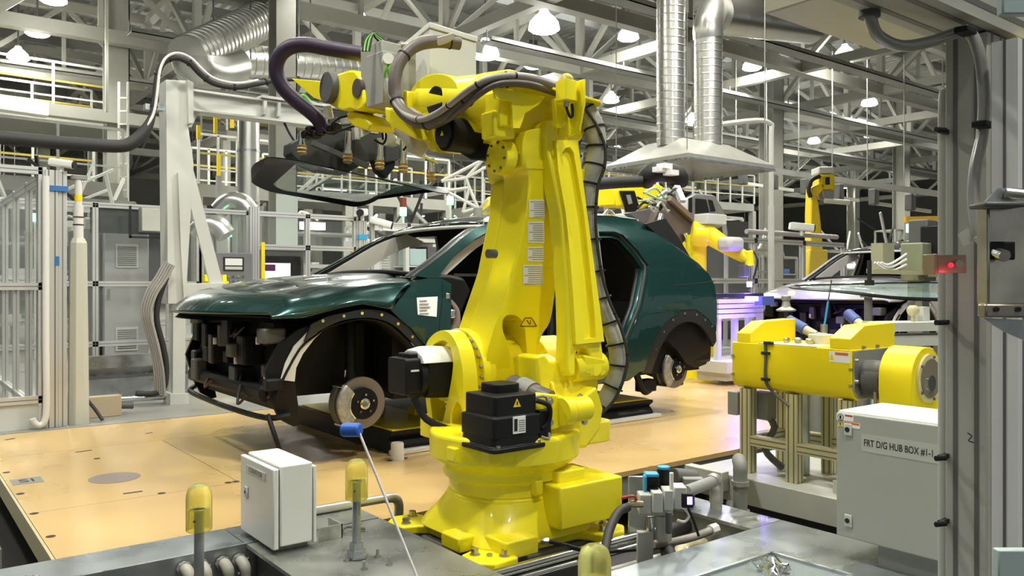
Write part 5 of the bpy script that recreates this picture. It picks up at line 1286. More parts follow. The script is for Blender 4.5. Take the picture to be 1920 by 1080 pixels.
# ================= gantry beside the line =================
t = thing('gantry_post', 'light grey steel gantry column with side arm and brace', 'gantry', (2.2, 7.85, 0))
YG = 7.80
def gy(px, Y=YG): return [(p.x, p.z) for p in (on_y(a, b, Y) for a, b in px)]
MB().prism_y([gy([(310, 150), (348, 152), (352, 240), (361, 300), (362, 310), (347, 570), (314, 570)])], YG - .02, YG + .22).build('column', GREYW, t, bevel=.004)
MB().prism_y([gy([(347, 152), (358, 158), (358, 234), (349, 234)])], YG - .08, YG + .28).build('end_plate', GREYW, t, bevel=.003)
MB().prism_y([gy([(326, 570), (350, 570), (348, 756), (325, 756)])], YG + .02, YG + .16).build('leg', GREYW, t, bevel=.004)
MB().prism_y([gy([(318, 566), (360, 566), (425, 545), (425, 530), (350, 532), (318, 560)], YG)], YG + .0, YG + .2).build('cross_member', GREYW, t, bevel=.003)
MB().prism_y([gy([(318, 738), (352, 738), (354, 760), (318, 760)])], YG - .02, YG + .2).build('base_shoe', GREYW, t)
MB().prism_y([gy([(349, 300), (362, 308), (424, 545), (412, 556), (400, 550), (349, 345)])], YG + .03, YG + .06).build('brace', GREYW, t, bevel=.002)
MB().prism_y([gy([(330, 325), (333, 325), (347, 470), (347, 560), (341, 560), (336, 470)])], YG - .06, YG - .022).build('stiffener', GREYW, t)
p0, p1 = on_y(352, 172, YG), on_y(548, 202, YG)
z0, z1 = 2.62, 2.91
X1 = 3.62
MB().box(p0.x + .02, X1, YG + .0, YG + .20, 2.70, 2.72).box(p0.x + .02, X1, YG + .0, YG + .20, 2.88, 2.90).box(p0.x + .02, X1, YG + .05, YG + .07, 2.72, 2.88).build('arm', GREYW, t, bevel=.002)
MB().prism_y([gy([(358, 180), (440, 196), (440, 210), (392, 205), (375, 212), (364, 236), (358, 236)])], YG + .075, YG + .1).build('arm_gusset', GREYW, t)
for x in (2.98, 3.12): MB().box(x, x + .03, YG - .01, YG + .05, 2.75, 2.88).build('arm_rib', GREYW, t)
MB().box(2.95, X1 + .1, YG - .03, YG + .22, 2.905, 2.93).build('arm_tray', GREYW, t)
MB().box(X1, X1 + .02, YG - .02, YG + .22, 2.62, 2.93).build('arm_end', GREYW, t)
for k in range(4): MB().tube([(3.3 + .02 * k, YG + .05, 2.94), (3.4, YG + .02 + .03 * k, 3.0 - .005 * k), (3.52 + .03 * k, YG + .1, 2.94)], .012).build('green_cable', GRN, t)
MB().box(X1 + .03, X1 + .17, YG - .06, YG + .04, 2.50, 2.80).build('camera_housing', INK, t, bevel=.01)
MB().box(X1 + .06, X1 + .13, YG - .063, YG - .06, 2.64, 2.74).build('camera_label', WHP, t)
MB().cyl((X1 + .1, YG, 2.50), (X1 + .1, YG, 2.42), .04).build('camera_lens', BLK, t)
MB().tube([(3.2, YG + .05, 2.72), (3.3, YG + .05, 2.55), (3.45, YG + .05, 2.44), (3.62, YG, 2.46)], .012).build('camera_cable', INK, t)
# cables from the column foot
for k in range(5):
    P = [on_y(a + 4.2 * k, b_ + 2 * k, YG - .04 - .02 * k) for a, b_ in ((309, 490), (292, 520), (276, 545), (266, 580), (274, 620), (288, 680), (292, 735))]
    o = MB().tube(P, .0115).build('cable_bundle', HOSEG, t)
P = [on_y(a, b_, YG - .05) for a, b_ in ((312, 520), (298, 560), (294, 600), (306, 650), (312, 690), (308, 725), (290, 738), (255, 738))]
t2 = thing('power_hose', 'black power hose drooping to the floor beside gantry column', 'hose', P[-1])
MB().tube(P, .026, n=12).build('hose', RUB, t2); MB().tube([p + V((-.06, .02, .01)) for p in P[:5]], .014).build('hose_lead', RUB, t2)
P = [on_y(a, b_, 7.55) for a, b_ in ((-60, 255), (0, 258), (80, 265), (160, 271), (225, 274), (250, 266), (272, 245), (285, 218), (291, 180), (296, 140), (308, 116), (330, 108), (355, 118), (375, 138), (400, 156), (440, 164), (480, 158), (520, 150), (560, 149), (600, 153))]
t2 = thing('black_supply_hose', 'thick black supply hose arching over the gantry column top', 'hose', P[4])
MB().tube(P, [.055, .055, .055, .055, .055, .055, .05, .03, .026, .026, .026, .026, .026, .026, .026, .024, .022, .022, .02, .02], n=12).build('hose', RUB, t2)
MB().tube([p + V((.01, -.03, .035)) for p in P[6:17]], .012).build('pale_cable', PVC, t2)
S = smooth_path(P, 4)
for i in range(30, len(S) - 2, 6):
    d = (S[i + 1] - S[i - 1]).normalized(); MB().cyl(S[i] - d * .008, S[i] + d * .008, .032, n=12).build('cable_tie', INK, t2)
MB().cbox(on_y(282, 202, 7.6), (.10, .08, .05)).cbox(on_y(300, 202, 7.7), (.06, .1, .06)).build('hose_clamp', GALV, t2)
# lift_table-like trough of galvanised channel at the column's foot
t = thing('cable_trough', 'galvanised cable trough on the floor behind the fence corner', 'cable trough', (1.95, 8.6, 0))
MB().box(1.45, 2.55, 8.55, 8.75, .28, .36).box(1.42, 2.58, 8.5, 8.54, .30, .42).build('trough', GALV, t)
MB().box(1.45, 2.5, 8.6, 8.62, .0, .28).build('trough_leg', GALV, t)
MB().box(1.4, 2.5, 8.49, 8.5, .2, .23).build('trough_slot', GREYD, t)
t = thing('floor_conduit', 'bright metal conduit lying on the floor by the gantry foot', 'conduit', (2.0, 8.1, 0))
MB().cyl((1.55, 8.05, .06), (2.1, 7.95, .06), .03).build('tube', CHR, t)
t = thing('connector_box', 'tan connector box on floor behind the octagonal post', 'box', (1.42, 7.5, 0))
MB().box(1.36, 1.62, 7.42, 7.52, 0, .17).build('shell', mat('tan_paint', (.45, .36, .24), .5), t, bevel=.004); MB().cyl((1.62, 7.47, .08), (1.72, 7.47, .07), .03).build('connector', GREYD, t)
# ================= left guard fence =================
PANE = GLASSP
def fence(name, label, p0, p1, posts, zt, rails, group=None, w=.06, panes=True, kick=None):
    """aluminium guard fence from p0 to p1 with post positions 0..1, rails at heights"""
    p0, p1 = V((*p0, 0)), V((*p1, 0))
    t = thing(name, label, 'fence', p0, group=group)
    d = p1 - p0
    for u in posts:
        fr, sl_ = MB(), MB(); q = p0 + d * u
        profile_post(fr, sl_, q, q + V((0, 0, zt)), w, up=d.normalized(), n=1)
        o = fr.build('post', ALU, t); sl_.build('post_slots', ALUD, o, smooth=0)
    for z in rails:
        fr, sl_ = MB(), MB()
        profile_post(fr, sl_, p0 + V((0, 0, z)), p1 + V((0, 0, z)), w, up=(0, 0, 1), n=1)
        o = fr.build('rail', ALU, t); sl_.build('rail_slots', ALUD, o, smooth=0)
    if panes:
        for u0, u1 in zip(posts, posts[1:]):
            for z0, z1 in zip(rails, rails[1:]):
                a, b_ = p0 + d * u0, p0 + d * u1; n = V((-d.y, d.x, 0)).normalized() * .002
                e = d.normalized() * (w * .5)
                P = [a + e - n, b_ - e - n, b_ - e + n, a + e + n]
                MB().loft([[p + V((0, 0, z0 + w / 2)) for p in P], [p + V((0, 0, z1 - w / 2)) for p in P]]).build('clear_pane', PANE, t)
    if kick:
        n = V((-d.y, d.x, 0)).normalized() * .01; P = [p0 - n, p1 - n, p1 + n, p0 + n]
        MB().loft([[p + V((0, 0, kick[0])) for p in P], [p + V((0, 0, kick[1])) for p in P]]).build('kick_plate', GREYW, t)
    return t
fa_ = fence('guard_fence', 'clear panelled fence along the line at the far left', (-3.2, 7.16), (1.0, 7.16), [0, .32, .64, 1], 1.99, [.22, 1.08, 1.96], w=.055, kick=(0.0, .2))
fb_ = fence('guard_fence', 'clear panelled fence running back from the left corner post', (1.0, 7.25), (1.0, 12.2), [0, .12, .28, .44, .62, .8, 1], 1.94, [.12, 1.08, 1.90], w=.05)
t = thing('corner_post', 'wide aluminium corner post with blue tape near the left edge', 'post', (1.07, 7.16, 0))
fr, sl_ = MB(), MB()
profile_post(fr, sl_, (1.06, 7.155, 0), (1.06, 7.155, 1.97), .085, n=2); profile_post(fr, sl_, (1.135, 7.155, 0), (1.135, 7.155, 1.97), .06, n=1)
o = fr.build('profile', ALU, t, bevel=.002); sl_.build('profile_slots', ALUD, o, smooth=0)
MB().box(1.012, 1.17, 7.10, 7.20, 1.81, 1.85).build('blue_tape', mat('blue_tape', (.04, .16, .42), .5), t); MB().box(1.08, 1.11, 7.108, 7.112, 1.24, 1.31).build('blue_tag', mat('blue_tape', (.04, .16, .42), .5), t)
def cctv(loc, aim, label, s=1):
    t = thing('security_camera', label, 'camera', loc)
    a = V(aim).normalized(); q = V(loc)
    MB().cyl(q, q + V((0, 0, .06 * s)), .02 * s).build('mount', WHT, t)
    c = q + V((0, 0, .09 * s)); s_ = a.cross(V((0, 0, 1))).normalized(); u = s_.cross(a)
    ring = lambda p, k: [p + s_ * (x * k) + u * (y * k) for x, y in rrect(-.045 * s, .045 * s, -.04 * s, .04 * s, .02 * s)]
    MB().loft([ring(c - a * .12 * s, .85), ring(c - a * .1 * s, 1), ring(c + a * .12 * s, 1)]).build('housing', WHT, t)
    MB().cyl(c + a * .115 * s, c + a * .135 * s, .04 * s).build('lens', INK, t)
    return t
cctv((1.13, 7.13, 1.96), (.75, -.55, -.12), 'white security camera on top of the left corner post', .75)
t = thing('drain_pipe', 'pale drain pipe with a hooked end on the left fence', 'pipe', (.93, 7.08, .05))
P = [on_y(a, b_, 7.08) for a, b_ in ((86, 330), (86, 500), (86, 640), (87, 755), (84, 788), (74, 798), (64, 792), (61, 785))]
MB().tube(P, .024, n=12, k=5).build('tube', PVC, t)
# octagonal sensor post
t = thing('sensor_post', 'pale octagonal sensor post with a thin upper tube', 'post', on_z(146, 793, 0))
q = on_z(147, 794, 0)
MB().loft([[q + V((.062 * math.cos(a) * k, .062 * math.sin(a) * k, z)) for a in [pi / 8 + pi / 4 * i for i in range(8)]] for z, k in ((0, 1.25), (.7, 1.15), (1.42, 1), (1.46, .7))]).build('lower_post', mat('post_cream', (.54, .53, .44), .5), t, smooth=0)
MB().cyl(q + V((0, 0, 1.45)), q + V((0, 0, 1.72)), .036).cyl(q + V((0, 0, 1.72)), q + V((0, 0, 1.92)), .026).build('upper_tube', PVC, t)
MB().cyl(q + V((0, 0, 1.75)), q + V((0, 0, 1.80)), .028).build('yellow_band', YEL2, t)
for z in (1.56, 1.62): MB().cyl(q + V((0, 0, z)), q + V((0, 0, z + .008)), .04).build('band', INK, t)
MB().box(q.x - .05, q.x + .06, q.y - .03, q.y + .03, 1.92, 1.95).build('sensor_head', GREYM, t)
MB().tube([q + V((.05, .02, .2)), q + V((.12, .0, .1)), q + V((.16, -.06, .02))], .014).build('post_cable', RUB, t)
# ================= back fence, cabinets, panels =================
f1 = fence('guard_fence', 'clear panelled fence in front of the grey cabinet', (.9, 9.75), (2.95, 9.75), [0, .47, 1], 1.97, [.45, 1.10, 1.95], w=.055)
f2 = fence('guard_fence', 'clear panelled fence beside the operator panel', (2.98, 9.75), (3.53, 9.75), [0, 1], 1.97, [.45, 1.10, 1.95], w=.055)
f3 = fence('guard_fence', 'framed fence section over the hood of the green car', (3.62, 9.75), (4.95, 9.75), [0, .5, 1], 1.97, [1.55, 1.95], w=.06)
f4 = fence('guard_fence', 'clear panelled fence behind the green car cabin', (5.2, 9.75), (9.8, 9.75), [0, .12, .36, .6, .8, 1], 1.93, [.45, 1.2, 1.9], w=.05)
t = thing('fence_post', 'double aluminium fence post above the green hood', 'post', (3.57, 9.72, 0))
fr, sl_ = MB(), MB()
for x in (3.555, 3.615): profile_post(fr, sl_, (x, 9.69, 0), (x, 9.69, 2.02), .055, n=1)
o = fr.build('profile', ALU, t); sl_.build('profile_slots', ALUD, o, smooth=0)
MB().box(3.66, 3.70, 9.64, 9.68, .9, 1.6).build('yellow_light_curtain', YEL2, t)
t = thing('fence_post', 'aluminium fence post with blue tape under two cameras', 'post', (4.99, 9.72, 0))
fr, sl_ = MB(), MB()
for x in (5.0, 5.06): profile_post(fr, sl_, (x, 9.70, 0), (x, 9.70, 1.92), .05, n=1)
o = fr.build('profile', ALU, t); sl_.build('profile_slots', ALUD, o, smooth=0)
MB().box(4.965, 5.09, 9.665, 9.735, 1.68, 1.74).build('blue_tape', LBLUE, t)
MB().box(4.86, 4.93, 9.66, 9.70, .9, 1.52).build('light_curtain', mat('curtain_yellow', (.75, .42, .03), .4), t)
cctv((5.03, 9.70, 1.925), (-.6, -.75, -.1), 'white security camera aimed left on the taped fence post', 1.2)
cctv((5.28, 9.66, 1.80), (.8, -.5, -.25), 'white security camera aimed right beside the taped fence post', 1.2)
def box_thing(name, label, cat, x0, x1, y0, y1, z0, z1, m, bevel=.006):
    t = thing(name, label, cat, ((x0 + x1) / 2, (y0 + y1) / 2, z0))
    MB().box(x0, x1, y0, y1, z0, z1).build('body', m, t, bevel=bevel)
    return t
t = box_thing('control_cabinet', 'tall grey control cabinet with two louvred vents behind fence', 'cabinet', 2.11, 2.62, 10.6, 11.1, .12, 1.74, GREYM)
MB().box(2.12, 2.61, 10.575, 10.6, .14, 1.72).build('door', mat('cabinet_door', (.34, .34, .33), .35), t, bevel=.006)
for z in (1.43, .44):
    o = MB().box(2.24, 2.49, 10.56, 10.576, z - .14, z + .14).build('vent', GREY, t, bevel=.004)
    m = MB()
    for k in range(10): m.box(2.26, 2.47, 10.555, 10.561, z - .115 + k * .024, z - .104 + k * .024)
    m.build('vent_slots', GREYD, o, smooth=0)
MB().box(2.15, 2.18, 10.55, 10.576, .92, 1.04).build('handle', CHR, t, bevel=.004); MB().box(2.12, 2.61, 10.62, 11.08, 0, .12).build('plinth', GREYD, t)
t = box_thing('control_cabinet', 'dark grey side cabinet left of the louvred cabinet', 'cabinet', 1.86, 2.08, 10.6, 11.3, .1, 1.74, GREYD)
MB().box(1.87, 2.07, 10.59, 10.6, .12, 1.72).build('door', mat('cab_dark', (.13, .13, .12), .4), t)
MB().box(1.88, 2.06, 10.65, 11.2, 0, .1).build('plinth', INK, t)
t = box_thing('wall_box', 'small grey electrical box on the fence by gantry column', 'box', 2.29, 2.60, 9.60, 9.71, 1.67, 1.94, GREYM)
MB().box(2.30, 2.59, 9.585, 9.60, 1.68, 1.93).build('door', GREY, t, bevel=.003); MB().box(2.18, 2.20, 9.62, 9.65, 1.60, 1.95).box(2.18, 2.62, 9.62, 9.65, 1.60, 1.62).build('bracket', INK, t)
t = box_thing('dark_screen', 'black tinted screen panel above the louvred cabinet', 'screen', 1.92, 2.72, 10.30, 10.32, 1.93, 1.98, BLKG)
MB().box(1.92, 2.72, 10.30, 10.315, 1.68, 1.93).build('sheet', mat('tint_panel', (.012, .012, .014), .12, alpha=.94), t); MB().box(2.74, 2.78, 10.28, 10.32, 0, 1.98).build('post', ALU, t)
t = box_thing('operator_panel', 'grey operator panel with screen and green buttons on fence', 'control panel', 3.08, 3.52, 9.58, 9.70, 1.05, 1.46, mat('panel_grey', (.20, .20, .21), .4))
o = MB().box(3.18, 3.42, 9.572, 9.58, 1.25, 1.41).build('screen_frame', INK, t); MB().box(3.20, 3.40, 9.569, 9.572, 1.315, 1.395).build('screen', WHP, o); MB().box(3.20, 3.40, 9.569, 9.572, 1.265, 1.30).build('key_row', GREYW, o)
for k in range(10):
    MB().cyl((3.18 + .058 * (k % 5), 9.58, 1.185 - .06 * (k // 5)), (3.18 + .058 * (k % 5), 9.565, 1.185 - .06 * (k // 5)), .012, n=10).build('button', [GRN, GRN, GREYD, GRN, GREYD][k % 5] if k < 5 else GREYD, t)
MB().box(3.28, 3.32, 9.62, 9.66, 0, 1.05).build('stand', ALU, t)
t = box_thing('monitor_cabinet', 'black monitor cabinet with a white screen above the hood', 'monitor', 3.85, 4.35, 10.0, 10.5, .8, 1.52, GREYD)
MB().box(3.80, 4.30, 9.98, 10.0, .95, 1.45).build('bezel', INK, t); MB().box(3.82, 4.16, 9.972, 9.98, 1.12, 1.36).build('screen', mat('screen_white', (.8, .8, .86), .4, emit=(.8, .8, .9), es=.5), t); MB().box(3.82, 3.96, 9.969, 9.972, 1.26, 1.34).build('logo', mat('plum', (.16, .03, .14), .5), t)
MB().box(3.86, 3.95, 10.0, 10.4, 0, .8).box(4.25, 4.34, 10, 10.4, 0, .8).build('leg', ALU, t)
MB().box(3.8, 4.4, 9.99, 10.5, 1.52, 1.56).build('top', GREYM, t)
t = box_thing('white_cabinet', 'long white control cabinet seen through the windshield opening', 'cabinet', 5.35, 8.0, 10.2, 10.9, .1, 1.72, mat('cabinet_white', (.72, .72, .74), .35))
for k, x in enumerate((5.37, 6.02, 6.9)):
    MB().box(x, [6.0, 6.88, 7.98][k], 10.18, 10.2, .15, 1.70).build('door', mat('cabinet_white', (.72, .72, .74), .35), t, bevel=.004)
o = MB().box(5.55, 5.85, 10.17, 10.18, 1.05, 1.5).build('vent', GREYW, t); m = MB()
for k in range(11): m.box(5.57, 5.83, 10.166, 10.171, 1.08 + k * .037, 1.093 + k * .037)
m.build('vent_slots', GREYM, o, smooth=0)
MB().box(5.4, 7.95, 10.25, 10.85, 0, .1).build('plinth', GREYD, t)
t = thing('equipment_rack', 'grey open rack of white and blue devices seen through doorway', 'rack', (5.3, 8.6, 0))
X = 5.0
MB().box(4.98, 5.03, 8.5, 8.56, 0, 1.62).box(5.55, 5.6, 8.5, 8.56, 0, 1.62).box(4.98, 5.6, 8.5, 8.9, 1.60, 1.64).box(4.98, 5.6, 8.88, 8.9, 0, 1.6).build('frame', GREYW, t)
for z in (.55, .85, 1.0, 1.12, 1.30): MB().box(5.03, 5.55, 8.5, 8.88, z, z + .015).build('shelf', GREYW, t)
for x0, x1, z0, z1, m in ((5.05, 5.28, 1.32, 1.52, mat('device_teal', (.38, .52, .50), .4)), (5.3, 5.5, 1.32, 1.55, GREYD), (5.05, 5.5, 1.15, 1.26, GREYD), (5.06, 5.5, 1.02, 1.10, GREYM), (5.06, 5.48, .88, .97, BLUE), (5.06, 5.3, .6, .8, mat('device_teal', (.38, .52, .50), .4)), (5.33, 5.5, .58, .8, BLUE)):
    MB().box(x0, x1, 8.52, 8.8, z0, z1).build('device', m, t, bevel=.006)
MB().box(5.08, 5.12, 8.515, 8.52, .66, .73).build('lit_display', TUBE, t)
t = box_thing('white_pedestal', 'white pedestal unit behind the shoulder bearing of the robot', 'cabinet', 4.95, 5.7, 7.9, 8.3, 0, .93, mat('cabinet_white', (.72, .72, .74), .35))
MB().box(5.3, 5.32, 7.89, 7.9, .05, .9).build('door_gap', GREYM, t)
# yellow ladder-like stand and equipment seen under the brace
t = thing('step_stand', 'yellow folding step stand behind the gantry brace', 'stand', (3.0, 9.3, 0))
for x in (2.92, 3.12): MB().bar((x, 9.25, 0), (x + .03, 9.45, 1.2), .04, .04).bar((x, 9.75 - .09, 0), (x + .03, 9.5, 1.2), .04, .04).build('leg', YEL2, t)
for z in (.4, .75, 1.1): MB().box(2.92, 3.15, 9.3, 9.5, z, z + .03).build('step', YEL2, t)
# ================= second robot at the rear window, glue robot, far robots =================
YELF = mat('far_yellow', (.78, .56, .015), .45)
t = thing('industrial_robot', 'yellow robot holding a dark gripper over the rear window', 'robot', (6.7, 8.0, 0))
Y2 = 7.2
def v2(px, Y=Y2): return [(p.x, p.z) for p in (on_y(a, b, Y) for a, b in px)]
MB().prism_y([v2([(1085, 356), (1155, 352), (1158, 385), (1085, 390)])], Y2, Y2 + .26).build('forearm', YEL, t, bevel=.04, seg=4)
MB().prism_y([v2([(1152, 352), (1235, 345), (1246, 350), (1236, 375), (1205, 392), (1175, 388), (1155, 388)])], Y2, Y2 + .24).build('wrist', YEL, t, bevel=.03, seg=3)
MB().prism_y([v2([(1160, 358), (1185, 358), (1194, 388), (1186, 398), (1172, 396)])], Y2 - .05, Y2 + .0).build('motor', BLK, t, bevel=.01); MB().prism_y([v2([(1168, 366), (1176, 366), (1180, 382), (1173, 384)])], Y2 - .056, Y2 - .05).build('motor_label', GREYM, t)
MB().cyl((6.7, 8.0, 0), (6.7, 8.0, .5), .35).cyl((6.7, 8.0, .5), (6.7, 8.0, .9), .25).build('base', YEL, t, bevel=.02)
MB().bar((6.7, 7.9, .8), (6.5, 7.65, 1.6), .3, .25).bar((6.5, 7.6, 1.55), (6.15, 7.40, 2.05), .24, .22).build('upper_arm', YEL, t, bevel=.03)
P = [at_d(1209, 338, 8.3), at_d(1222, 326, 8.2), at_d(1245, 322, 8.2), at_d(1270, 330, 8.2), at_d(1272, 342, 8.25)]
MB().tube([at_d(1120, 345, 8.1), at_d(1160, 342, 8.2), at_d(1205, 340, 8.2)], .06, n=12).tube(P, .10, n=14).build('black_hose', INK, t)
for a, c in ((1238, 318), (1258, 324), (1246, 312)): MB().cbox(at_d(a, c, 8.05), (.12, .1, .05)).build('sheet_tag', WHP, t)
G2 = [(1252, 370), (1262, 372), (1318, 430), (1320, 445), (1306, 453), (1285, 450), (1268, 470), (1262, 462), (1225, 440), (1222, 420), (1235, 392), (1248, 384)]
MB().prism_y([v2(G2, 6.6)], 6.6, 6.72).build('gripper_plate', mat('gripper_brown', (.11, .085, .07), .45), t, bevel=.006)
MB().bar(on_y(1256, 372, 6.55), on_y(1322, 432, 6.55), .05, .06).build('gripper_edge', mat('bronze', (.36, .27, .20), .35, metal=.6), t)
for a, c, d, e in ((1240, 402, 1232, 428), (1284, 436, 1290, 450)):
    MB().cyl(on_y(a, c, 6.55), on_y(d, e, 6.55), .035).build('cup_cylinder', CHR, t); q = on_y(d, e, 6.55); MB().ball(q, .045, n=12).build('suction_cup', AMB, t)
MB().prism_y([v2([(1180, 400), (1250, 385), (1235, 425), (1200, 415)], 6.7)], 6.7, 6.8).build('gripper_frame', GREYD, t)
rr = random.Random(5)
for k in range(12):
    q = at_d(1195 + rr.uniform(0, 60), 392 - rr.uniform(0, 32), 7.5); MB().tube([q, q + V((rr.uniform(.05, .2), 0, rr.uniform(-.06, .06))), q + V((rr.uniform(.1, .3), 0, rr.uniform(-.08, .1)))], .012).build('air_line', [mat('pale_green', (.45, .6, .42), .5), GREYW, INK][k % 3], t)
MB().bar(at_d(1268, 350, 7.6), at_d(1280, 378, 7.5), .06, .04).build('white_bracket', GREYW, t)
MB().prism_y([v2([(1296, 470), (1300, 440), (1312, 450), (1318, 475)], 6.9)], 6.9, 7.1).build('lower_flange', YEL, t)
# glue robot with the violet inspection lamp
t = thing('glue_robot', 'slim yellow robot arm with violet lamp right of tailgate', 'robot', (6.9, 8.3, 0))
D = 9.6
a, b_, c, d = at_d(1325, 438, D), at_d(1375, 470, D - .1), at_d(1408, 488, D - .2), at_d(1408, 500, D - .2)
MB().tube([a, a + (b_ - a) * .5, b_, b_ + (c - b_) * .6, c], [.12, .10, .085, .075, .06], n=14, k=3).build('arm', YEL, t)
MB().cyl(at_d(1403, 470, D - .2), at_d(1406, 498, D - .2), .055).build('wrist', YEL, t, bevel=.01)
MB().cyl(at_d(1320, 436, D) + V((-.1, .1, 0)), at_d(1330, 440, D), .15).build('elbow', YEL, t, bevel=.03)
q = at_d(1318, 440, D + .1); MB().cyl(V((q.x, q.y + .1, 0)), V((q.x, q.y + .1, q.z)), .12).cyl(V((q.x, q.y + .1, 0)), V((q.x, q.y + .1, .6)), .22).build('column', YEL, t)
MB().cbox(at_d(1370, 458, D - .25), (.28, .2, .16)).build('mesh_sleeve', mat('sleeve_pale', (.5, .48, .46), .6), t, bevel=.05)
MB().cbox(at_d(1395, 508, D - .2), (.12, .1, .14)).build('dispenser', GREYD, t, bevel=.01); MB().cyl(at_d(1405, 500, D - .2), at_d(1405, 528, D - .2), .025).build('nozzle', CHR, t)
MB().cyl(at_d(1405, 528, D - .2), at_d(1405, 538, D - .2), .03).build('violet_lamp', VLED, t)
MB().tube([at_d(1412, 470, D - .2), at_d(1420, 490, D - .25), at_d(1412, 525, D - .25)], .012).build('hose', INK, t)
MB().cbox(at_d(1332, 412, D), (.35, .2, .12)).build('white_box', GREYW, t, bevel=.01)
t = thing('glue_station', 'grey glue station with violet lit rollers beside tailgate', 'machine', (7.4, 7.6, 0))
q = at_d(1375, 590, 9.3)
m = MB(); 
for k in range(4): m.box(q.x - .45, q.x + .35, q.y - .15, q.y + .15, .72 + .055 * k, .765 + .055 * k)
m.build('roller_bank', mat('pale_lilac', (.62, .6, .7), .4), t)
MB().box(q.x - .45, q.x + .4, q.y - .12, q.y + .12, .95, .99).build('top_rail', INK, t)
for dx in (-.4, -.1, .15, .36): MB().box(q.x + dx, q.x + dx + .06, q.y - .1, q.y - .04, .003, .72).build('leg', GREYW, t)
MB().box(q.x - .5, q.x + .6, q.y - .3, q.y + .2, .14, .26).box(q.x - .45, q.x + .5, q.y - .25, q.y + .15, .05, .14).build('lower_bench', GREYW, t)
MB().box(q.x + .12, q.x + .34, q.y - .3, q.y - .2, .86, .96).build('blue_sensor', mat('slate_blue', (.08, .12, .34), .5), t)
MB().cbox(at_d(1412, 560, 9.2), (.16, .1, .05)).build('violet_light_bar', VLED, t)
t = box_thing('grey_cabinet', 'plain pale cabinet between the two robots behind tailgate', 'cabinet', 7.6, 8.6, 9.2, 9.6, .1, 1.55, GREYW)
MB().box(8.62, 8.70, 9.1, 9.18, .1, 1.5).build('yellow_strip', YEL2, t); MB().box(7.65, 8.55, 9.25, 9.55, 0, .1).build('plinth', GREYD, t)
fence('guard_fence', 'violet lit fence behind the hood of the silver car', (8.9, 9.05), (15.5, 9.05), [0, .3, .55, .78, 1], 1.92, [.5, 1.15, 1.88], w=.09)
t = thing('pipe_rail', 'grey pipe handrail along the fence top by far robot', 'rail', (9, 9.2, 2))
MB().tube([(7.6, 9.3, 1.9), (8.6, 9.3, 2.08), (10.0, 9.3, 2.1), (11.6, 9.25, 2.1), (11.9, 9.2, 2.0), (11.9, 9.2, .0)], .04).build('upper_pipe', mat('lilac_pipe', (.42, .40, .42), .4), t); MB().tube([(12.1, 8.9, 2.02), (13.5, 8.9, 2.02), (15.0, 8.9, 2.02)], .045).build('side_pipe', mat('lilac_pipe', (.42, .40, .42), .4), t)
cctv((13.7, 8.85, 2.0), (.7, -.6, -.1), 'white security camera left of the silver car roof', 1.8)
# far robot at right
t = thing('industrial_robot', 'distant upright yellow robot above the silver car', 'robot', at_d(1540, 520, 19))
D = 19.0
def fq(px): return [at_d(a, c, D) for a, c in px]
def slab(px, dep, name, m, bev=.03, d=D):
    P = [at_d(a, c, d) for a, c in px]; f_ = V((SA, CA, 0)) * dep
    MB().loft([P, [p + f_ for p in P]]).build(name, m, t, bevel=bev)
slab([(1520, 470), (1544, 470), (1538, 400), (1530, 350), (1522, 350), (1520, 400)], .4, 'arm', YELF)
slab([(1537, 326), (1566, 326), (1567, 356), (1537, 356)], .5, 'elbow', YELF, .05); slab([(1548, 332), (1556, 332), (1556, 346), (1548, 346)], .02, 'cover', INK, 0, D - .06)
slab([(1535, 312), (1564, 312), (1565, 325), (1535, 325)], .5, 'top_box', GREYW)
slab([(1524, 350), (1545, 340), (1548, 352), (1530, 372)], .3, 'link', YELF)
slab([(1540, 356), (1566, 356), (1564, 374), (1546, 374)], .3, 'wrist', GREYM)
slab([(1515, 520), (1555, 520), (1552, 468), (1518, 468)], .6, 'base', YELF)
MB().tube(fq([(1537, 330), (1522, 338), (1516, 356), (1520, 370)]), .05).build('hose', INK, t); MB().tube(fq([(1546, 376), (1570, 378), (1592, 380)]), .06).build('tool', GREYW, t)
MB().cyl(at_d(1535, 520, D + .3), V((at_d(1535, 520, D + .3).x, at_d(1535, 520, D + .3).y, .0)), .4).build('pedestal', GREYM, t)
# yellow frame at right
t = thing('yellow_gantry', 'amber yellow lifting frame behind the silver car roof', 'frame', at_d(1730, 500, 15))
AM = mat('amber_paint', (.72, .40, .02), .5)
D = 15.0
MB().bar(at_d(1696, 412, D), at_d(1775, 410, D), .12, .10).build('beam', AM, t)
for x in (1712, 1743): 
    a = at_d(x, 412, D); MB().bar(a, V((a.x, a.y, 0)), .09, .09).build('post', AM, t)
MB().bar(at_d(1712, 436, D), at_d(1775, 435, D), .06, .06).build('rail', AM, t)
# small yellow arm behind the big robot's left
t = thing('small_robot', 'small yellow robot half hidden behind big robot arm', 'robot', at_d(915, 520, 12))
D = 12.0
MB().ball(at_d(924, 392, D), .16, n=14, sz=1.2).build('head', YEL, t); MB().bar(at_d(924, 392, D), at_d(918, 500, D), .16, .14).build('arm', YEL, t, bevel=.02)
MB().cyl(at_d(918, 500, D), V((at_d(918, 500, D).x, at_d(918, 500, D).y, 0)), .18).build('base', YEL, t)
for a, c, d, e in ((925, 384, 900, 402), (900, 402, 940, 372), (915, 375, 896, 395), (930, 400, 905, 408)): MB().bar(at_d(a, c, D - .2), at_d(d, e, D - .2), .04, .04).build('tool_strut', BEIGE, t)
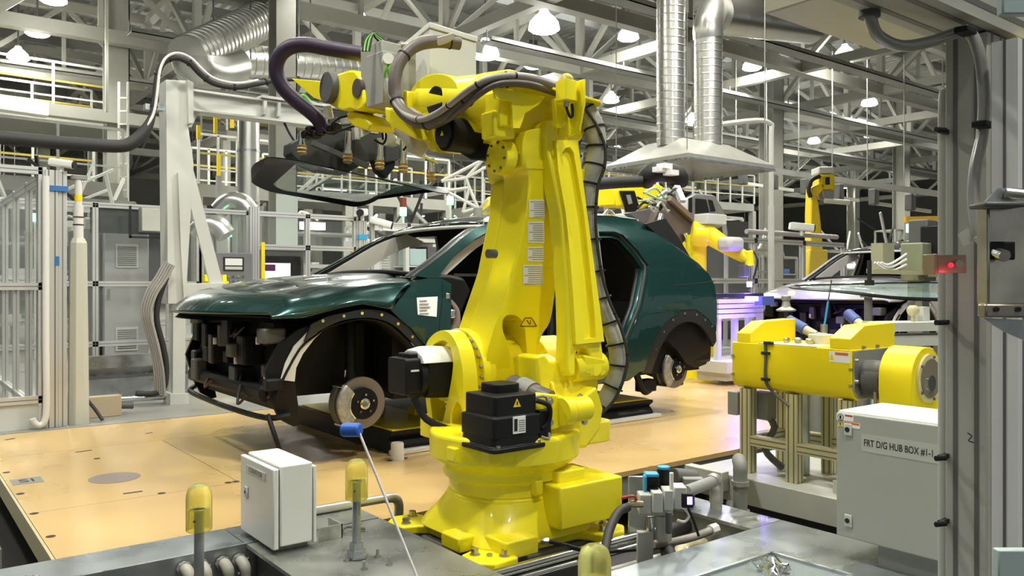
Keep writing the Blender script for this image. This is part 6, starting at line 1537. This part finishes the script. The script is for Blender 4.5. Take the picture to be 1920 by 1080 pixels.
# white spider frame
t = thing('spider_frame', 'white tubular frame hanging left of the robot arm', 'frame', at_d(880, 360, 11))
D = 11.0
J = {k: at_d(*v, D) for k, v in dict(a=(828, 340), b=(874, 334), c=(922, 308), d=(905, 300), e=(896, 390), f=(868, 398), g=(835, 358), h=(900, 330), i=(880, 352)).items()}
m = MB()
for p, q in ('ab', 'bc', 'ad', 'bd', 'bi', 'ie', 'ge', 'gi', 'if', 'ef'): m.cyl(J[p], J[q], .022, n=8)
m.build('tubes', GREYW, t); MB().cyl(J['e'], V((J['e'].x, J['e'].y, 0)), .06).build('stand', GREYM, t)
# light towers
def tower(px, py, d, top, label, c2=None):
    q = at_d(px, py, d); t = thing('signal_tower', label, 'signal light', (q.x, q.y, 0))
    k = d / 12
    MB().cyl((q.x, q.y, 0), (q.x, q.y, q.z - .06 * k), .018 * k).build('pole', GREYW, t)
    MB().cyl((q.x, q.y, q.z - .06 * k), (q.x, q.y, q.z + .06 * k), .05 * k).build('green_lens', GLED, t)
    if c2: MB().cyl((q.x, q.y, q.z + .065 * k), (q.x, q.y, q.z + .2 * k), .05 * k).build('red_lens', c2, t)
tower(844, 376, 12, 0, 'green lit signal tower at the tip of the windshield')
tower(756, 397, 12.6, 0, 'signal tower with dark red lens over green above windshield opening', mat('dull_red', (.20, .04, .02), .4))
tower(1706, 428, 14, 0, 'green lit signal tower above the silver car roof')
tower(428, 436, 14, 0, 'green lit signal tower left above the operator panel')
tower(66, 408, 12, 0, 'green lit signal tower behind the far left fence')
# ================= exhaust hood with two ducts =================
t = thing('exhaust_hood', 'square sheet-metal exhaust hood with twin spiral ducts', 'exhaust hood', (9.2, 7.9, 2.95))
Dn = 11.0
n0 = at_d(1290, 296, Dn); zb = n0.z
xl, yl_ = 1.95, 1.55
X0, Y0 = n0.x, n0.y
b0 = [V((X0, Y0, zb)), V((X0 + xl, Y0, zb)), V((X0 + xl, Y0 + yl_, zb)), V((X0, Y0 + yl_, zb))]
tp_ = [V((X0 + .45, Y0 + .45, zb + .38)), V((X0 + xl - .5, Y0 + .45, zb + .38)), V((X0 + xl - .5, Y0 + yl_ - .4, zb + .38)), V((X0 + .45, Y0 + yl_ - .4, zb + .38))]
mb = MB(); mb.loft([b0, [p + V((0, 0, .07)) for p in b0], tp_], caps=False); mb.add(tp_, [(0, 1, 2, 3)])
o = mb.build('canopy', mat('hood_sheet', (.55, .55, .50), .4, metal=.5, noise=.08), t, smooth=0); o.modifiers.new('t', 'SOLIDIFY').thickness = .01
mb = MB()
for p, q in zip(b0, b0[1:] + b0[:1]): mb.bar(p, q, .03, .03)
mb.build('rim', GALV, t)
def spiral(p0, p1, r, name, par, pitch=.11, n=40, m=DUCT, rib=.004):
    p0, p1 = V(p0), V(p1); L = (p1 - p0).length; k = max(2, int(L / pitch)); prof = []
    for i in range(k):
        h = L * i / k; prof += [(r, h), (r, h + pitch * .8), (r + rib, h + pitch * .86), (r + rib, h + pitch * .94)]
    prof.append((r, L))
    return MB().lathe(prof, p0, (p1 - p0), n=n).build(name, m, par, smooth=12)
d1 = at_d(1258, 262, 11.9); d2 = at_d(1328, 272, 12.2)
spiral((d1.x, d1.y, zb + .3), (d1.x, d1.y, 6.2), .205, 'duct', t)
e2 = (d2.x, d2.y, 4.75)
spiral((d2.x, d2.y, zb + .3), e2, .205, 'duct', t)
ex = at_d(1520, 40, 14.5)
MB().tube([V(e2), V(e2) + V((.0, .0, .2)), V(e2) + V((.25, .1, .5)), V(e2) + V((.7, .3, .85))], .22, n=20).build('duct_elbow', DUCT, t)
spiral(V(e2) + V((.3, .1, .45)), V(e2) + V((3.6, .6, 1.0)), .30, 'duct_run', t, pitch=.6)
for x, y in ((X0 + .1, Y0 + .1), (X0 + xl - .1, Y0 + .1), (X0 + .1, Y0 + yl_ - .1), (X0 + xl - .1, Y0 + yl_ - .1)): MB().cyl((x, y, zb + .05), (x, y, 6.45), .008, n=6).build('hanger_rod', GREYM, t)
MB().tube([(X0 + xl + .35, Y0 + .3, 2.2), (X0 + xl + .35, Y0 + .3, 3.4), (X0 + xl + .35, Y0 + .3, 3.55), (X0 + xl + .1, Y0 + .4, 3.6), (X0 + 1.2, Y0 + .7, 3.45)], .04).build('support_pipe', GREYW, t)
MB().tube([(X0 + xl + .35, Y0 + .3, 0), (X0 + xl + .35, Y0 + .3, 1.2), (X0 + xl + .35, Y0 + .3, 2.3)], .05).build('support_post', GREYW, t)
# ducts at the upper left
t = thing('spiral_duct', 'large spiral duct under the roof at left, diagonal then horizontal', 'duct', at_d(420, 70, 14))
spiral(at_d(352, 108, 13.2), at_d(520, 22, 16.5), .34, 'duct', t, pitch=.15, rib=.02)
MB().tube([at_d(360, 104, 13.2), at_d(366, 122, 13.3), at_d(400, 130, 13.8), at_d(440, 122, 14.4)], .33, n=20).build('elbow', DUCT, t)
MB().cyl(at_d(400, 80, 14), at_d(400, -60, 14), .015, n=6).build('hanger', GREYD, t)
spiral(at_d(458, 114, 15.4), at_d(700, 128, 17.0), .30, 'duct_run', t, pitch=.15, rib=.015)
for x in (470, 560): MB().cyl(at_d(x, 110, 15), at_d(x, -40, 15), .015, n=6).build('hanger', GREYD, t)
t = thing('vertical_duct', 'upright round metal duct behind gantry arm', 'duct', at_d(466, 520, 15))
a = at_d(466, 395, 15); MB().cyl((a.x, a.y, a.z - 1.0), (a.x, a.y, 4.3), .195, n=28).build('pipe', DUCT, t)
for z in (3.5, 2.55): MB().cyl((a.x, a.y, z), (a.x, a.y, z + .04), .205, n=28).build('seam', GALV, t)
MB().cyl((a.x, a.y, 0), (a.x, a.y, a.z - 1.0), .12).build('stand', GREYM, t)
# overhead rail with hangers on the right
t = thing('overhead_rail', 'long overhead conveyor rail with trolleys at right', 'conveyor', at_d(1440, 320, 22))
a, b_ = at_d(1380, 310, 22), at_d(1790, 368, 19)
MB().bar(a, b_, .12, .14).build('rail', GREYM, t)
for k in range(7):
    p = a + (b_ - a) * (k / 6.3); MB().bar(p, p + V((0, 0, 3.2)), .02, .02).build('rail_hanger', GREYM, t)
    MB().bar(p + V((.3, 0, -.1)), p + V((.3, 0, -.5)), .2, .2).build('trolley', GREYD, t, bevel=.03)
    MB().bar(p + V((.3, 0, -.45)), p + V((.9, -.2, -.5)), .05, .08).build('trolley_arm', GREYW, t)
# ================= mezzanines =================
def mezz(name, label, p0, p1, depth, z, rail=1.1, n=10, yel=True, group=None):
    p0, p1 = V((p0[0], p0[1], z)), V((p1[0], p1[1], z)); d = (p1 - p0); e = d.normalized(); nn = V((-e.y, e.x, 0))
    t = thing(name, label, 'walkway', p0, group=group)
    P = [p0, p1, p1 + nn * depth, p0 + nn * depth]
    MB().loft([[p - V((0, 0, .28)) for p in P], [p for p in P]]).build('deck', TRUSS, t)
    for side in (0, depth):
        m, y = MB(), MB()
        for k in range(n + 1):
            q = p0 + d * (k / n) + nn * side; m.bar(q, q + V((0, 0, rail)), .05, .05)
        o = nn * side
        m.bar(p0 + o + V((0, 0, rail)), p1 + o + V((0, 0, rail)), .05, .05); m.bar(p0 + o + V((0, 0, rail * .3)), p1 + o + V((0, 0, rail * .3)), .035, .035)
        m.build('handrail', GREYW, t); y.bar(p0 + o + V((0, 0, rail * .62)), p1 + o + V((0, 0, rail * .62)), .045, .045).build('mid_rail', mat('rail_yellow', (.42, .34, .07), .5) if yel else GREYW, t)
    for k in (0, .33, .66, 1):
        for side in (.1, depth - .1):
            q = p0 + d * k + nn * side; MB().bar(q - V((0, 0, .28)), V((q.x, q.y, 0)), .2, .2).build('post', TRUSS, t)
    return t
mezz('mezzanine', 'steel walkway with yellow rails at the far left', (-8, 17.2), (4.0, 18.2), 2.0, 3.15)
mezz('mezzanine', 'upper steel walkway over the left walkway', (-9, 20.5), (4.5, 21.0), 2.5, 5.0)
mezz('mezzanine', 'white railed walkway right of the cage ladder', (5.6, 18.5), (7.3, 18.5), 2.0, 3.3, n=4)
mezz('mezzanine', 'walkway with white rails seen below the gantry arm', (8.0, 19), (12.5, 19), 2.0, 3.4, n=6)
mezz('mezzanine', 'upper walkway bridge behind the gantry arm', (7.4, 22), (14.5, 22), 2.2, 5.2, n=6)
mezz('mezzanine', 'distant railed walkway behind the white spider frame', (14, 19.5), (18.5, 19.5), 2.0, 3.4, n=12, yel=True)
mezz('mezzanine', 'far railed walkway right of the dress pack', (19.4, 20.5), (27, 19.5), 2.0, 4.2, n=12)
t = thing('cage_ladder', 'tall white ladder up to the walkways at left', 'ladder', (5.2, 18.3, 0))
q = at_d(223, 370, 17.5); q2 = at_d(240, 370, 17.5); m = MB()
for p in (q, q2): MB().bar(V((p.x, p.y, 0)), V((p.x, p.y, 5.4)), .04, .04).build('stile', GREYW, t)
for k in range(18): m.bar(V((q.x, q.y, .3 + k * .28)), V((q2.x, q2.y, .3 + k * .28)), .03, .03)
m.build('rung', GREYW, t)
# beam with the lamp's light put into its pale left end, yellow columns
t = thing('lit_beam', 'pale horizontal beam under a bright lamp at left', 'beam', at_d(40, 205, 17))
MB().bar(at_d(-160, 170, 16), at_d(88, 206, 17.5), .35, .30).build('beam_lit', GREYW, t); MB().bar(at_d(88, 206, 17.5), at_d(300, 232, 19), .3, .26).build('beam_run', TRUSS, t)
for x in (-80, 200): q = at_d(x, 210, 17); MB().bar(q, q + V((0, 0, 3)), .06, .06).build('beam_hanger', TRUSS, t)
t = thing('yellow_jib', 'yellow jib post on the walkway under the gantry arm', 'post', at_d(408, 300, 18))
for x, y0, y1 in ((404, 212, 250), (410, 290, 330), (435, 205, 240), (372, 235, 260)): MB().bar(at_d(x, y1, 18), at_d(x, y0, 18), .07, .07).build('post', YELF, t)
MB().bar(at_d(390, 212, 18), at_d(404, 212, 18), .1, .1).build('arm', YELF, t); q = at_d(410, 330, 18); MB().bar(q, V((q.x, q.y, 0)), .1, .1).build('lower_post', GREYM, t)
# ================= columns =================
def column(px, d, w_, name, z1=9.3):
    q = at_d(px, 532, d); m = MB()
    h = w_ / 2; x, y = q.x, q.y
    m.box(x - h, x + h, y - h, y - h + .03, 0, z1).box(x - h, x + h, y + h - .03, y + h, 0, z1).box(x - .02, x + .02, y - h + .03, y + h - .03, 0, z1)
    m.box(x + h * .9, x + h, y - h, y + h, 0, z1)
    o = m.build(name, TRUSS, kind='structure'); return o, q
COLM = []
for px, d, w_ in ((530, 14.0, .36), (218, 18.6, .46), (1446, 24, .5), (1010, 27, .45), (1690, 34, .5), (760, 30, .45), (1320, 38, .5), (1600, 46, .5), (655, 42, .5), (80, 32, .5)):
    COLM.append(column(px, d, w_, 'column'))
q = COLM[0][1]
pl = MB().box(q.x - .19, q.x + .19, q.y - .19, q.y - .182, 1.75, 2.6); pl = pl.build('column_sign', mat('sign_pale', (.50, .55, .50), .5)); tag(pl, 'pale column plate lettered DC8 above the green hood', 'sign')
text('DC8', .17, frame3((q.x, q.y - .184, 2.02), (1, 0, 0), (0, 0, 1)), mat('sign_ink', (.08, .10, .09), .6), pl)
# ================= lines of equipment far down the hall =================
def rack(x, y, w_, dep, h, seed, label, rot=0, group=None):
    r = random.Random(seed)
    t = thing('equipment_rack', label, 'rack', (x, y, 0), group=group, rotz=rot)
    f = MB()
    for a in (0, w_):
        for b in (0, dep): f.bar((a, b, 0), (a, b, h), .07, .07)
    for z in (h, h * .5):
        f.bar((0, 0, z), (w_, 0, z), .07, .07); f.bar((0, dep, z), (w_, dep, z), .07, .07); f.bar((0, 0, z), (0, dep, z), .06, .06); f.bar((w_, 0, z), (w_, dep, z), .06, .06)
    f.build('frame', [ALU, GREYW, TRUSS, GREYM][r.randrange(4)], t, local=True)
    m = MB(); zz = []
    for k in range(3):
        z = h * (.18 + .27 * k); m.box(0, w_, 0, dep, z, z + .04); zz.append(z + .04)
    m.build('shelf', GREYM, t, local=True)
    for k in range(12):
        z = r.choice(zz); a = r.uniform(.05, w_ - .5); sx = r.uniform(.12, .55); sz = r.uniform(.08, h * .2)
        M_ = r.choice([GREYW, GREYM, GREYD, INK, GREY, WHT, CAST, GALV, YELF if r.random() < .25 else GREYD, BLUE if r.random() < .3 else GREYW])
        if r.random() < .5: MB().box(a, a + sx, .05, .05 + r.uniform(.1, .5), z, z + sz).build('stored_part', M_, t, local=True, bevel=.01)
        else: MB().tube([(a, r.uniform(.05, .4), z + .05), (a + sx * .6, r.uniform(.1, .5), z + sz), (a + sx * 1.2, .3, z + sz * .6)], r.uniform(.02, .05), n=6, k=3).build('hose', M_, t, local=True)
    for k in range(4):
        p = V((r.uniform(0, w_), r.uniform(0, dep), h)); f2 = V((r.uniform(-1.2, 1.2), r.uniform(-.3, .3), r.uniform(.2, 1.0)))
        MB().bar(p, p + f2, .05, .05).build('strut', r.choice([GREYW, ALU, INK]), t, local=True)
    if r.random() < .6: MB().box(.2, .2 + r.uniform(.3, 1.0), -.03, -.01, h * .75, h * .8).build('strip_light', TUBE, t, local=True)
    return t
places = []
RK = [(-3.5, 13.0, 'left behind the clear fence'), (-1.0, 14.0, 'second along behind the left fence'), (1.4, 15.2, 'behind the dark side cabinet'), (1.9, 16.8, 'behind the louvred cabinet'), (6.4, 15.4, 'behind the operator panel'), (7.2, 12.9, 'beyond the framed fence section'), (9.9, 13.6, 'beyond the white cabinet'), (12.8, 15.4, 'beyond the small yellow robot'), (13.2, 12.6, 'beyond the rear robot gripper'), (9.9, 11.2, 'behind the violet lit fence'), (15.2, 11.8, 'behind the silver car left pillar'), (18.9, 9.6, 'behind the silver car roof'), (22.4, 8.6, 'under the overhead rail'), (26, 8.4, 'past the overhead rail'), (17.0, 14.0, 'left of the far yellow robot'), (20.5, 14.5, 'right of the far yellow robot'), (24, 14.0, 'deep in the hall right of centre'), (27.5, 12, 'deep in the hall at right'), (31, 11, 'farthest right in the hall'), (21, 24.5, 'far behind the exhaust hood'), (27, 23, 'far right of the exhaust hood'), (12, 17.0, 'far behind the windshield tip'), (8.6, 16.4, 'far behind the vertical duct'), (-1.6, 16.2, 'far behind the corner post'), (33, 17, 'in the far distance at right'), (30, 24, 'in the far distance under skylights'), (38, 15, 'in the far distance by the gate post')]
for k, (x, y, wh) in enumerate(RK):
    rack(x, y, 1.7 + .12 * (k % 4), .9, 1.9 + .25 * (k % 5) + (.4 if x > 26 else 0) - (.3 if k in (11, 12) else 0), 100 + k, 'cluttered steel equipment rack ' + wh, rot=(-.1 + .07 * (k % 4)))
# tube lights hung low over the far stations
rl_ = random.Random(21)
for k in range(34):
    x, y = rl_.uniform(9, 40), rl_.uniform(24.8, 36); z = rl_.uniform(2.7, 4.6)
    if k < 8: x, y = rl_.uniform(-4, 9), rl_.uniform(24.6, 30)
    t = thing('tube_light', 'short lit tube light hung over the distant workstations', 'lamp', (x, y, z), group='tube lights over the far stations')
    MB().box(x - .5, x + .5, y - .06, y + .06, z + .03, z + .09).build('fixture', GREYW, t); MB().box(x - .48, x + .48, y - .035, y + .035, z, z + .028).build('tube', TUBE, t)
    for dx in (-.4, .4): MB().cyl((x + dx, y, z + .09), (x + dx, y, 6.4), .008, n=5).build('hanger', GREYM, t)
# white van-like car shells hanging behind the rear robot
t = thing('car_shell', 'pale bare car shell on the line behind the hood', 'car', at_d(1330, 400, 16))
D = 16.0
P = [at_d(a, c, D) for a, c in ((1288, 412), (1290, 370), (1305, 362), (1340, 366), (1352, 385), (1360, 400), (1362, 414))]; f_ = V((SA, CA, 0)) * 1.5
MB().loft([P, [p + f_ for p in P]]).build('body', mat('shell_grey', (.42, .42, .40), .5), t, bevel=.04)
for q4 in (((1291, 372), (1298, 370), (1298, 398), (1291, 400)), ((1304, 372), (1324, 374), (1330, 398), (1304, 400)), ((1328, 374), (1336, 376), (1342, 396), (1333, 397))):
    P = [at_d(a, c, D - .03) for a, c in q4]; MB().loft([P, [p + V((SA, CA, 0)) * .02 for p in P]]).build('window_opening', INK, t)
q = at_d(1325, 414, D + .7); MB().box(q.x - .7, q.x + .7, q.y - .5, q.y + .5, 0, q.z - .02).build('carrier', GREYD, t)
# silver bellows hose at left of cabinets
for k, (x, y, d) in enumerate(((395, 430, 13), (440, 385, 14.5), (340, 392, 15))):
    t = thing('flexible_duct', ['crinkled silver flexible duct above the operator panel', 'crinkled silver hose end under the vertical duct', 'crinkled silver duct behind the gantry brace'][k], 'duct', at_d(x, y, d))
    MB().tube([at_d(x - 30, y + 10, d), at_d(x - 10, y - 8, d), at_d(x + 15, y - 5, d), at_d(x + 30, y + 12, d)], .16, n=12).build('hose', DUCT, t); q = at_d(x, y, d); MB().cyl((q.x, q.y, 0), (q.x, q.y, q.z), .05).build('stand', GREYM, t)
MB().box(-14, 75, 60, 60.3, 0, 10).build('wall_back', GREYM, kind='structure')
MB().box(74.7, 75, -14, 60, 0, 10).build('wall_right', GREYM, kind='structure')
MB().box(-14.3, -14, 8, 60, 0, 10).build('wall_left', GREYM, kind='structure')
# ================= roof: deck, trusses, lamps =================
m = bpy.data.materials.new('corrugated_deck'); m.use_nodes = True; nt = m.node_tree; bs = nt.nodes['Principled BSDF']
tc = nt.nodes.new('ShaderNodeTexCoord'); wv = nt.nodes.new('ShaderNodeTexWave'); wv.bands_direction = 'X'; wv.inputs['Scale'].default_value = 1.1; nt.links.new(tc.outputs['Object'], wv.inputs['Vector'])
bp = nt.nodes.new('ShaderNodeBump'); bp.inputs['Strength'].default_value = .9; bp.inputs['Distance'].default_value = .06; nt.links.new(wv.outputs[1], bp.inputs['Height']); nt.links.new(bp.outputs[0], bs.inputs['Normal'])
bs.inputs['Base Color'].default_value = (.40, .40, .37, 1); bs.inputs['Roughness'].default_value = .5; bs.inputs['Metallic'].default_value = .2
ROOFZ = 9.4
MB().box(-14, 75, -6, 60.3, ROOFZ, ROOFZ + .1).build('ceiling', m, kind='structure')
# skylight strips
for k, (x0, x1, y0, y1) in enumerate(((9.0, 17.5, 17.0, 18.6), (9.0, 17.5, 27.0, 29.0), (30, 44, 22, 24), (20.5, 28, 17, 18.2))):
    MB().box(x0, x1, y0, y1, ROOFZ - .06, ROOFZ - .01).build('window_%d' % (k + 1), mat('skylight', (1, 1, 1), .5, emit=(.95, 1, 1), es=2.6), kind='structure')
ZB_, ZT2 = 6.5, 8.3
YL = [7.6, 11.9, 15.4, 19.6, 24.0, 29.0, 36.0, 44.0]
XL = [-7.0, -2.4, 1.8, 5.9, 10.0, 14.1, 18.35, 22.3, 26.6, 31.0, 36, 42, 50]
def truss(p0, p1, n, name='ceiling_truss'):
    p0, p1 = V(p0), V(p1); mb = MB(); d = p1 - p0; H = V((0, 0, ZT2 - ZB_))
    mb.bar(p0, p1, .26, .26); mb.bar(p0 + H, p1 + H, .26, .24)
    for k in range(n + 1):
        q = p0 + d * (k / n); mb.bar(q, q + H, .17, .17)
        if k < n:
            q2 = p0 + d * ((k + 1) / n); mid = q + d * (.5 / n) + H * 0
            mb.bar(q, q + d * (.5 / n) + H, .11, .11); mb.bar(q + d * (.5 / n) + H, q2, .11, .11)
    return mb.build(name, TRUSS, kind='structure')
for y in YL:
    truss((XL[0], y, ZB_), (XL[-1], y, ZB_), len(XL) - 1) if False else None
    mb = MB(); H = V((0, 0, ZT2 - ZB_))
    for a, b in zip(XL, XL[1:]):
        p, q = V((a, y, ZB_)), V((b, y, ZB_)); c = (p + q) / 2
        mb.bar(p, q, .26, .28); mb.bar(p + H, q + H, .26, .24); mb.bar(p, p + H, .17, .17); mb.bar(p, c + H, .11, .11); mb.bar(c + H, q, .11, .11)
        mb.bar(c, c + H, .09, .09)
    mb.build('ceiling_truss', TRUSS, kind='structure')
for x in XL:
    mb = MB()
    ys = [-4.0, 0.0, 4.0] + YL
    for a, b in zip(ys, ys[1:]):
        p, q = V((x, a, ZB_)), V((x, b, ZB_)); c = (p + q) / 2
        mb.bar(p, q, .22, .24); mb.bar(p + H, q + H, .22, .2); mb.bar(p, c + H, .11, .11); mb.bar(c + H, q, .11, .11)
    mb.build('ceiling_truss', TRUSS, kind='structure')
# purlins
mb = MB()
y = -4
while y < 46:
    mb.bar((-12, y, 9.15), (60, y, 9.15), .12, .3); y += 2.05
mb.build('ceiling_purlins', mat('purlin', (.24, .24, .22), .6), kind='structure')
# service conduits and cable trays hung below the trusses
for k, (y, z, x0, x1) in enumerate(((10.2, 6.1, -6, 30), (17.5, 6.1, 4, 40), (21.8, 6.1, -6, 40), (13.6, 6.1, 10, 45))):
    t = MB().box(x0, x1, y, y + .35, z, z + .02).box(x0, x1, y, y + .015, z, z + .1).box(x0, x1, y + .335, y + .35, z, z + .1)
    for x in range(int(x0), int(x1), 4): t.bar((x, y + .17, z), (x, y + .17, z + .26), .02, .02)
    o = t.build('cable_tray', GREYM); tag(o, 'long galvanised cable tray under the roof trusses, ' + ['nearest of the four', 'third from the front', 'farthest of the four', 'second from the front'][k], 'cable tray', group='roof cable trays')
# high-bay lamps
def highbay(p, label, power=150, s=1.0, group='high bay lamps under the roof', light=True):
    p = V(p); t = thing('high_bay_lamp' if label else 'ceiling_lamp', label or '-', 'lamp', p, group=group)
    if not label:
        for q_ in ('label', 'category', 'group'):
            if q_ in t: del t[q_]
        t['kind'] = 'structure'
    MB().lathe([(.06 * s, .30 * s), (.09 * s, .24 * s), (.15 * s, .19 * s), (.22 * s, .11 * s), (.245 * s, .0), (.235 * s, .0), (.21 * s, .1 * s)], p, n=24).build('reflector', mat('lamp_shade', (.8, .8, .78), .4, emit=(1, .98, .94), es=7), t)
    MB().lathe([(.236 * s, .004), (.20 * s, -.03 * s), (.001, -.04 * s)], p, n=24).build('lens', LAMP, t)
    MB().cyl(p + V((0, 0, .29 * s)), V((p.x, p.y, max(p.z + .5, 8.2))), .02, n=6).build('cord', GREYD, t)
    if light:
        for nm, kind, pw, dz in (('high_bay_light', 'SPOT', power, -.08), ('high_bay_glow', 'POINT', power * .12, -.3)):
            l = bpy.data.lights.new(nm, kind); l.energy = pw; l.shadow_soft_size = .22; l.color = (1, .985, .89)
            if kind == 'SPOT': l.spot_size = math.radians(155); l.spot_blend = .5
            o = bpy.data.objects.new(nm, l); COL.objects.link(o); o.location = p + V((0, 0, dz))
seen = [((70, 64), 6.6, 'high bay lamp above the pale beam at upper left'), ((34, 110), 6.6, 'high bay lamp over the white bracket at far left'), ((100, 2), 6.6, 'high bay lamp cut by the top edge at left'), ((1020, 55), 6.4, 'brightest high bay lamp above the robot elbow'), ((910, 105), 6.4, 'glaring high bay lamp beside the pale box on robot'), ((678, 50), 6.8, 'high bay lamp above the green wires'), ((582, 95), 6.8, 'high bay lamp seen inside the purple hose loop'), ((1178, 72), 6.7, 'high bay lamp left of the spiral ducts'), ((1410, 128), 6.7, 'high bay lamp right of the spiral ducts'), ((1584, 106), 6.7, 'high bay lamp over the roof beam crossing at right'), ((1630, 196), 6.7, 'high bay lamp on a stalk at right'), ((1632, 255), 6.7, 'small distant lamp under the one on a stalk'), ((1526, 267), 6.7, 'small distant lamp above the far yellow robot'), ((1478, 220), 6.7, 'lamp beside the grey column at right'), ((1298, 228), 6.7, 'distant lamp between the spiral ducts'), ((1146, 190), 6.7, 'distant lamp right of the beacon dome'), ((1000, 125), 6.9, 'distant lamp above the dress hose'), ((1680, 312), 6.7, 'tiny distant lamp below the skylight'), ((1580, 352), 6.7, 'tiny distant lamp right of the far robot')]
for (px, py), z, lab in seen:
    p = on_z(px, py, z)
    if (p - V((0, 0, 1))).length > 60: p = at_d(px, py, 52)
    highbay(p, lab, power=520, s=1.35 if px in (1020, 910) else 1)
k = 0
for x, y in ((-2.5, 1.5), (1.5, -2.0), (1.0, 3.2), (4.5, .5), (5.5, 4.8), (-1.5, 6.0), (3.2, 8.6), (8.5, 2.5), (9.5, 7.0), (0, 11), (6.5, 12.5)):
    highbay((x, y, 6.9), None, power=(640 if y < 4 else 520 if y < 7.5 else 300), group='high bay lamps above the view'); k += 1
for k, (x, y) in enumerate(((26, 26), (34, 30), (42, 26), (18, 30), (8, 30), (0, 26), (40, 40), (24, 42), (50, 20), (36, 14), (28, 8))):  # strong lamps added to brighten the dark far end of the hall
    highbay((x, y, 7.0), None, power=1500)
# violet inspection light from the glue robot's lamp
for q, pw in ((at_d(1404, 545, 9.35), 26), (at_d(1400, 600, 8.7), 16)):
    l = bpy.data.lights.new('violet_glow', 'POINT'); l.energy = pw; l.color = (.22, .12, 1); l.shadow_soft_size = .05
    o = bpy.data.objects.new('violet_glow', l); COL.objects.link(o); o.location = q
l = bpy.data.lights.new('latch_glow', 'POINT'); l.energy = .02; l.color = (1, .05, .15); l.shadow_soft_size = .01
o = bpy.data.objects.new('latch_glow', l); COL.objects.link(o); o.location = at_d(1783, 515, 1.78)
sc.view_settings.exposure = .42
